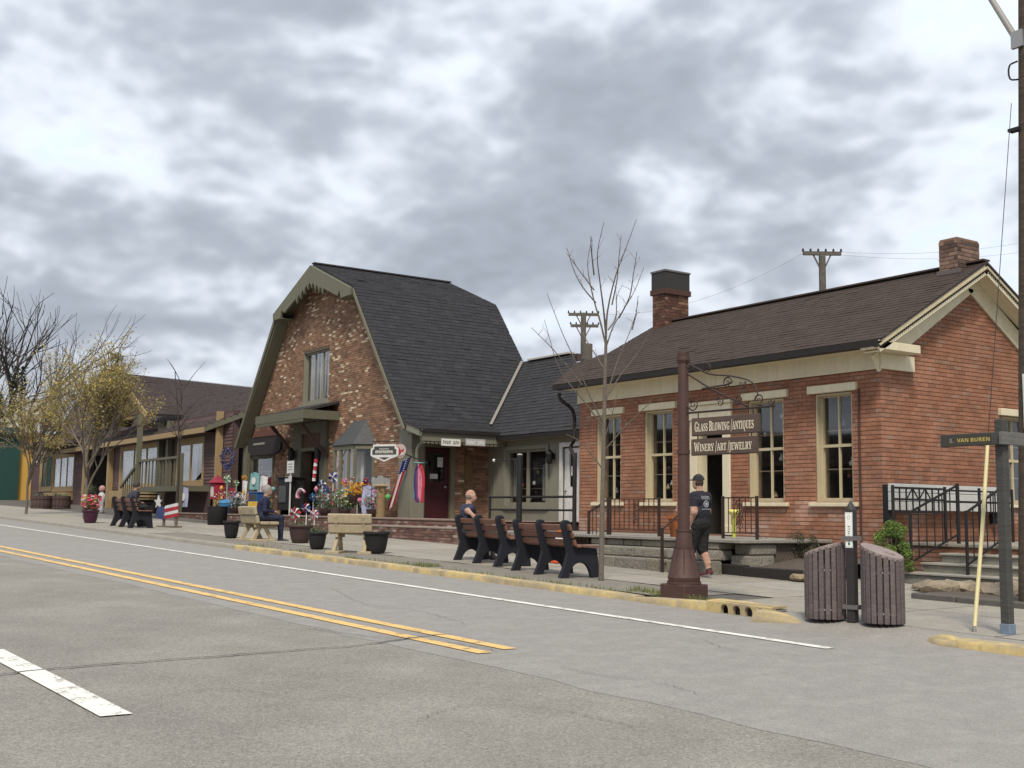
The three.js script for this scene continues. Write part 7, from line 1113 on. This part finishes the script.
  { const mixes = [[[.5, .05, .1], [.6, .5, .1], 'red and yellow'], [[.45, .45, .5], [.12, .12, .4], 'white and blue'], [[.6, .25, .35], [.5, .48, .45], 'pink and white'], [[.55, .3, .05], [.4, .1, .3], 'orange and purple'], [[.1, .3, .5], [.55, .1, .12], 'blue and red'], [[.6, .55, .2], [.15, .35, .12], 'yellow and green'], [[.5, .1, .2], [.3, .32, .5], 'crimson and lilac']], at = [222, 236, 248, 262, 328, 347, 376], by = ['at the end of the terrace', 'behind the blue bucket', 'behind the seated person', 'under the left shop window', 'at the shop doorway', 'under the left of the bay window', 'under the right of the bay window'];
    at.forEach((px, i) => { const c = D(px, 508, zD + .12), t = thing('flower_tub', 'low tub of ' + mixes[i][2] + ' flowers ' + by[i], 'flowers', [c.x, TY, zD + .12]); part('tub', [lathe([[0, 0], [.22, 0], [.28, .22], [.25, .22], [.2, .03]], 14)], M.potBrown, t); part('leaves', leaves(140, () => V(rr(-.34, .34), rr(.18, .55), rr(-.22, .22)), .05, greens), leafMat, t, 'stuff'); part('blooms', leaves(130, () => V(rr(-.38, .38), rr(.32, .78), rr(-.25, .25)), .045, [mixes[i][0], mixes[i][1], [.5, .48, .45]], 1.1), leafMat, t, 'stuff'); }); }
  { const c = D(384, 505), t = thing('wood_block', 'upright tan log post beside the striped flag', 'post', [c.x, TY, zD + .1]); part('log', [mv(new THREE.CylinderGeometry(.13, .14, .85, 12), 0, .425, 0)], mat(lin(.36, .25, .13), .9, { map: tGrain, m: .5 }), t); part('cap', [rbx(-.17, .17, .85, .9, -.17, .17, .01)], mat(lin(.45, .32, .18), .9), t); }
  { const c = D(283, 505), t = thing('news_box', 'blue newspaper box with cream band near the shop door', 'newspaper box', [c.x, paveY(c.x, -14.1), -14.1], .1); part('cabinet', [rbx(-.3, .3, .15, 1.05, -.22, .22, .02)], mat(lin(.02, .07, .2), .5), t); part('band', [rbx(-.305, .305, .62, .78, -.225, .226, .01)], cYel, t); part('window', [bx(-.22, .22, .82, 1.0, .221, .226)], M.dark, t); part('leg', [bx(-.25, -.2, 0, .15, -.15, .15)], M.black, t); part('leg', [bx(.2, .25, 0, .15, -.15, .15)], M.black, t); part('hood', [rbx(-.32, .32, 1.05, 1.1, -.24, .24, .01)], mat(lin(.03, .09, .24), .5), t); }
  { const c = onPave(282, 522.5), t = thing('yellow_step', 'yellow painted step block on the pavement before the blue box', 'step', [c.x, c.y, c.z]); part('block', [rbx(-.5, .5, 0, .26, -.3, .0, .02)], mat(lin(.62, .48, .16), .8, { map: tSpeck, m: .6 }), t); part('tread', [rbx(-.52, .52, .26, .3, -.32, .02, .01)], mat(lin(.66, .55, .26), .8), t); }
  { const c = D(283, 482), t = thing('dark_stove', 'dark iron stove cabinet beside the notice', 'stove', [c.x, TY, zD - .3]); part('body', [rbx(-.45, .45, .15, 1.2, -.3, .3, .03)], M.black, t); part('door', [rbx(-.3, .3, .4, .95, .3, .33, .02)], mat(lin(.06, .06, .065), .5), t); for (const x of [-.35, .35]) part('leg', [bx(x - .05, x + .05, 0, .15, -.2, .2)], M.black, t); part('top', [rbx(-.5, .5, 1.2, 1.25, -.34, .34, .015)], M.iron, t); }
  { const c = D(229, 505), t = thing('blue_bucket', 'bright blue bucket on the terrace behind the seated person', 'bucket', [c.x, TY, zD + .1]); part('bucket', [lathe([[0, 0], [.2, 0], [.27, .36], [.25, .36], [.19, .03]], 16)], cSky, t); part('handle', [mv(new THREE.TorusGeometry(.24, .012, 5, 18, Math.PI), 0, .36, 0)], M.steel, t); part('lid', [mv(lathe([[.28, 0], [.2, .1], [0, .14]], 14), 0, .38, 0)], cSky, t); }
  { const c = D(217.5, 490), t = thing('red_lantern', 'red birdhouse lantern with white panel on a post', 'lantern', [c.x, TY, zD]), y = c.y - TY - .35; part('post', [bx(-.04, .04, 0, y, -.04, .04)], M.plum, t); part('body', [rbx(-.24, .24, y, y + .62, -.2, .2, .02)], color(.4, .02, .06), t); part('roof', [mv(new THREE.ConeGeometry(.42, .3, 4).rotateY(Math.PI / 4), 0, y + .77, 0)], color(.32, .02, .05), t); part('panel', [bx(-.15, .15, y + .1, y + .48, .201, .21)], cWhite, t); }
  { const c = D(230, 458, ZG + .1), t = thing('blue_wreath', 'round blue wreath hung on the brick beside the window', 'wreath', [c.x, c.y, c.z + .1], .6); t.scale.setScalar(.52); part('ring', leaves(520, () => { const a = rr(0, 6.28), r = .48 + rr(-.16, .16); return V(Math.cos(a) * r, Math.sin(a) * r * 1.25, rr(-.08, .08)); }, .08, [[.02, .025, .16], [.05, .06, .24], [.2, .2, .3]], 1), leafMat, t); part('bow', [rbx(-.12, .12, -.95, -.5, -.03, .03, .02)], cBlue, t); part('hook', [rod(V(0, .5, 0), V(0, .7, -.08), .015)], M.iron, t); }
  { const A = onPave(302, 531), c = onZ(304, 494, A.z - 1.2), t = thing('pink_spinner', 'pink and white arched wind spinner near the planter', 'wind spinner', [c.x, TY, c.z - 1.4]), z0 = 0, y = D(304, 494).y - TY, pts = []; for (let k = 0; k <= 10; k++) { const a = Math.PI * (1.05 - k / 10 * .85); pts.push(V(Math.cos(a) * .3 + .1, y - .1 + Math.sin(a) * .22, 0)); } t.position.set(D(304, 494).x, TY, zD + .12); part('arch', limb(pts, .075, .035, 8), cPink, t); part('rib', limb(pts.map(p => p.clone().add(V(0, .04, .04))), .04, .02, 6), cWhite, t); part('staff', [rod(V(.1, 0, 0), V(.1, y + .3, 0), .015)], M.iron, t); }
  { const c = onPave(166, 527), t = thing('star_cutout', 'painted star and stripes lawn cutout on a wooden stand', 'lawn ornament', [c.x, c.y, c.z], .3); t.scale.setScalar(.8); const star = (r, x, y) => prism(Array.from({ length: 10 }, (_, k) => { const a = Math.PI / 2 + k / 10 * 6.283, q = k % 2 ? r * .42 : r; return [x + Math.cos(a) * q, y + Math.sin(a) * q]; }), .04); part('star', [star(.27, -.55, .95)], cWhite, t); part('panel', [uvBox(prism([[-.7, .35], [-.1, .28], [.1, .75], [-.55, .8]], .04))], color(.06, .08, .22), t); for (let k = 0; k < 4; k++) part('stripe', [uvBox(prism([[-.1, .3 + k * .13], [.75, .42 + k * .13], [.75, .54 + k * .13], [-.05, .42 + k * .13]], .04).translate(0, 0, .004 * k))], k % 2 ? cWhite : cRed, t); part('stand', [bx(-.25, -.15, 0, .4, -.06, 0), bx(.55, .65, 0, .5, -.06, 0), bx(-.35, .75, 0, .05, -.2, .2)], M.bark, t); }
  { const c = onPave(199, 525), t = thing('black_tub', 'black tub on the pavement at the end of brick terrace', 'tub', [c.x, c.y, c.z - .6]); t.scale.setScalar(.6); part('tub', [lathe([[0, 0], [.5, 0], [.56, 1.0], [.52, 1.0], [.46, .05]], 18)], M.potBlack, t); part('rim', [mv(new THREE.TorusGeometry(.55, .03, 6, 20).rotateX(Math.PI / 2), 0, 1.0, 0)], M.potBlack, t); }
  { const c = onPave(77, 513), t = thing('mannequin', 'small white figure with pink top standing by the tree', 'figure', [c.x, c.y, c.z - 1.0], .4); t.scale.setScalar(.8); part('figure', [lathe([[0, 0], [.16, 0], [.12, .3], [.14, .55], [.2, .8], [.17, 1.05], [.06, 1.15]], 12)], cWhite, t); part('head', [mv(new THREE.SphereGeometry(.17, 14, 10).scale(1, 1.1, 1), 0, 1.32, 0)], color(.66, .34, .34), t); part('stand', [mv(new THREE.CylinderGeometry(.2, .2, .03, 14), 0, .015, 0)], M.black, t); const s2 = thing('flower_stand', 'wrought stand with green plant in front of the porch', 'plant stand', [c.x - 1.6, c.y, c.z - .9]); for (const a of [0, 2.1, 4.2]) part('leg', [rod(V(Math.cos(a) * .3, 0, Math.sin(a) * .3), V(Math.cos(a) * .1, .8, Math.sin(a) * .1), .015)], M.iron, s2); part('tray', [mv(new THREE.CylinderGeometry(.25, .22, .08, 14), 0, .82, 0)], M.iron, s2); part('plant', leaves(150, () => V(rr(-.25, .25), rr(.85, 1.25), rr(-.25, .25)), .06, greens), leafMat, s2, 'stuff'); }
  { const c = onZ(560, 522, -12.6), t = thing('orange_cone', 'orange cone behind the empty bench', 'cone', [c.x, paveY(c.x, -12.6), -12.6]); part('cone', [lathe([[.17, .03], [.03, .7], [0, .7]], 16)], color(.75, .12, .02), t); part('collar', [lathe([[.105, .36], [.085, .47]], 16)], cWhite, t); part('base', [rbx(-.2, .2, 0, .03, -.2, .2, .008)], color(.6, .09, .02), t); }
  { const b = V(onZ(445, 470, -18).x, 0, 0), SX = onZ(411, 470, ZG + .14).x - .08, c = onX(467, 500, SX), t = thing('wood_star', 'wooden star and plank hung on brick by the maroon door', 'wall ornament', [SX + .03, c.y + .45, c.z], Math.PI / 2); part('plank', [rbx(-.13, .13, .1, .85, 0, .03, .008)], mat(lin(.25, .16, .07), .9, { map: tGrain, m: .5 }), t); part('star', [prism(Array.from({ length: 10 }, (_, k) => { const a = Math.PI / 2 + k / 10 * 6.283, q = k % 2 ? .1 : .25; return [Math.cos(a) * q, Math.sin(a) * q - .12]; }), .03)], mat(lin(.28, .19, .09), .9, { map: tGrain, m: .5 }), t); }
}
renderer.render(scene, camera);
